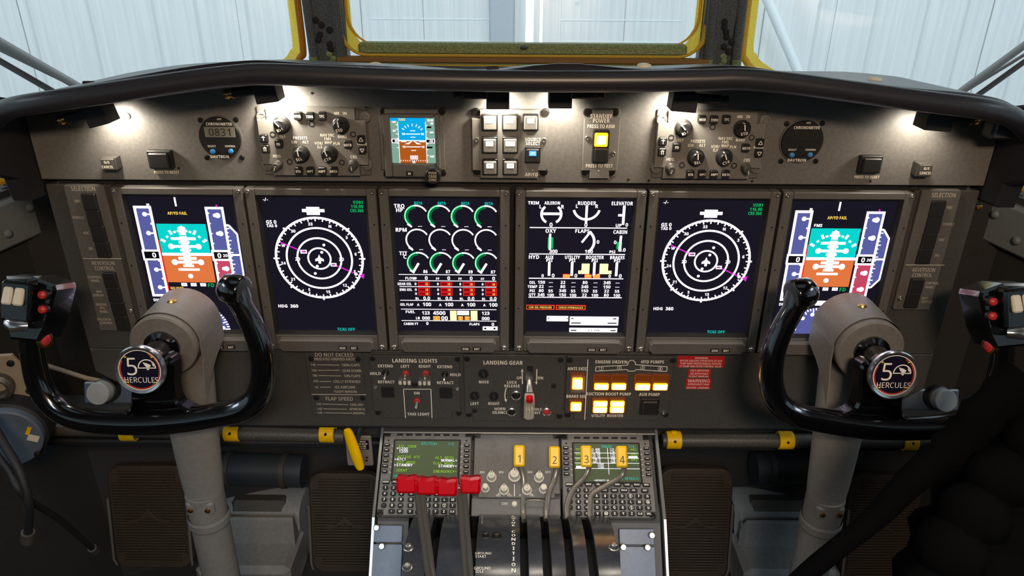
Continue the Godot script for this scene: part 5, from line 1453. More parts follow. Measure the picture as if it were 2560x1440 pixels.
func landing_light_panel() -> void:
	var r := Rect2(-0.2016, 0.6152, 0.1274, 0.1056)
	var t := thing("landing_light_panel", "grey landing lights panel with toggle switches and two dark square windows", "control panel", Vector3(rc(r).x, rc(r).y, 0))
	plate(t, r, 0.0, 0.005, M.panel_dark, notched(r.size.x, r.size.y, Vector2(0.013, 0.012), 12))
	var z := 0.005
	var l := S()
	for q in [[Vector2(-0.1369, 0.7135), "LANDING LIGHTS", 0.0062], [Vector2(-0.179, 0.7046), "EXTEND", 0.0046], [Vector2(-0.1511, 0.7042), "LEFT", 0.0046], [Vector2(-0.1231, 0.7044), "RIGHT", 0.0046], [Vector2(-0.0946, 0.704), "EXTEND", 0.0046], [Vector2(-0.1942, 0.6919), "HOLD", 0.0046], [Vector2(-0.0801, 0.6908), "HOLD", 0.0046], [Vector2(-0.1796, 0.6779), "RETRACT", 0.0046], [Vector2(-0.0948, 0.6772), "RETRACT", 0.0046], [Vector2(-0.1367, 0.6592), "ON", 0.0046], [Vector2(-0.136, 0.623), "TAXI LIGHT", 0.0048]]:
		paint(l, q[0], z + 0.0003, q[1], q[2], 0.9)
	var base := Transform3D(Basis(), Vector3(-O.x, -O.y, z + 0.0003))
	for q in [[Vector2(-0.1555, 0.6659), Vector2(-0.116, 0.6662)], [Vector2(-0.1555, 0.6659), Vector2(-0.1553, 0.6158)], [Vector2(-0.116, 0.6662), Vector2(-0.1163, 0.6161)]]:
		l.bar(base, q[0], q[1], 0.0011)
	part(t, "lettering", l, M.print)
	toggle(t, Vector2(-0.1791, 0.694), Vector2(-0.1816, 0.6833), z, M.screw); toggle(t, Vector2(-0.1505, 0.6929), Vector2(-0.1515, 0.6849), z, M.button_red); toggle(t, Vector2(-0.1224, 0.6931), Vector2(-0.1228, 0.6851), z, M.button_red); toggle(t, Vector2(-0.0949, 0.692), Vector2(-0.0964, 0.6826), z, M.screw); toggle(t, Vector2(-0.1367, 0.6468), Vector2(-0.1385, 0.6335), z, M.button_red)
	for c in [Vector2(-0.1525, 0.6788), Vector2(-0.1242, 0.6783)]:
		var g := part(t, "switch_guard", S().box(at(c + Vector2(0, 0.005), z + 0.003), Vector3(0.0175, 0.002, 0.006), 0.0005), M.steel)
		for k in 3:
			part(g, "tooth", S().box(at(c + Vector2((k - 1) * 0.0064, 0.0005), z + 0.004), Vector3(0.0046, 0.0072, 0.004), 0.0012), M.ivory)
	for p in [Vector2(-0.1784, 0.6609), Vector2(-0.0942, 0.6602)]:
		part(t, "dark_window", S().box(at(p, z), Vector3(0.0182, 0.0178, 0.004), 0.001), M.matt_black)
	part(t, "plug", S().box(at(Vector2(-0.1389, 0.6735), z), Vector3(0.008, 0.007, 0.003), 0.001), M.matt_black)
	for p in [Vector2(-0.1964, 0.7163), Vector2(-0.0766, 0.716), Vector2(-0.1962, 0.6218), Vector2(-0.0771, 0.6214)]:
		screw(t, p, 0.004 if p.y > 0.7 else 0.0, 0.0042, M.matt_black)
	for p in [Vector2(-0.1958, 0.6689), Vector2(-0.0778, 0.6672)]:
		screw(t, p, z, 0.0034, M.steel, "hex")


func indicator(t: Node3D, p: Vector2, r: float, z: float) -> void:
	var o := part(t, "gear_indicator", S().lathe(at(p, z), [Vector2(r, 0), Vector2(r, 0.0020), Vector2(r * 0.82, 0.0022), Vector2(r * 0.72, 0.0006), Vector2(0, 0.0004)], 24), M.matt_black)
	part(o, "vane", S().box(Transform3D(Rz(18.0), Vector3(p.x - O.x, p.y - O.y - r * 0.05, z + 0.001)), Vector3(r * 0.22, r * 1.2, 0.0016), 0.0003), M.dark_grey)


func ring_button(t: Node3D, p: Vector2, r: float, z: float, cap: Material) -> void:
	var o := part(t, "push_button", S().lathe(at(p, z), [Vector2(r, 0), Vector2(r, 0.004), Vector2(r * 0.82, 0.0048), Vector2(r * 0.74, 0.004), Vector2(r * 0.74, 0.001)], 26), M.steel)
	part(o, "cap", S().lathe(at(p, z), [Vector2(r * 0.73, 0), Vector2(r * 0.73, 0.003), Vector2(r * 0.6, 0.004), Vector2(0, 0.0042)], 24, true), cap)


func landing_gear_panel() -> void:
	var r := Rect2(-0.0679, 0.6114, 0.1442, 0.1117)
	var t := thing("landing_gear_panel", "grey landing gear panel with three round indicators and a lever", "control panel", Vector3(rc(r).x, rc(r).y, 0))
	var z := 0.005
	plate(t, r, 0.0, z, M.panel_dark, notched(r.size.x, r.size.y, Vector2(0.012, 0.012), 12))
	var l := S()
	for q in [[Vector2(-0.0118, 0.7113), "LANDING GEAR", 0.0062], [Vector2(-0.0394, 0.679), "NOSE", 0.0046], [Vector2(-0.0532, 0.6419), "LEFT", 0.0046], [Vector2(-0.0252, 0.6422), "RIGHT", 0.0046], [Vector2(0.0009, 0.6787), "LOCK", 0.0046], [Vector2(0.001, 0.6726), "RELEASE", 0.0046], [Vector2(-0.0164, 0.6332), "HORN", 0.0046], [Vector2(-0.0164, 0.6268), "SILENCE", 0.0046], [Vector2(0.0112, 0.6862), "UP", 0.0046], [Vector2(0.0417, 0.6864), "DN", 0.0046], [Vector2(0.0341, 0.6329), "HANDLE", 0.0044], [Vector2(0.0372, 0.6266), "TEST", 0.0044]]:
		paint(l, q[0], z + 0.0003, q[1], q[2], 0.88)
	var base := Transform3D(Basis(), Vector3(-O.x, -O.y, z + 0.0003))
	l.bar(base, Vector2(0.016, 0.6761), Vector2(0.0151, 0.6982), 0.0014); l.bar(base, Vector2(0.0362, 0.7011), Vector2(0.0361, 0.6776), 0.0014)
	l.cap(base, PackedVector2Array([Vector2(0.0134, 0.6969), Vector2(0.0151, 0.7016), Vector2(0.0174, 0.6969)]), 0.0, 1.0); l.cap(base, PackedVector2Array([Vector2(0.0338, 0.6796), Vector2(0.0362, 0.6749), Vector2(0.0378, 0.6797)]), 0.0, 1.0)
	var arc := [Vector2(-0.0071, 0.6691), Vector2(-0.0088, 0.6623), Vector2(-0.0094, 0.6554), Vector2(-0.0082, 0.6492)]
	for k in 3:
		l.bar(base, arc[k], arc[k + 1], 0.0014)
	l.cap(base, PackedVector2Array([Vector2(-0.01, 0.6499), Vector2(-0.0076, 0.6444), Vector2(-0.0059, 0.6499)]), 0.0, 1.0)
	part(t, "lettering", l, M.print)
	indicator(t, Vector2(-0.0399, 0.6931), 0.0072, z); indicator(t, Vector2(-0.053, 0.6558), 0.0068, z); indicator(t, Vector2(-0.0251, 0.6553), 0.0068, z)
	ring_button(t, Vector2(0.0069, 0.6583), 0.0080, z, M.black); ring_button(t, Vector2(0.0007, 0.6298), 0.0072, z, M.black); ring_button(t, Vector2(0.0518, 0.6302), 0.0072, z, M.button_red)
	for p in [Vector2(-0.0534, 0.63), Vector2(0.0611, 0.6731)]:
		part(t, "plug", S().lathe(at(p, z), [Vector2(0.0038, 0), Vector2(0.0038, 0.001), Vector2(0.002, 0.002), Vector2(0, 0.002)], 16), M.matt_black)
	part(t, "slot", S().box(at(Vector2(0.0266, 0.6943), z - 0.0005), Vector3(0.0085, 0.024, 0.002), 0.0003), M.matt_black)
	# the lever comes out of the slot and hangs forward and down
	var lev := part(t, "lever_arm", S().tube([Vector3(Vector2(0.0249, 0.693).x - O.x, Vector2(0.0249, 0.693).y - O.y, 0.0), Vector3(Vector2(0.025, 0.6903).x - O.x, Vector2(0.025, 0.6903).y - O.y, 0.014), Vector3(0.0251 - O.x, 0.6913 - O.y, 0.024), Vector3(0.0251 - O.x, 0.6799 - O.y, 0.034)], [0.0055, 0.0055, 0.0042, 0.0058], 14), M.steel)
	var hd := Rx(18.0)
	var hc := Vector3(0.0253, 0.6599, 0.04)
	part(t, "lever_handle", S().prism(Transform3D(hd, Vector3(hc.x - O.x, hc.y - O.y, 0.032)), PackedVector2Array([Vector2(-0.0060, 0.024), Vector2(0.0060, 0.024), Vector2(0.0074, 0.020), Vector2(0.0074, -0.019), Vector2(0.004, -0.0225), Vector2(-0.004, -0.0225), Vector2(-0.0074, -0.019), Vector2(-0.0074, 0.020)]), 0.0, 0.012, 0.002), M.clear_handle, "clear plastic handle")
	part(t, "handle_lamp", S().lathe(Transform3D(hd, Vector3(hc.x - O.x, hc.y - O.y + 0.0165, 0.0490)), [Vector2(0.0056, -0.006), Vector2(0.0056, 0.0), Vector2(0.004, 0.0016), Vector2(0, 0.002)], 18), M.red)
	for k in 3:
		part(t, "handle_rib", S().box(Transform3D(hd, Vector3(hc.x - O.x + (k - 1) * 0.004, hc.y - O.y - 0.010, 0.0375)), Vector3(0.0012, 0.018, 0.008), 0.0003), M.ivory)
	for p in [Vector2(-0.0629, 0.7168), Vector2(0.0694, 0.7159), Vector2(-0.0624, 0.6194), Vector2(0.0716, 0.6177)]:
		screw(t, p, 0.004 if p.y > 0.7 else 0.0, 0.0045, M.matt_black)


func hydraulic_panel() -> void:
	var r := Rect2(0.0786, 0.6142, 0.1516, 0.1083)
	var t := thing("hydraulic_panel", "grey hydraulic pump panel with glowing amber switch lights", "control panel", Vector3(rc(r).x, rc(r).y, 0))
	var z := 0.005
	plate(t, r, 0.0, z, M.panel_dark, notched(r.size.x, r.size.y, Vector2(0.014, 0.012), 12))
	var l := S()
	for q in [[Vector2(0.0939, 0.7022), "ANTI SKID", 0.0050], [Vector2(0.0942, 0.6556), "BRAKE SEL", 0.0050], [Vector2(0.1412, 0.7138), "ENGINE DRIVEN", 0.0050], [Vector2(0.1997, 0.7143), "HYD PUMPS", 0.0050], [Vector2(0.141, 0.6601), "SUCTION BOOST PUMP", 0.0050], [Vector2(0.1997, 0.6599), "AUX PUMP", 0.0050], [Vector2(0.128, 0.6224), "UTILITY", 0.0046], [Vector2(0.1528, 0.6226), "BOOSTER", 0.0046], [Vector2(0.1275, 0.7031), "1", 0.0042], [Vector2(0.1532, 0.704), "2", 0.0042], [Vector2(0.1863, 0.7043), "3", 0.0042], [Vector2(0.2115, 0.7032), "4", 0.0042]]:
		paint(l, q[0], z + 0.0003, q[1], q[2], 0.84)
	var base := Transform3D(Basis(), Vector3(-O.x, -O.y, z + 0.0003))
	var wing := [Vector2(0.12, 0.7057), Vector2(0.1648, 0.7087), Vector2(0.1651, 0.7127), Vector2(0.1672, 0.716), Vector2(0.1699, 0.7167), Vector2(0.1728, 0.716), Vector2(0.1754, 0.7128), Vector2(0.1756, 0.7095), Vector2(0.2209, 0.7065), Vector2(0.2211, 0.6986), Vector2(0.1768, 0.7016), Vector2(0.1753, 0.6989), Vector2(0.1661, 0.6988), Vector2(0.1648, 0.7015), Vector2(0.1198, 0.6984), Vector2(0.12, 0.7057)]
	for k in wing.size() - 1:
		l.bar(base, wing[k], wing[k + 1], 0.0011)
	for c in [Vector2(0.1275, 0.7031), Vector2(0.1532, 0.704), Vector2(0.1863, 0.7043), Vector2(0.2115, 0.7032)]:
		l.ring(at(c, z + 0.0003), 0.0029, 0.0034, 0, 360, 16)
	l.bar(base, Vector2(0.108, 0.7175), Vector2(0.1083, 0.6152), 0.0011)
	part(t, "lettering", l, M.print)
	# switch lights: a dark frame, the cap, and the lit window
	var lit := [[Rect2(0.0844, 0.6679, 0.0201, 0.029), Rect2(0.0868, 0.6713, 0.015, 0.0196), 1], [Rect2(0.0837, 0.632, 0.0205, 0.0195), Rect2(0.086, 0.6341, 0.0158, 0.0153), 0]]
	for q in lit:
		var f: Rect2 = q[0]; var w: Rect2 = q[1]
		var o := part(t, "switch_light", S().box(at(rc(f), z + 0.002), Vector3(f.size.x, f.size.y, 0.005), 0.0008), M.lamp_dim_amber)
		part(o, "light_window", S().box(at(rc(w), z + 0.006), Vector3(w.size.x, w.size.y, 0.004), 0.0015), M.lamp_amber)
		part(o, "light_core", S().box(at(rc(w) + Vector2(0, 0.0006), z + 0.0082), Vector3(w.size.x * 0.8, w.size.y * 0.74, 0.0006)), M.lamp_core if q[2] == 0 else M.lamp_white)
		if q[2] == 1:
			part(o, "clear_guard", S().box(at(rc(f), z + 0.0095), Vector3(f.size.x * 0.98, f.size.y * 0.94, 0.002), 0.0005), M.glass)
	for q in [[Rect2(0.1167, 0.6682, 0.0248, 0.0263), 0], [Rect2(0.1415, 0.6684, 0.0248, 0.0263), 0], [Rect2(0.1754, 0.668, 0.0253, 0.027), 0], [Rect2(0.2008, 0.6682, 0.0247, 0.027), 0], [Rect2(0.117, 0.6288, 0.0246, 0.0264), 1], [Rect2(0.1416, 0.629, 0.0246, 0.0264), 1]]:
		var f: Rect2 = q[0]
		var o := part(t, "switch_light", S().box(at(rc(f), z + 0.002), Vector3(f.size.x * 0.97, f.size.y, 0.005), 0.0008), M.lamp_dim_amber)
		var ws := [Rect2(f.position.x + f.size.x * 0.07, f.position.y + f.size.y * 0.10, f.size.x * 0.84, f.size.y * 0.42)]
		if q[1] == 1:
			ws.append(Rect2(f.position.x + f.size.x * 0.07, f.position.y + f.size.y * 0.52, f.size.x * 0.84, f.size.y * 0.36))
		for w in ws:
			part(o, "light_window", S().box(at(rc(w), z + 0.006), Vector3(w.size.x, w.size.y, 0.004), 0.0015), M.lamp_amber)
			part(o, "light_core", S().box(at(rc(w) + Vector2(0, 0.0004), z + 0.0082), Vector3(w.size.x * 0.86, w.size.y * 0.72, 0.0006)), M.lamp_core)
	var ax := Rect2(0.1872, 0.628, 0.0269, 0.0278)
	var o2 := part(t, "dark_switch", S().box(at(rc(ax), z + 0.003), Vector3(ax.size.x, ax.size.y, 0.007), 0.001), M.black)
	part(o2, "cap", S().box(at(rc(ax), z + 0.008), Vector3(ax.size.x * 0.82, ax.size.y * 0.82, 0.005), 0.0015), M.key)
	area_light("amber_light", Vector3(rc(r).x, rc(r).y, 0.018), Vector3(rc(r).x, rc(r).y, 1.0), Vector2(0.10, 0.05), rgb(255, 160, 40), 0.0022, self)
	for p in [Vector2(0.0825, 0.716), Vector2(0.2279, 0.7165), Vector2(0.2277, 0.6218), Vector2(0.0833, 0.6199)]:
		screw(t, p, 0.004 if p.y > 0.7 else 0.0, 0.0046, M.matt_black)
	screw(t, Vector2(0.2229, 0.6288), z, 0.0036, M.steel, "hex")


# ---- centre pedestal
const CONSOLE_AT := Vector3(0, 0.515, 0.105)

func console_basis() -> Basis: return Rx(-56.12)
func lower_basis() -> Basis: return Rx(-41.19)

func on_drum(p: Vector2, lift := 0.0006) -> Transform3D:
	var a := deg_to_rad(p.y)
	var n := Vector3(0, sin(a), cos(a))
	var up := Vector3(0, cos(a), -sin(a))
	return Transform3D(Basis(Vector3(1, 0, 0), up, n), Vector3(p.x, 0.395, 0.21) + n * (0.166 + lift))


func pedestal() -> void:
	var side := Basis(Vector3(0, 0, 1), Vector3(0, 1, 0), Vector3(-1, 0, 0))
	var t := thing("center_pedestal", "grey centre pedestal with bright metal side rails between the pedals", "pedestal", Vector3(0.012, 0, 0.1))
	var prof := PackedVector2Array([Vector2(-0.03, 0.583), Vector2(0.0, 0.574), Vector2(0.1005, 0.5065), Vector2(0.158, 0.4415), Vector2(0.26, 0.33), Vector2(0.26, 0.0), Vector2(-0.03, 0.0)])
	for q in [[-0.2, -0.156], [0.123, 0.2]]:
		part(t, "body", S().prism(Transform3D(side, Vector3(0, 0, -0.1)), prof, -q[1], -q[0]), M.panel_dark)
	part(t, "core", S().prism(Transform3D(side, Vector3(0, 0, -0.1)), PackedVector2Array([Vector2(-0.03, 0.579), Vector2(0.0, 0.573), Vector2(0.06, 0.533), Vector2(0.04, 0.45), Vector2(0.02, 0.0), Vector2(-0.03, 0.0)]), -0.123, 0.156), M.panel_dark)
	for s in [-1.0, 1.0]:
		var pr := PackedVector2Array([Vector2(-0.006, 0.593), Vector2(0.1065, 0.519), Vector2(0.165, 0.452), Vector2(0.265, 0.336), Vector2(0.265, 0.30), Vector2(0.15, 0.44), Vector2(0.09, 0.508), Vector2(-0.006, 0.572)])
		part(t, "side_rail", S().prism(Transform3D(side, Vector3(s * 0.2045, 0, -0.1)), pr, -0.0022, 0.0022, 0.0008), M.steel)
	part(t, "top_edge", S().box(T(Vector3(0, 0.5895, -0.1)), Vector3(0.405, 0.003, 0.012), 0.001), M.steel)
	# plates on the lower slope
	var lb := lower_basis()
	for q in [[Rect2(-0.1929, -0.0313, 0.042, 0.0228), 0], [Rect2(-0.1931, -0.0906, 0.0431, 0.0571), 0], [Rect2(0.1523, -0.0322, 0.0492, 0.0212), 1], [Rect2(0.152, -0.0909, 0.0498, 0.0566), 1]]:
		var r: Rect2 = q[0]
		part(t, "cover_plate", S().prism(Transform3D(lb, CONSOLE_AT - t.position + lb * Vector3(rc(r).x, rc(r).y, -0.0035)), rrect(r.size.x, r.size.y, 0.002, 2), 0.0, 0.004, 0.0008), M.console_blue)
	O = Vector2.ZERO
	for p in [Vector2(-0.1861, -0.0118), Vector2(-0.1774, -0.0361), Vector2(0.1966, -0.0193), Vector2(0.1563, -0.035), Vector2(0.1898, -0.0353)]:
		part(t, "stud", S().lathe(Transform3D(lb, CONSOLE_AT - t.position + lb * Vector3(p.x, p.y, 0.0)), [Vector2(0.0035, 0), Vector2(0.0035, 0.006), Vector2(0.0045, 0.007), Vector2(0.0045, 0.010), Vector2(0.0036, 0.011), Vector2(0, 0.011)], 16), M.steel)
	control_unit(Rect2(-0.189, 0.0027, 0.1311, 0.126), "keyboard control unit showing a transponder page with the green list", true)
	control_unit(Rect2(0.0738, 0.0017, 0.1323, 0.124), "keyboard control unit showing a radio page behind the yellow levers", false)
	trim_panel()
	quadrant()


func control_unit(r: Rect2, label: String, atc: bool) -> void:
	var cb := console_basis()
	var t := thing("control_display_unit", label, "keyboard display", CONSOLE_AT + cb * Vector3(rc(r).x, rc(r).y, 0.0), cb, "keyboard control units on the pedestal")
	O = Vector2.ZERO
	var w := r.size.x
	var h := r.size.y
	var P := func(u: float, v: float) -> Vector2: return Vector2((u - 0.5) * w, (0.5 - v) * h)
	part(t, "faceplate", S().prism(T(Vector3(0, 0, -0.006)), notched(w - 0.002, h - 0.002, Vector2(0.009, 0.008), 15), 0.0, 0.011, 0.001), M.unit)
	part(t, "mount", S().prism(T(Vector3(0, 0, -0.008)), rrect(w - 0.001, h - 0.001, 0.001, 1), 0.0, 0.008, 0.0005), M.bezel)
	var z := 0.005
	# screen in a black surround
	var a: Vector2 = P.call(0.145, 0.135)
	var b: Vector2 = P.call(0.855, 0.585)
	var sw := b.x - a.x
	var sh_ := a.y - b.y
	var c := (a + b) * 0.5
	part(t, "surround", S().box(T(Vector3(c.x, c.y, z)), Vector3(sw + 0.006, sh_ + 0.006, 0.003), 0.001), M.black)
	var scr := part(t, "screen", S().box(T(Vector3(c.x, c.y, z + 0.001)), Vector3(sw, sh_, 0.002)), M.scr_olive)
	var d := new_screen(sw, sh_)
	if atc:
		d.text("teal", 1, 0.53, 0.075, "ATC/TCAS", 0.066, 0.95, 0, true); d.text("teal", 1, 0.88, 0.08, "1/2", 0.066, 0.95, 0, true)
		for q in [["lime", 0.04, 0.15, "ATC CODE"], ["white", 0.015, 0.215, "*1200"], ["white", 0.06, 0.285, "1200"], ["lime", 0.04, 0.43, "ACTIVE ATC"], ["white", 0.0, 0.495, ">ATC1"], ["lime", 0.04, 0.58, "ATC MODE"], ["white", 0.0, 0.645, ">STANDBY"], ["lime", 0.04, 0.78, "IDENT"], ["teal", 0.0, 0.93, "<ATC"]]:
			d.text(q[0], 1, q[1] + 0.01, q[2], q[3], 0.062, 1.15, -1, true)
		for q in [["lime", 0.93, 0.445, "ALT RPTG"], ["white", 0.985, 0.515, "NORMAL<"], ["lime", 0.93, 0.595, "TCAS MODE"], ["white", 0.985, 0.665, "STANDBY<"], ["lime", 0.985, 0.805, "EMERGENCY<"]]:
			d.text(q[0], 1, q[1], q[2], q[3], 0.062, 1.15, 1, true)
	else:
		d.text("teal", 1, 0.51, 0.07, "RADIO", 0.066, 0.95, 0, true); d.text("teal", 1, 0.90, 0.07, "1/4", 0.066, 0.95, 0, true)
		var col1 := ["VHF1", "", "VOR1", "", "ADF1", "", "ATC1", ""]
		for k in 8:
			var v := 0.15 + k * 0.068
			if col1[k]: d.text("lime", 1, 0.02, v, col1[k], 0.055, 0.9, -1, true)
			d.text("white", 1, 0.40, v, ["122.400", "121.900", "116.90", "110.30", "738.0", "540.0", "1200", "1200"][k], 0.055, 0.9, 1 if k < 6 else 0, true)
			if k < 6: d.text("white", 1, 0.56, v, ["121.500", "118.100", "116.90", "108.10", "738.0", "540.0"][k], 0.055, 0.9, -1, true)
			if k % 2 == 0 and k < 6: d.text("lime", 1, 0.97, v, ["VHF2", "VOR2", "ADF2"][k / 2], 0.055, 0.9, 1, true)
		for v in [0.25, 0.385, 0.52, 0.665]:
			d.line("white", 1, 0.0, v, 1.0, v, 0.006)
		d.line("white", 1, 0.52, 0.11, 0.52, 0.82, 0.006)
		d.fill("white", 1, 0.02, 0.60, 0.20, 0.655); d.fill("white", 1, 0.84, 0.33, 0.98, 0.38)
		d.text("teal", 1, 0.98, 0.92, "RADIO DETAILS>", 0.062, 0.9, 1, true); d.text("white", 1, 0.40, 0.975, "<INTEGRITY OK", 0.04, 0.9, 0, true)
	d.commit(scr, Vector3(c.x, c.y, z + 0.0022))
	for k in 7:
		var p: Vector2 = P.call(0.185 + k * 0.105, 0.055)
		part(t, "vent_slot", S().box(T(Vector3(p.x, p.y, z + 0.0001)), Vector3(0.0092, 0.0028, 0.0012), 0.0002), M.matt_black)
	for sgn in [0, 1]:
		for k in 6:
			var p2: Vector2 = P.call(0.052 if sgn == 0 else 0.948, 0.185 + k * 0.063)
			var key := part(t, "line_key", S().box(T(Vector3(p2.x, p2.y, z + 0.0015)), Vector3(0.0080, 0.0042, 0.004), 0.0008), M.key)
			part(key, "mark", S().box(T(Vector3(p2.x, p2.y, z + 0.0036)), Vector3(0.0045, 0.0008, 0.0002)), M.print)
			part(t, "pointer_line", S().bar(T(Vector3(p2.x, p2.y - 0.001, z + 0.0003)), Vector2(0.0065 if sgn == 0 else -0.0065, 0.001), Vector2(0.0095 if sgn == 0 else -0.0095, -0.001), 0.0006), M.print)
		part(t, "hole", S().lathe(T(Vector3((sgn * 2 - 1) * w * 0.44, h * 0.5 - h * 0.125, z)), [Vector2(0.0014, 0.0002), Vector2(0.0, 0.0002)], 10), M.matt_black)
	var rows := [0.622, 0.688, 0.754, 0.820, 0.886, 0.952]
	var fn := [["MENU", "PREV", "NEXT", "FPL", "DIR", "PERF", "LEGS", "PROG", "MSG"], ["", "", "", "", "ATC", "RAD", "HOLD", "FIX", "NAV", "IDX"]]
	var xl := [0.366, 0.457, 0.548, 0.639, 0.730, 0.819, 0.911]
	var xn := [0.078, 0.168, 0.258]
	for k in 9:
		cdu_key(t, P.call(0.078 + k * 0.1041, rows[0]), Vector2(0.0105, 0.0052), fn[0][k], z, false, 0.0024)
	for k in 5:
		cdu_key(t, P.call([0.457, 0.562, 0.665, 0.768, 0.890][k], rows[1]), Vector2(0.0108, 0.0055), ["ATC", "RAD", "HOLD", "FIX", "ENT"][k], z, false, 0.0024)
	var digits := ["1", "2", "3", "4", "5", "6", "7", "8", "9", ".", "0", "+/-"]
	for k in 12:
		cdu_key(t, P.call(xn[k % 3], rows[1 + k / 3]), Vector2(0.0082, 0.0062), digits[k], z, true, 0.0038 if k < 9 or k == 10 else 0.0028)
	var letters := "ABCDEFGHIJKLMNOPQRSTUVWXYZ"
	for k in 26:
		cdu_key(t, P.call(xl[k % 7], rows[2 + k / 7]), Vector2(0.0090, 0.0058), letters[k], z, false, 0.0038, letters[k] in "ENSW")
	for q in [[0.819, "CLR"], [0.911, "DEL"], [0.168, "/"], [0.258, "SP"]]:
		cdu_key(t, P.call(q[0], rows[5]), Vector2(0.0090, 0.0058), q[1], z, false, 0.0028)
	for sg in [[-1, 1], [1, 1], [-1, -1], [1, -1]]:
		screw(t, Vector2(sg[0] * (w * 0.5 - 0.005), sg[1] * (h * 0.5 - 0.0045)), 0.0005, 0.0042, M.screw)


func cdu_key(t: Node3D, p: Vector2, sz: Vector2, s: String, z: float, oval: bool, h: float, ringed := false) -> void:
	var k := part(t, "key", S().prism(T(Vector3(p.x, p.y, z - 0.001)), rrect(sz.x, sz.y, sz.y * (0.48 if oval else 0.2), 3 if oval else 1), 0.0, 0.0042, 0.0008, false), M.key)
	var g := S()
	g.glyphs(T(Vector3(p.x, p.y, z + 0.0034)), bold_font, s, h, 0.9)
	if ringed:
		g.ring(T(Vector3(p.x, p.y, z + 0.0034)), 0.0024, 0.0028, 0, 360, 14)
	part(k, "lettering", g, M.print)


func trim_panel() -> void:
	var cb := console_basis()
	var r := Rect2(-0.0548, 0.03, 0.1267, 0.0947)
	var t := thing("trim_panel", "plain grey trim panel with pale knobs between the keyboard units", "control panel", CONSOLE_AT + cb * Vector3(rc(r).x, rc(r).y, 0.0), cb)
	O = Vector2(rc(r).x, rc(r).y)
	part(t, "faceplate", S().prism(at(rc(r), -0.006), notched(r.size.x - 0.002, r.size.y, Vector2(0.008, 0.006), 15), 0.0, 0.009, 0.0008), M.panel)
	part(t, "mount", S().prism(at(rc(r), -0.008), rrect(r.size.x, r.size.y + 0.002, 0.001, 1), 0.0, 0.006, 0.0005), M.panel_dark)
	var z := 0.003
	for q in [[Vector2(-0.0276, 0.0586), 0.0072, 1], [Vector2(0.0054, 0.0612), 0.0090, 2], [Vector2(0.0407, 0.0585), 0.0072, 1], [Vector2(-0.0359, 0.0423), 0.0058, 0], [Vector2(-0.0094, 0.0401), 0.0070, 1], [Vector2(0.0233, 0.0404), 0.0070, 1], [Vector2(0.0468, 0.0417), 0.0062, 0]]:
		var p: Vector2 = q[0]
		var rr: float = q[1]
		var kn := part(t, "knob", S().lathe(at(p, z), [Vector2(rr, 0), Vector2(rr, 0.003), Vector2(rr * 0.8, 0.004), Vector2(rr * 0.72, 0.015), Vector2(rr * 0.6, 0.016), Vector2(0, 0.016)], 22), M.ivory)
		if q[2] > 0:
			part(kn, "wing", S().box(Transform3D(Basis(), Vector3(p.x - O.x, p.y - O.y + rr * 0.25, z + 0.0165)), Vector3(rr * 0.5, rr * 1.15, 0.003), 0.0008), M.ivory)
			part(kn, "pointer", S().bar(at(p, z + 0.0182), Vector2(0, rr * 0.3), Vector2(0, rr * 0.8), 0.0009), M.black)
	var l := S()
	var base := Transform3D(Basis(), Vector3(-O.x, -O.y, z + 0.0003))
	for q in [[Vector2(-0.0411, 0.0667), "MAX", 0.003], [Vector2(-0.0138, 0.0669), "MIN", 0.003], [Vector2(0.028, 0.0672), "MAX", 0.003], [Vector2(0.0542, 0.0674), "RATE", 0.003], [Vector2(-0.0174, 0.0332), "SIDE", 0.0028], [Vector2(-0.0014, 0.0333), "PULL", 0.0028], [Vector2(0.0152, 0.0334), "OFF", 0.0028], [Vector2(0.0307, 0.0335), "PULL", 0.0028]]:
		paint(l, q[0], z + 0.0003, q[1], q[2], 0.85, plain_font)
	l.bar(base, Vector2(0.0054, 0.0495), Vector2(0.0055, 0.0322), 0.0010)
	for q in [[Vector2(-0.0157, 0.0367), Vector2(-0.0185, 0.0338)], [Vector2(-0.0031, 0.0367), Vector2(-0.0002, 0.0339)], [Vector2(0.0164, 0.0369), Vector2(0.0141, 0.034)], [Vector2(0.0284, 0.037), Vector2(0.0313, 0.0341)]]:
		l.bar(base, q[0], q[1], 0.0009)
	part(t, "lettering", l, M.print)
	for p in [Vector2(-0.0532, 0.1186), Vector2(-0.0527, 0.0845), Vector2(0.0695, 0.1195), Vector2(0.0674, 0.0384), Vector2(-0.0507, 0.0376)]:
		screw(t, p, 0.0, 0.0036, M.screw)
	# sloping apron below with a small lamp and a bail
	var a := thing("pedestal_apron", "narrow grey apron strip with a white lamp and wire bail", "panel", CONSOLE_AT + cb * Vector3(Vector2(0.0078, 0.0175).x, Vector2(0.0078, 0.0175).y, 0.0), cb)
	O = Vector2(0.0078, 0.0175)
	part(a, "strip", S().box(T(Vector3(0, 0, -0.003)), Vector3(r.size.x, 0.0255, 0.006), 0.001), M.panel)
	part(a, "lamp", S().lathe(at(Vector2(0.0056, 0.0214), 0.0), [Vector2(0.004, 0), Vector2(0.004, 0.004), Vector2(0.0025, 0.006), Vector2(0, 0.0065)], 16, true), M.ivory)
	part(a, "lettering", S().glyphs(at(Vector2(-0.0081, 0.0225), 0.0003), plain_font, "DAY", 0.0035), M.print)
	var b0 := Vector2(0.0203, 0.021) - O
	var b1 := Vector2(0.0493, 0.0212) - O
	part(a, "bail", S().tube(curve([Vector3(b0.x, b0.y - 0.01, 0.0), Vector3(b0.x, b0.y, 0.006), Vector3(b0.lerp(b1, 0.25).x, b0.y + 0.004, 0.009), Vector3(b0.lerp(b1, 0.75).x, b0.y + 0.004, 0.009), Vector3(b1.x, b1.y, 0.006), Vector3(b1.x, b1.y - 0.012, 0.0)], 5), [0.0012], 8), M.lever_metal)


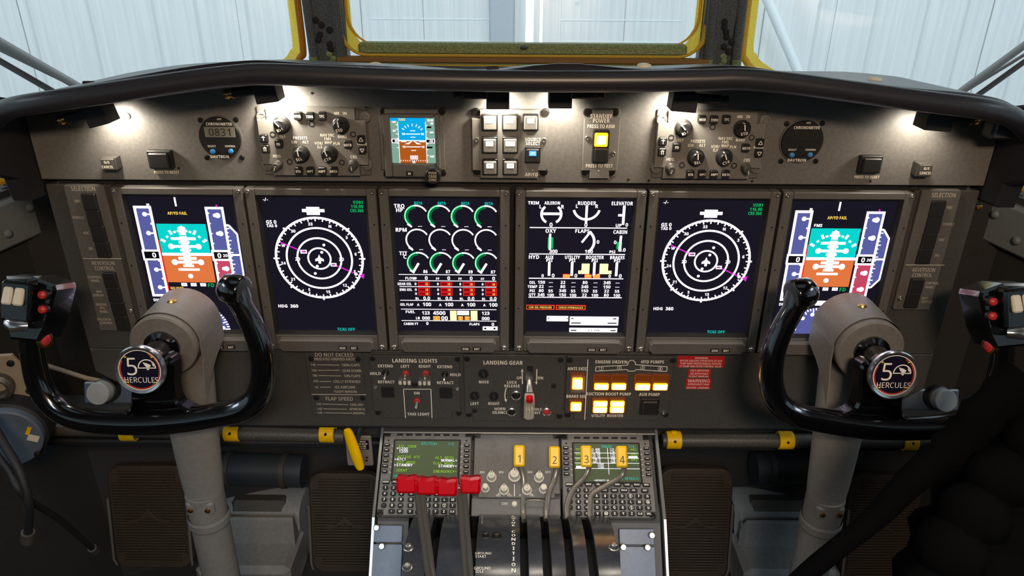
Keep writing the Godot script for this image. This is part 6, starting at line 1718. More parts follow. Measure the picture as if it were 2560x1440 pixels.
func quadrant() -> void:
	var t := thing("throttle_quadrant", "dark rounded throttle quadrant with slotted drum covers", "throttle quadrant", Vector3(0.012, 0.395, 0.21))
	var side := Basis(Vector3(0, 0, 1), Vector3(0, 1, 0), Vector3(-1, 0, 0))
	var sec := [[-0.1323, -0.1037], [-0.0906, -0.056], [-0.0429, 0.0123], [0.0224, 0.04], [0.0506, 0.0682], [0.0788, 0.0959], [0.107, 0.1347]]
	for i in sec.size():
		var poly := PackedVector2Array()
		for k in 49:
			var a := deg_to_rad(150.0 - k * 4.0)
			poly.append(Vector2(cos(a), sin(a)) * 0.166)
		poly.append(Vector2(0.10, -0.10)); poly.append(Vector2(-0.09, -0.02))
		part(t, "drum_cover", S().prism(Transform3D(side, Vector3(0.0, 0, 0)), poly, -(sec[i][1] - 0.012), -(sec[i][0] - 0.012), 0.0008, true, true), M.quadrant)
	var inner := PackedVector2Array()
	for k in 33:
		var a2 := deg_to_rad(150.0 - k * 5.0)
		inner.append(Vector2(cos(a2), sin(a2)) * 0.135)
	inner.append(Vector2(0.05, -0.08)); inner.append(Vector2(-0.09, -0.02))
	part(t, "core", S().prism(Transform3D(side, Vector3.ZERO), inner, -(0.1306 - 0.012), -(-0.1283 - 0.012), 0.0, true, true), M.matt_black)
	var l := S()
	var off := Transform3D(Basis(), -t.position)
	var word := "ENGINE CONDITION"
	var rows := [Vector2(0.0039, 123.1172), Vector2(0.0043, 79.5205)]
	for k in word.length():
		if word[k] != " ":
			var p: Vector2 = rows[0].lerp(rows[1], k / 15.0)
			l.glyphs(off * on_drum(p), bold_font, word[k], 0.0050 + 0.0006 * (k % 2), 1.1)
	for q in [[Vector2(-0.0335, 88.1726), "GROUND"], [Vector2(-0.0363, 86.4159), "START"], [Vector2(-0.0337, 80.5566), "GROUND"], [Vector2(-0.0369, 79.0342), "IDLE"]]:
		l.glyphs(off * on_drum(q[0]), plain_font, q[1], 0.0036)
	for k in 7:
		l.glyphs(off * on_drum(Vector2(-0.0384, 121.4918).lerp(Vector2(-0.0376, 110.2584), k / 6.0)), plain_font, "AIRSTRT"[k], 0.0026)
	part(t, "lettering", l, M.print)
	for q in [[Vector2(-0.0317, 99.413), 0.0045], [Vector2(-0.0173, 99.1726), 0.0058], [Vector2(-0.1278, 91.0942), 0.005], [Vector2(-0.1255, 80.881), 0.005], [Vector2(0.1308, 92.4478), 0.0055]]:
		part(t, "stud", S().lathe(off * on_drum(q[0], -0.001), [Vector2(q[1] * 1.25, 0), Vector2(q[1] * 1.25, 0.001), Vector2(q[1], 0.0015), Vector2(q[1] * 0.8, 0.006), Vector2(q[1] * 0.4, 0.007), Vector2(0, 0.007)], 18), M.screw if q[0].x > -0.1 and q[0].x < 0.1 else M.steel)


func levers() -> void:
	var pivot := Vector3(0, 0.395, 0.21)
	var heads := [Vector3(-0.1071, 0.7385, 0.3), Vector3(-0.0864, 0.7366, 0.3), Vector3(-0.0656, 0.7352, 0.3), Vector3(-0.0414, 0.7385, 0.3)]
	var feet := [-0.0977, -0.0914, -0.0527, -0.0459]
	var necks := [-0.0991, -0.094, -0.0543, -0.0492]
	var names := ["one", "two", "three", "four"]
	for i in 4:
		var hp: Vector3 = heads[i]
		var t := thing("condition_lever", "red engine condition lever with the numeral %s on its knob" % names[i], "lever", hp, Basis(), "red engine condition levers")
		var tilt := Rx(-28.0)
		var w := 0.0200
		# a scooped red knob: rounded block with raised cheeks
		var sh := S()
		var prof := PackedVector2Array([Vector2(-0.0100, 0.0085), Vector2(-0.0108, 0.0068), Vector2(-0.0104, -0.0056), Vector2(-0.0094, -0.0085), Vector2(0.0094, -0.0085), Vector2(0.0104, -0.0056), Vector2(0.0108, 0.0068), Vector2(0.0100, 0.0085), Vector2(0.0066, 0.0092), Vector2(0.0, 0.0080), Vector2(-0.0066, 0.0092)])
		sh.prism(Transform3D(tilt, Vector3(0, 0, -0.004)), prof, 0.0, 0.014, 0.0026)
		var kn := part(t, "knob", sh, M.red)
		for s in [-1.0, 1.0]:
			part(kn, "cheek", S().tube([tilt * Vector3(s * 0.0086, 0.0078, 0.004), tilt * Vector3(s * 0.0088, 0.0045, 0.0076), tilt * Vector3(s * 0.0082, -0.002, 0.0074), tilt * Vector3(s * 0.0076, -0.006, 0.006)], [0.0018, 0.0020, 0.0018, 0.0012], 10), M.red)
		part(kn, "lettering", S().glyphs(Transform3D(tilt, tilt * Vector3(0, 0.002, 0.0103)), plain_font, str(i + 1), 0.0075), M.red_ink)
		var neck := Vector3(necks[i], hp.y - 0.014, 0.292) - hp
		var foot := Vector3(feet[i], 0.50, 0.238) - hp
		part(t, "bar", S().tube([Vector3(0, -0.004, -0.002), Vector3(neck.x * 0.6, -0.010, -0.005), neck, neck.lerp(foot, 0.5), foot, Vector3(feet[i], 0.42, 0.216) - hp], [0.0034], 12), M.lever_metal)
	# throttles: yellow knobs on bent rods
	var rods := [
		[Vector3(0.012, 0.5831, 0.05), [Vector3(0.0145, 0.5661, 0.052), Vector3(0.0186, 0.5498, 0.062), Vector3(0.0181, 0.5343, 0.078), Vector3(0.018, 0.5214, 0.098), Vector3(0.019, 0.5196, 0.112)]],
		[Vector3(0.0626, 0.5814, 0.05), [Vector3(0.0665, 0.5637, 0.052), Vector3(0.0624, 0.5502, 0.062), Vector3(0.0545, 0.5404, 0.078), Vector3(0.0506, 0.5261, 0.098), Vector3(0.0502, 0.5214, 0.112)]],
		[Vector3(0.1079, 0.5832, 0.05), [Vector3(0.1126, 0.5655, 0.052), Vector3(0.1066, 0.5547, 0.06), Vector3(0.0887, 0.5434, 0.076), Vector3(0.0801, 0.5311, 0.092), Vector3(0.0794, 0.5212, 0.11)]],
		[Vector3(0.159, 0.5829, 0.05), [Vector3(0.1634, 0.5646, 0.052), Vector3(0.1588, 0.5535, 0.058), Vector3(0.137, 0.5474, 0.07), Vector3(0.1159, 0.5398, 0.08), Vector3(0.1117, 0.5288, 0.094), Vector3(0.1111, 0.519, 0.112)]]]
	for i in 4:
		var hp2: Vector3 = rods[i][0]
		var t2 := thing("throttle_lever", "yellow throttle lever marked %s on a bent grey rod" % names[i], "lever", hp2, Basis(), "yellow throttle levers")
		var tl := Rx(-42.0)
		var kn2 := part(t2, "knob", S().prism(Transform3D(tl, tl * Vector3(0, 0, -0.006)), rrect(0.0155, 0.0300, 0.003, 3), 0.0, 0.012, 0.0025), M.plain_yellow)
		part(kn2, "lettering", S().glyphs(Transform3D(tl, tl * Vector3(0, -0.0045, 0.0064)), plain_font, str(i + 1), 0.0100), M.lcd_ink)
		var pts := [Vector3(0.001, -0.004, 0)]
		for p in rods[i][1]:
			pts.append(p - hp2)
		part(t2, "rod", S().tube(curve(pts, 5), [0.0042], 12), M.lever_metal)


# ---- control columns and wheels
func yokes() -> void:
	for i in 2:
		var s := 1.0 if i == 0 else -1.0
		var root := Vector3(-0.436, 0.793, 0.165) if i == 0 else Vector3(0.449, 0.793, 0.165)
		var near := "beside the four-key reversion column" if i == 0 else "beside the two-key reversion column"
		column(root, s, near)
		wheel(root, s, near)


func column(root: Vector3, s: float, near: String) -> void:
	var t := thing("control_column", "grey metal control column with a drum head, " + near, "control column", Vector3(root.x, 0, 0.075), Basis(), "control columns")
	var y := 0.790
	var hd := part(t, "head", S().lathe(T(Vector3(0, y, -0.055)), [Vector2(0.040, 0), Vector2(0.0415, 0.002), Vector2(0.0415, 0.083), Vector2(0.0395, 0.085), Vector2(0, 0.085)], 44), M.column_paint)
	# sheet wrapped over the head, with a pointed tail on the inboard side
	var wrap := S()
	var rows := []
	for k in 23:
		var a := deg_to_rad(200.0 - k * 10.0) if s > 0 else deg_to_rad(-20.0 + k * 10.0)
		var n := Vector3(cos(a), sin(a), 0)
		rows.append([Vector3(0, y, -0.052) + n * 0.0432, Vector3(0, y, 0.020) + n * 0.0432])
	part(hd, "wrap", wrap.grid(rows), M.column_paint)
	var tail := PackedVector2Array([Vector2(-0.052, 0.002), Vector2(0.020, 0.002), Vector2(0.021, -0.020), Vector2(0.030, -0.052), Vector2(0.036, -0.082), Vector2(0.018, -0.060), Vector2(-0.020, -0.040), Vector2(-0.052, -0.030)])
	var tb := Basis(Vector3(0, 0, 1), Vector3(0, 1, 0), Vector3(-1, 0, 0))
	part(hd, "tail", S().prism(Transform3D(tb, Vector3(0.0428 * s, y, 0)), tail, -0.0008, 0.0008, 0.0003), M.column_paint)
	part(hd, "bolt", S().lathe(Transform3D(Rx(-90), Vector3(0.002 * s, y + 0.0425, -0.012)), [Vector2(0.006, 0), Vector2(0.006, 0.001), Vector2(0.003, 0.0025), Vector2(0, 0.0025)], 14), M.brass)
	# hub shaft towards the wheel
	part(t, "shaft", S().lathe(T(Vector3(0, y, 0.028)), [Vector2(0.022, 0), Vector2(0.022, 0.006), Vector2(0.016, 0.008), Vector2(0.0155, 0.05)], 28), M.gloss_black)
	var pts := [Vector3(0, y - 0.005, -0.018), Vector3(0, 0.72, -0.015), Vector3(0, 0.63, -0.003), Vector3(0, 0.54, 0.004)]
	part(t, "upper_tube", S().tube(curve(pts, 5), [0.039, 0.039, 0.038, 0.037, 0.0362, 0.0354, 0.0346, 0.034, 0.0334, 0.0328, 0.032, 0.0312, 0.0302, 0.0292, 0.028, 0.027], 28, true, 0.8), M.column_paint)
	var cl := part(t, "clamp", S().box(T(Vector3(0, 0.527, 0.022)), Vector3(0.040, 0.024, 0.014), 0.004), M.column_paint)
	for b in [-1.0, 1.0]:
		part(cl, "bolt", S().lathe(T(Vector3(b * 0.012, 0.527, 0.028)), [Vector2(0.004, 0), Vector2(0.004, 0.003), Vector2(0.002, 0.004), Vector2(0, 0.004)], 8), M.brass)
	part(t, "collar", S().lathe(Transform3D(Rx(-90), Vector3(0, 0.485, 0.006)), [Vector2(0.0278, 0), Vector2(0.0292, 0.004), Vector2(0.0292, 0.014), Vector2(0.0278, 0.018)], 32), M.column_paint)
	part(t, "lower_tube", S().tube([Vector3(0, 0.54, 0.004), Vector3(0, 0.49, 0.006), Vector3(0, 0.0, 0.012)], [0.0265], 28), M.column_paint)


func wheel(root: Vector3, s: float, near: String) -> void:
	var b := Rx(-12.0)
	var t := thing("control_yoke", "glossy black control wheel with a round fifty-year badge, " + near, "control wheel", root, b, "control wheels")
	# rim: one swept bar from the inboard horn down, across and up the outboard horn
	var c := [Vector2(0.1121, 0.094), Vector2(0.1168, 0.0757), Vector2(0.1282, 0.0504), Vector2(0.1358, 0.0237), Vector2(0.1373, -0.0035), Vector2(0.1332, -0.0269), Vector2(0.1222, -0.0465), Vector2(0.1018, -0.0591), Vector2(0.071, -0.0656), Vector2(0.0363, -0.0711), Vector2(-0.0031, -0.0745), Vector2(-0.0423, -0.0748), Vector2(-0.0787, -0.072), Vector2(-0.1055, -0.0638), Vector2(-0.1239, -0.0484), Vector2(-0.1343, -0.0248), Vector2(-0.137, 0.0046), Vector2(-0.1364, 0.0296), Vector2(-0.132, 0.0544)]
	var pts := []
	for p in c:
		pts.append(Vector3(p.x * s, p.y, -0.02))
	var rad := []
	var path := curve(pts, 5)
	for k in path.size():
		var f := float(k) / (path.size() - 1)
		rad.append(0.0125 + 0.003 * sin(f * PI) + (0.002 if f < 0.05 else 0.0))
	part(t, "rim", S().tube(path, rad, 20), M.gloss_black)
	# hub web under the badge
	var hub := [Vector2(-0.0117, 0.0055), Vector2(-0.0208, -0.025), Vector2(-0.0277, -0.057), Vector2(-0.0636, -0.0687), Vector2(-0.091, -0.0731), Vector2(-0.0679, -0.0845), Vector2(-0.038, -0.0885), Vector2(0.0136, -0.0886), Vector2(0.055, -0.0804), Vector2(0.0834, -0.0686), Vector2(0.0457, -0.0543), Vector2(0.0339, -0.0451), Vector2(0.031, -0.0246), Vector2(0.0305, 0.0109)]
	var poly := PackedVector2Array()
	for p in hub:
		poly.append(Vector2(p.x * s, p.y))
	var loop := Array(poly)
	loop.append(loop[0])
	poly = PackedVector2Array(curve(loop, 5).slice(0, -1))
	part(t, "hub", S().prism(T(Vector3(0, 0, -0.034)), poly, 0.0, 0.022, 0.003, true, true), M.gloss_black)
	part(t, "hub_barrel", S().lathe(T(Vector3(0, 0, -0.052)), [Vector2(0.0175, -0.004), Vector2(0.0175, 0.020), Vector2(0.0215, 0.034), Vector2(0.0285, 0.046)], 32, true), M.bright_metal)
	badge(t)
	# inboard horn end cap
	var e: Vector3 = path[0]
	var dir: Vector3 = (path[0] - path[2]).normalized()
	var hb := Basis(Vector3(0, 0, 1), deg_to_rad(-10.0 * s)) * Ry(78.0 * s)
	var hc := part(t, "horn_cap", S().lathe(Transform3D(hb, e + Vector3(-0.002 * s, 0.0, 0.002)), [Vector2(0, -0.016), Vector2(0.012, -0.015), Vector2(0.0168, -0.010), Vector2(0.0182, 0.0), Vector2(0.0182, 0.011), Vector2(0.0172, 0.0135), Vector2(0.015, 0.014)], 30, true), M.gloss_black)
	part(hc, "end_disc", S().lathe(Transform3D(hb, e + Vector3(-0.002 * s, 0.0, 0.002)), [Vector2(0.0154, 0.0136), Vector2(0.014, 0.0144), Vector2(0, 0.0146)], 28, true), M.wiper_dark)
	# outboard grip: a block with trim switches, buttons and a trigger
	var g := Vector2(-0.1221, 0.0851)
	var gc := Vector3(g.x * s, g.y, -0.012)
	var gb := Rz(-6.0 * s) * Rx(-8.0)
	var grip := part(t, "grip", S().prism(Transform3D(gb, gc), PackedVector2Array([Vector2(-0.024 * s, 0.022), Vector2(0.006 * s, 0.025), Vector2(0.032 * s, 0.018), Vector2(0.034 * s, 0.012), Vector2(0.026 * s, -0.03), Vector2(0.018 * s, -0.05), Vector2(-0.016 * s, -0.05), Vector2(-0.024 * s, -0.02)]), -0.028, 0.014, 0.003), M.gloss_black)
	var pod := part(t, "switch_pod", S().box(Transform3D(gb, gc + gb * Vector3(-0.001 * s, -0.003, 0.020)), Vector3(0.034, 0.046, 0.020), 0.003), M.gloss_black)
	for k in 2:
		part(pod, "trim_switch", S().box(Transform3D(gb * Rx(-12.0), gc + gb * Vector3((-0.0082 + k * 0.0125) * s, 0.003, 0.031)), Vector3(0.0108, 0.020, 0.006), 0.0018), M.ivory)
	part(pod, "seam", S().box(Transform3D(gb, gc + gb * Vector3(0.012 * s, 0.0205, 0.016)), Vector3(0.0016, 0.003, 0.028)), M.screw)
	part(t, "trigger", S().tube([gc + gb * Vector3(-0.010 * s, -0.029, 0.024), gc + gb * Vector3(0.0, -0.031, 0.030), gc + gb * Vector3(0.012 * s, -0.030, 0.024)], [0.006, 0.0075, 0.006], 16), M.chrome)
	for k in 2:
		var bp := gc + gb * Vector3((0.0225 + k * 0.0012) * s, 0.006 - k * 0.0165, 0.014)
		var rb := part(t, "red_button", S().lathe(Transform3D(gb, bp), [Vector2(0.0062, 0), Vector2(0.0062, 0.004), Vector2(0.0052, 0.005), Vector2(0.0048, 0.004)], 20), M.black)
		part(rb, "cap", S().lathe(Transform3D(gb, bp), [Vector2(0.0046, 0.002), Vector2(0.0046, 0.0065), Vector2(0.0036, 0.008), Vector2(0, 0.0085)], 18, true), M.button_red)
	var kp := Vector2(-0.1101, 0.0354)
	var kc := Vector3(kp.x * s, kp.y, -0.004)
	part(t, "knob_stem", S().tube([kc + Vector3(-0.022 * s, 0.008, -0.012), kc], [0.003], 10), M.brass)
	var kb := part(t, "round_knob", S().lathe(Transform3D(Ry(78.0 * s), kc), [Vector2(0.0095, -0.003), Vector2(0.0105, 0.0), Vector2(0.0095, 0.003), Vector2(0.0075, 0.0035)], 24), M.brass)
	part(kb, "cap", S().lathe(Transform3D(Ry(78.0 * s), kc), [Vector2(0.0078, 0.002), Vector2(0.006, 0.004), Vector2(0, 0.0045)], 20, true), M.button_red)


func badge(t: Node3D) -> void:
	var o := part(t, "badge", S().lathe(T(Vector3(0, 0, -0.006)), [Vector2(0.0285, 0), Vector2(0.0298, 0.002), Vector2(0.0298, 0.006), Vector2(0.0285, 0.0085), Vector2(0.0255, 0.0075), Vector2(0.0250, 0.006), Vector2(0, 0.006)], 48), M.chrome)
	M_badge()
	part(o, "face", S().cap(T(Vector3(0, 0, 0.0003)), disc(0.0254, 44), 0.0, 1.0), M.badge_navy)
	part(o, "red_band", S().ring(T(Vector3(0, 0, 0.0006)), 0.0222, 0.0238, 150, 420, 44), M.badge_red)
	var l := S()
	var z := 0.0009
	l.ring(T(Vector3(0, 0, z)), 0.0240, 0.0249, 0, 360, 48)
	l.glyphs(T(Vector3(-0.0088, 0.0045, z)), plain_font, "5", 0.0205, 0.95)
	# half globe with land
	var g := Vector3(0.0088, 0.0028, z)
	l.ring(T(g), 0.0095, 0.0108, 0, 180, 26)
	l.bar(T(g), Vector2(-0.0108, 0), Vector2(0.0108, 0), 0.0012)
	l.cap(T(g), PackedVector2Array([Vector2(-0.0045, 0.0072), Vector2(-0.002, 0.0062), Vector2(0.0015, 0.0055), Vector2(0.005, 0.0032), Vector2(0.0032, 0.001), Vector2(0.002, -0.0025), Vector2(-0.0002, -0.0025), Vector2(-0.0008, 0.0012), Vector2(-0.003, 0.0040)]), 0.0, 1.0)
	l.cap(T(g), PackedVector2Array([Vector2(0.0058, 0.0072), Vector2(0.0085, 0.004), Vector2(0.0088, 0.0012), Vector2(0.007, 0.003)]), 0.0, 1.0)
	l.glyphs(T(Vector3(0.0008, -0.0120, z)), plain_font, "HERCULES", 0.0064, 0.98)
	part(o, "emblem", l, M.print)
	for k in 4:
		var a := deg_to_rad(45.0 + 90.0 * k)
		part(o, "rivet", S().lathe(T(Vector3(cos(a) * 0.0222, sin(a) * 0.0222, 0.0006)), [Vector2(0.0022, 0), Vector2(0.0018, 0.001), Vector2(0, 0.0014)], 12, true), M.brass)


func M_badge() -> void:
	if not M.has("badge_navy"):
		mat("badge_navy", rgb(24, 20, 38), 0.25); mat("badge_red", rgb(190, 62, 50), 0.4)


# ---- below the panel
func footwell() -> void:
	for q in [[-1.0, [Vector3(-0.806, 0.5687, -0.03), Vector3(-0.2572, 0.5569, -0.03)], [Vector3(-0.7321, 0.5641, -0.03), Vector3(-0.5893, 0.5586, -0.03), Vector3(-0.4294, 0.5607, -0.03), Vector3(-0.2831, 0.5582, -0.03)], "worn metal tube with yellow collars under the panel, ending at the yellow pull handle"], [1.0, [Vector3(0.2342, 0.5528, -0.03), Vector3(0.6523, 0.5548, -0.03)], [Vector3(0.2515, 0.5537, -0.03), Vector3(0.4244, 0.5574, -0.03), Vector3(0.6158, 0.5545, -0.03)], "worn metal tube with yellow collars under the panel, below the red stickers"]]:
		var a: Vector3 = q[1][0]
		var b: Vector3 = q[1][1]
		var t := thing("torque_tube", q[3], "tube", (a + b) * 0.5, Basis(), "tubes with yellow collars")
		var c := t.position
		part(t, "tube", S().tube([a - c, b - c], [0.0108], 20), M.worn_tube)
		for p in q[2]:
			var k := part(t, "collar", S().lathe(Transform3D(Ry(90), Vector3(p.x, c.y + (p.y - c.y) * 0.3, p.z) - c + Vector3(-0.0115, 0, 0)), [Vector2(0.0125, 0), Vector2(0.0140, 0.001), Vector2(0.0140, 0.022), Vector2(0.0125, 0.023)], 24), M.yellow)
			part(k, "tab", S().box(T(Vector3(p.x, c.y + 0.0148, p.z) - c), Vector3(0.010, 0.003, 0.006), 0.001), M.yellow)
			part(k, "bolt", S().lathe(Transform3D(Basis(), Vector3(p.x, c.y + 0.006, p.z + 0.0128) - c), [Vector2(0.002, -0.002), Vector2(0.002, 0.001), Vector2(0, 0.001)], 8), M.screw)
	# lower ledge behind the tubes
	var led := thing("panel_support", "dark support shelf behind the worn tubes", "shelf", Vector3(0, 0.55, -0.09))
	part(led, "shelf", S().box(T(Vector3.ZERO), Vector3(1.5, 0.05, 0.05), 0.004), M.dark_wall)
	part(led, "lip", S().box(T(Vector3(0, -0.03, 0.02)), Vector3(1.5, 0.012, 0.03), 0.003), M.soft_black)
	# parking brake pull
	var hp := Vector3(-0.2336, 0.5633, 0.012)
	var h := thing("brake_pull", "yellow pull handle set aslant before a metal placard", "handle", hp)
	var top := Vector3(-0.2412, 0.5994, 0.012) - hp
	var bot := Vector3(-0.2269, 0.5276, 0.012) - hp
	part(h, "grip", S().tube(curve([top, top.lerp(bot, 0.25), top.lerp(bot, 0.5), top.lerp(bot, 0.75), bot], 4), [0.005, 0.0066, 0.0072, 0.0076, 0.0079, 0.0081, 0.0083, 0.0084, 0.0084, 0.0083, 0.0083, 0.0082, 0.008, 0.0076, 0.0072, 0.0066, 0.005], 16, true, 0.8), M.plain_yellow)
	part(h, "stem", S().tube([Vector3(0, 0, -0.004), Vector3(0, 0.002, -0.05)], [0.004], 12), M.steel)
	var pr := Rect2(-0.2572, 0.5009, 0.0407, 0.0562)
	var pl := thing("brake_placard", "small metal parking brake placard behind the yellow handle", "placard", Vector3(rc(pr).x, rc(pr).y, -0.03))
	part(pl, "plate", S().prism(T(Vector3(0, 0, -0.002)), rrect(pr.size.x, pr.size.y, 0.003, 3), 0.0, 0.003, 0.0006), M.placard_metal)
	var l := S()
	l.cap(T(Vector3(0.003, 0.012, 0.0012)), rrect(0.026, 0.018, 0.001, 1), 0.0, 1.0)
	part(pl, "print_field", l, M.badge_navy)
	var l2 := S()
	for k in 4:
		l2.glyphs(T(Vector3(0.003, 0.0185 - k * 0.0042, 0.0015)), bold_font, ["PARK BRAKE", "DEPRESS BRAKE", "PEDALS AND", "PULL TO SET"][k], 0.0028, 0.75)
	part(pl, "lettering", l2, M.print)
	for k in 2:
		part(pl, "rivet", S().lathe(T(Vector3(0.011 - k * 0.001, -0.012 - k * 0.006, 0.001)), [Vector2(0.0022, 0), Vector2(0.0015, 0.001), Vector2(0, 0.0012)], 10, true), M.screw)
	# rudder pedals
	var ps := [[Rect2(-0.8038, 0.0853, 0.1562, 0.2225), "ribbed brown rudder pedal beside the column with the four-key side, outer one"], [Rect2(-0.4041, 0.0758, 0.1413, 0.2167), "ribbed brown rudder pedal under the yellow pull handle"], [Rect2(0.2998, 0.0681, 0.1448, 0.2402), "ribbed brown rudder pedal beside the pedestal, under the red stickers"], [Rect2(0.6808, 0.0549, 0.1436, 0.2419), "ribbed brown rudder pedal half hidden by the black seat"]]
	for q in ps:
		var r: Rect2 = q[0]
		var p := thing("rudder_pedal", q[1], "pedal", Vector3(rc(r).x, rc(r).y, -0.24), Rx(-14.0), "rudder pedals")
		var w := r.size.x
		var hh := r.size.y
		part(p, "plate", S().prism(T(Vector3(0, 0, -0.02)), rrect(w, hh, 0.025, 5), 0.0, 0.018, 0.003), M.pedal_rubber)
		var tread := S()
		var n := int(hh / 0.0066)
		for k in n:
			var y := hh * 0.5 - 0.012 - k * (hh - 0.024) / n
			var cut := 0.02 if k < 4 or k > n - 4 else 0.006
			tread.box(T(Vector3(0, y, 0.0)), Vector3(w - cut * 2.0, 0.0032, 0.006), 0.001)
		part(p, "tread", tread, M.pedal_rubber)
		for s in [-1.0, 1.0]:
			part(p, "edge", S().tube([Vector3(s * w * 0.505, hh * 0.2, 0.002), Vector3(s * w * 0.505, -hh * 0.40, 0.002), Vector3(s * w * 0.49, -hh * 0.47, -0.004)], [0.0028], 8), M.lever_metal)
		part(p, "emblem", S().prism(T(Vector3(0, hh * 0.08, 0.002)), PackedVector2Array([Vector2(-0.05, -0.02), Vector2(-0.018, -0.016), Vector2(0, 0.004), Vector2(0.018, -0.016), Vector2(0.05, -0.02), Vector2(0.03, -0.026), Vector2(0.0, -0.012), Vector2(-0.03, -0.026)]), 0.0, 0.003, 0.0006), M.pedal_rubber)
		part(p, "hanger", S().tube([Vector3(0, 0, -0.02), Vector3(0, -0.1, -0.12)], [0.014], 12), M.soft_black)
	# pale housings between the pedals
	for q in [[[-0.6434, -0.4492, 0.1458], "pale grey floor housing behind the control column on the pull handle side"], [[0.4786, 0.6766, 0.156], "pale grey floor housing behind the control column on the sticker side"]]:
		var lo: float = q[0][0]
		var hi: float = q[0][1]
		var crest: float = q[0][2]
		var hs := thing("pedal_housing", q[1], "housing", Vector3((lo + hi) * 0.5, 0.0, -0.30), Basis(), "pale housings between the pedals")
		var w := hi - lo
		var side := Basis(Vector3(0, 0, 1), Vector3(0, 1, 0), Vector3(-1, 0, 0))
		# rounded shell with a slanting front, standing on a stepped base
		var crown := [Vector2(-0.11, crest - 0.012), Vector2(-0.095, crest), Vector2(-0.055, crest + 0.002), Vector2(-0.028, crest - 0.012), Vector2(-0.012, crest - 0.05), Vector2(0.012, 0.16), Vector2(0.022, 0.098)]
		var prof := PackedVector2Array(curve(crown, 4))
		prof.append(Vector2(0.022, 0.0)); prof.append(Vector2(-0.11, 0.0))
		part(hs, "shell", S().prism(Transform3D(side, Vector3.ZERO), prof, -w * 0.47, w * 0.47, 0.010, true, true), M.housing)
		part(hs, "base", S().box(T(Vector3(0, 0.048, 0.03)), Vector3(w, 0.096, 0.13), 0.012), M.housing)
		part(hs, "boot", S().box(T(Vector3(0, crest - 0.018, -0.055)), Vector3(w * 0.7, 0.05, 0.05), 0.016), M.worn_tube)
	for q in [[Vector3(-0.6243, 0.2519, -0.33), Vector3(-0.4328, 0.2452, -0.33), "blue-grey air duct above the floor housing on the pull handle side"], [Vector3(0.5073, 0.2597, -0.33), Vector3(0.6689, 0.2652, -0.33), "blue-grey air duct above the floor housing on the sticker side"]]:
		var d := thing("air_duct", q[2], "duct", (q[0] + q[1]) * 0.5, Basis(), "air ducts in the footwells")
		var hv: Vector3 = (q[1] - q[0]) * 0.5
		part(d, "pipe", S().tube([-hv, Vector3.ZERO, hv], [0.034], 24), M.wiper_dark)
		for k in [-0.6, 0.6]:
			part(d, "clamp", S().lathe(Transform3D(Ry(90), hv * k), [Vector2(0.0345, -0.006), Vector2(0.037, -0.005), Vector2(0.037, 0.005), Vector2(0.0345, 0.006)], 24), M.worn_tube)


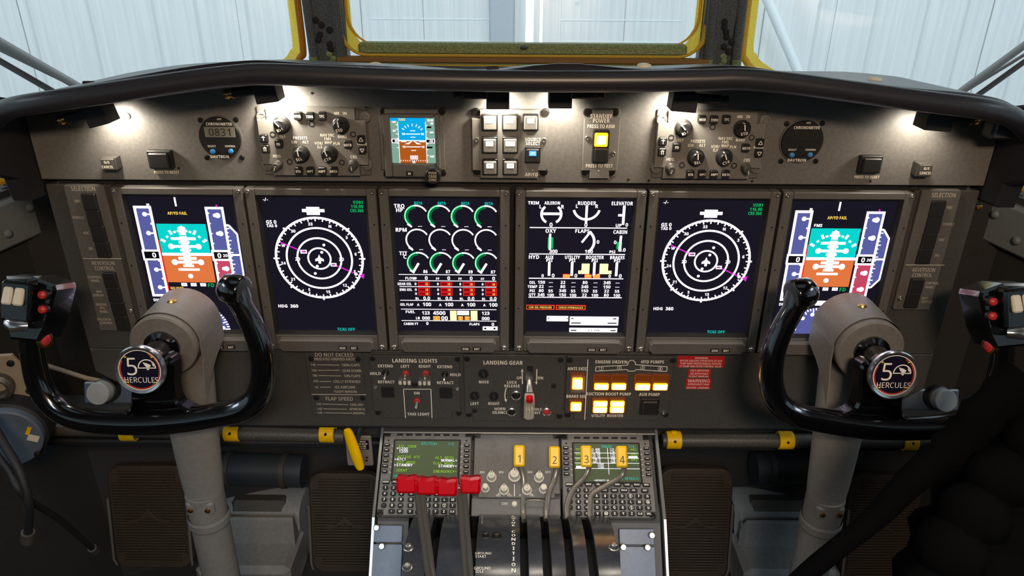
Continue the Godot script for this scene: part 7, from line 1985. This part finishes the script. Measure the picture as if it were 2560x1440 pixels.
# ---- at the sides
func surroundings() -> void:
	# left: pipe flange, round cover plate, cap knob; right: its twin cap knob
	var fl := thing("pipe_flange", "tan metal pipe flange with an open pipe end beside the wheel grip", "flange", Vector3(-0.7179, 0.686, 0.02), Ry(18.0))
	part(fl, "plate", S().prism(T(Vector3(0, 0, -0.004)), PackedVector2Array([Vector2(-0.05, 0.03), Vector2(0.0, 0.040), Vector2(0.020, 0.038), Vector2(0.036, 0.0), Vector2(0.038, -0.012), Vector2(0.018, -0.046), Vector2(-0.05, -0.05)]), 0.0, 0.006, 0.001), M.flange)
	part(fl, "pipe", S().lathe(T(Vector3(-0.006, -0.006, 0.0)), [Vector2(0.020, 0), Vector2(0.020, 0.012), Vector2(0.014, 0.016), Vector2(0.011, 0.014), Vector2(0.010, 0.0), Vector2(0, 0.0)], 26), M.worn_tube)
	for p in [Vector2(0.016, 0.026), Vector2(0.028, -0.022)]:
		part(fl, "bolt", S().lathe(T(Vector3(p.x, p.y, 0.001)), [Vector2(0.005, 0), Vector2(0.005, 0.003), Vector2(0.002, 0.004), Vector2(0, 0.004)], 8), M.screw)
	var cv := thing("cover_disc", "round blue-grey cover plate with a paper tag, below the pipe flange", "cover", Vector3(-0.7095, 0.6137, 0.06), Ry(16.0))
	part(cv, "disc", S().lathe(T(Vector3.ZERO), [Vector2(0.046, -0.01), Vector2(0.046, 0.0), Vector2(0.044, 0.002), Vector2(0, 0.002)], 40), M.plate_blue)
	part(cv, "can", S().lathe(T(Vector3.ZERO), [Vector2(0.05, -0.07), Vector2(0.05, -0.012), Vector2(0.046, -0.01)], 40), M.soft_black)
	part(cv, "tag", S().box(T(Vector3(0.034, -0.003, 0.0028), Rz(-28)), Vector3(0.014, 0.010, 0.0006)), M.ivory)
	part(cv, "tag_stripe", S().box(T(Vector3(0.031, 0.010, 0.0028), Rz(-28)), Vector3(0.005, 0.013, 0.0006)), M.yellow)
	part(cv, "bolt", S().lathe(T(Vector3(0.033, -0.03, 0.002)), [Vector2(0.0045, 0), Vector2(0.0045, 0.002), Vector2(0.002, 0.003), Vector2(0, 0.003)], 10), M.screw)
	for q in [[Vector3(-0.5903, 0.6637, 0.02), Vector3(-0.6157, 0.6404, -0.01), "grey round cap knob on a bracket, seen through the wheel beside the pipe flange"], [Vector3(0.6355, 0.6483, 0.0), Vector3(0.6322, 0.6157, -0.02), "grey round cap knob on a bracket, behind the wheel that the seat hides"]]:
		var k := thing("cap_knob", q[2], "knob", q[0], Rx(-20), "grey cap knobs under the panel ends")
		part(k, "cap", S().lathe(T(Vector3.ZERO), [Vector2(0.0155, -0.02), Vector2(0.0165, -0.014), Vector2(0.0165, -0.002), Vector2(0.0155, 0.0), Vector2(0, 0.0005)], 30), M.grey_cap)
		part(k, "collar", S().lathe(T(Vector3(0, 0, -0.03)), [Vector2(0.0185, 0), Vector2(0.0185, 0.014), Vector2(0.016, 0.016)], 26), M.black)
		part(k, "bracket", S().box(T(Vector3(0.012 if q[0].x < 0 else -0.012, -0.006, -0.036)), Vector3(0.10, 0.032, 0.008), 0.002), M.console_blue)
	var rod := thing("push_rod", "thin tan push rod behind the wheel beside the pipe flange", "rod", Vector3(-0.6477, 0.6595, -0.04))
	part(rod, "shank", S().tube([Vector3(-0.7084, 0.6799, -0.04) - rod.position, Vector3(-0.6404, 0.6526, -0.04) - rod.position, Vector3(-0.5917, 0.6409, -0.04) - rod.position], [0.0035], 10), M.flange)
	part(rod, "end_fitting", S().tube([Vector3(-0.6136, 0.6457, -0.04) - rod.position, Vector3(-0.5917, 0.6409, -0.04) - rod.position], [0.0058], 12), M.lever_metal)
	# side consoles
	for s in [-1.0, 1.0]:
		var sc := thing("side_console", "dark side console under the window " + ("sill by the pipe flange" if s < 0 else "sill beyond the seat"), "console", Vector3(s * 0.93, 0.0, 0.62), Basis(), "side consoles")
		part(sc, "body", S().box(T(Vector3(0, 0.24, 0)), Vector3(0.15, 0.48, 0.8), 0.01), M.dark_wall)
		part(sc, "edge", S().box(T(Vector3(s * -0.068, 0.483, 0)), Vector3(0.012, 0.012, 0.8), 0.003), M.worn_tube)
		part(sc, "lid", S().box(T(Vector3(0, 0.486, 0.1)), Vector3(0.11, 0.012, 0.4), 0.003), M.soft_black)
	# hoses at the lower left
	var hoses := [[[Vector3(-0.6723, 0.6949, 0.12), Vector3(-0.6474, 0.6661, 0.14), Vector3(-0.6226, 0.6379, 0.16), Vector3(-0.6171, 0.5948, 0.17), Vector3(-0.6393, 0.5384, 0.16)], 0.0055, "thin dark hose curving down below the round cover plate"], [[Vector3(-0.6679, 0.6659, 0.14), Vector3(-0.6353, 0.6378, 0.16), Vector3(-0.6197, 0.6078, 0.17), Vector3(-0.639, 0.5042, 0.1), Vector3(-0.6656, 0.3733, 0.02)], 0.0045, "thin dark cable running aslant to the footwell floor"]]
	for q in hoses:
		var hz := thing("hose", q[2], "hose", q[0][2])
		var pts := []
		for p in q[0]:
			pts.append(p - hz.position)
		part(hz, "sleeve", S().tube(curve(pts, 6), [q[1]], 12), M.soft_black)
		part(hz, "end_fitting", S().tube([pts[-1], pts[-1] + (pts[-1] - pts[-2]).normalized() * 0.02], [q[1] * 1.5], 12), M.worn_tube)
	seat()


func seat() -> void:
	var base := Vector3(0.432, 0.774, 0.4)
	var t := thing("pilot_seat", "black padded pilot seat with a curved armrest, close by", "seat", base)
	# side bolster: a lumpy upholstered mass
	var pts := [Vector3(0.3698, 0.6761, 0.42), Vector3(0.3793, 0.7401, 0.4), Vector3(0.4062, 0.7836, 0.38), Vector3(0.4429, 0.8317, 0.36), Vector3(0.4797, 0.8884, 0.36)]
	var q := []
	for p in pts:
		q.append(p - base + Vector3(0.05, -0.02, 0))
	var c := curve(q, 6)
	var rad := []
	for k in c.size():
		rad.append((0.062 + 0.006 * sin(k * 1.7)) * sqrt(maxf(0.05, 1.0 - pow(absf(k * 2.0 / (c.size() - 1) - 1.0), 6.0))))
	part(t, "bolster", S().tube(c, rad, 22), M.seat_cover)
	for k in 5:
		var lump: Vector3 = c[4 + k * 4]
		part(t, "padding", S().lathe(Transform3D(Basis(), lump + Vector3(-0.045, 0.03, 0.02)), [Vector2(0, -0.03), Vector2(0.02, -0.024), Vector2(0.03, -0.008), Vector2(0.03, 0.008), Vector2(0.02, 0.024), Vector2(0, 0.03)], 18, true), M.seat_cover)
	var arm := [Vector3(0.2724, 0.6389, 0.36), Vector3(0.2981, 0.6831, 0.36), Vector3(0.3227, 0.717, 0.36), Vector3(0.3493, 0.7536, 0.36), Vector3(0.3726, 0.7967, 0.36), Vector3(0.3919, 0.8241, 0.36), Vector3(0.4091, 0.8492, 0.36), Vector3(0.4229, 0.8774, 0.36), Vector3(0.4477, 0.9128, 0.36)]
	var a := []
	for p in arm:
		a.append(p - base)
	var ac := curve(a, 5)
	var ar := []
	for k in ac.size():
		ar.append(lerpf(0.010, 0.018, clampf((k - 12) / 20.0, 0.0, 1.0)) + (0.002 * sin(k * 1.9) if k > 24 else 0.0))
	part(t, "armrest", S().tube(ac, ar, 16), M.seat_cover)
	part(t, "cushion", S().box(T(Vector3(0.62, 0.40, 0.50) - base), Vector3(0.44, 0.12, 0.46), 0.03), M.seat_cover)
	part(t, "backrest", S().box(Transform3D(Rx(10.0), Vector3(0.66, 0.80, 0.80) - base), Vector3(0.42, 0.74, 0.11), 0.04), M.seat_cover)
	part(t, "seat_post", S().box(T(Vector3(0.62, 0.17, 0.52) - base), Vector3(0.22, 0.34, 0.26), 0.02), M.worn_tube)
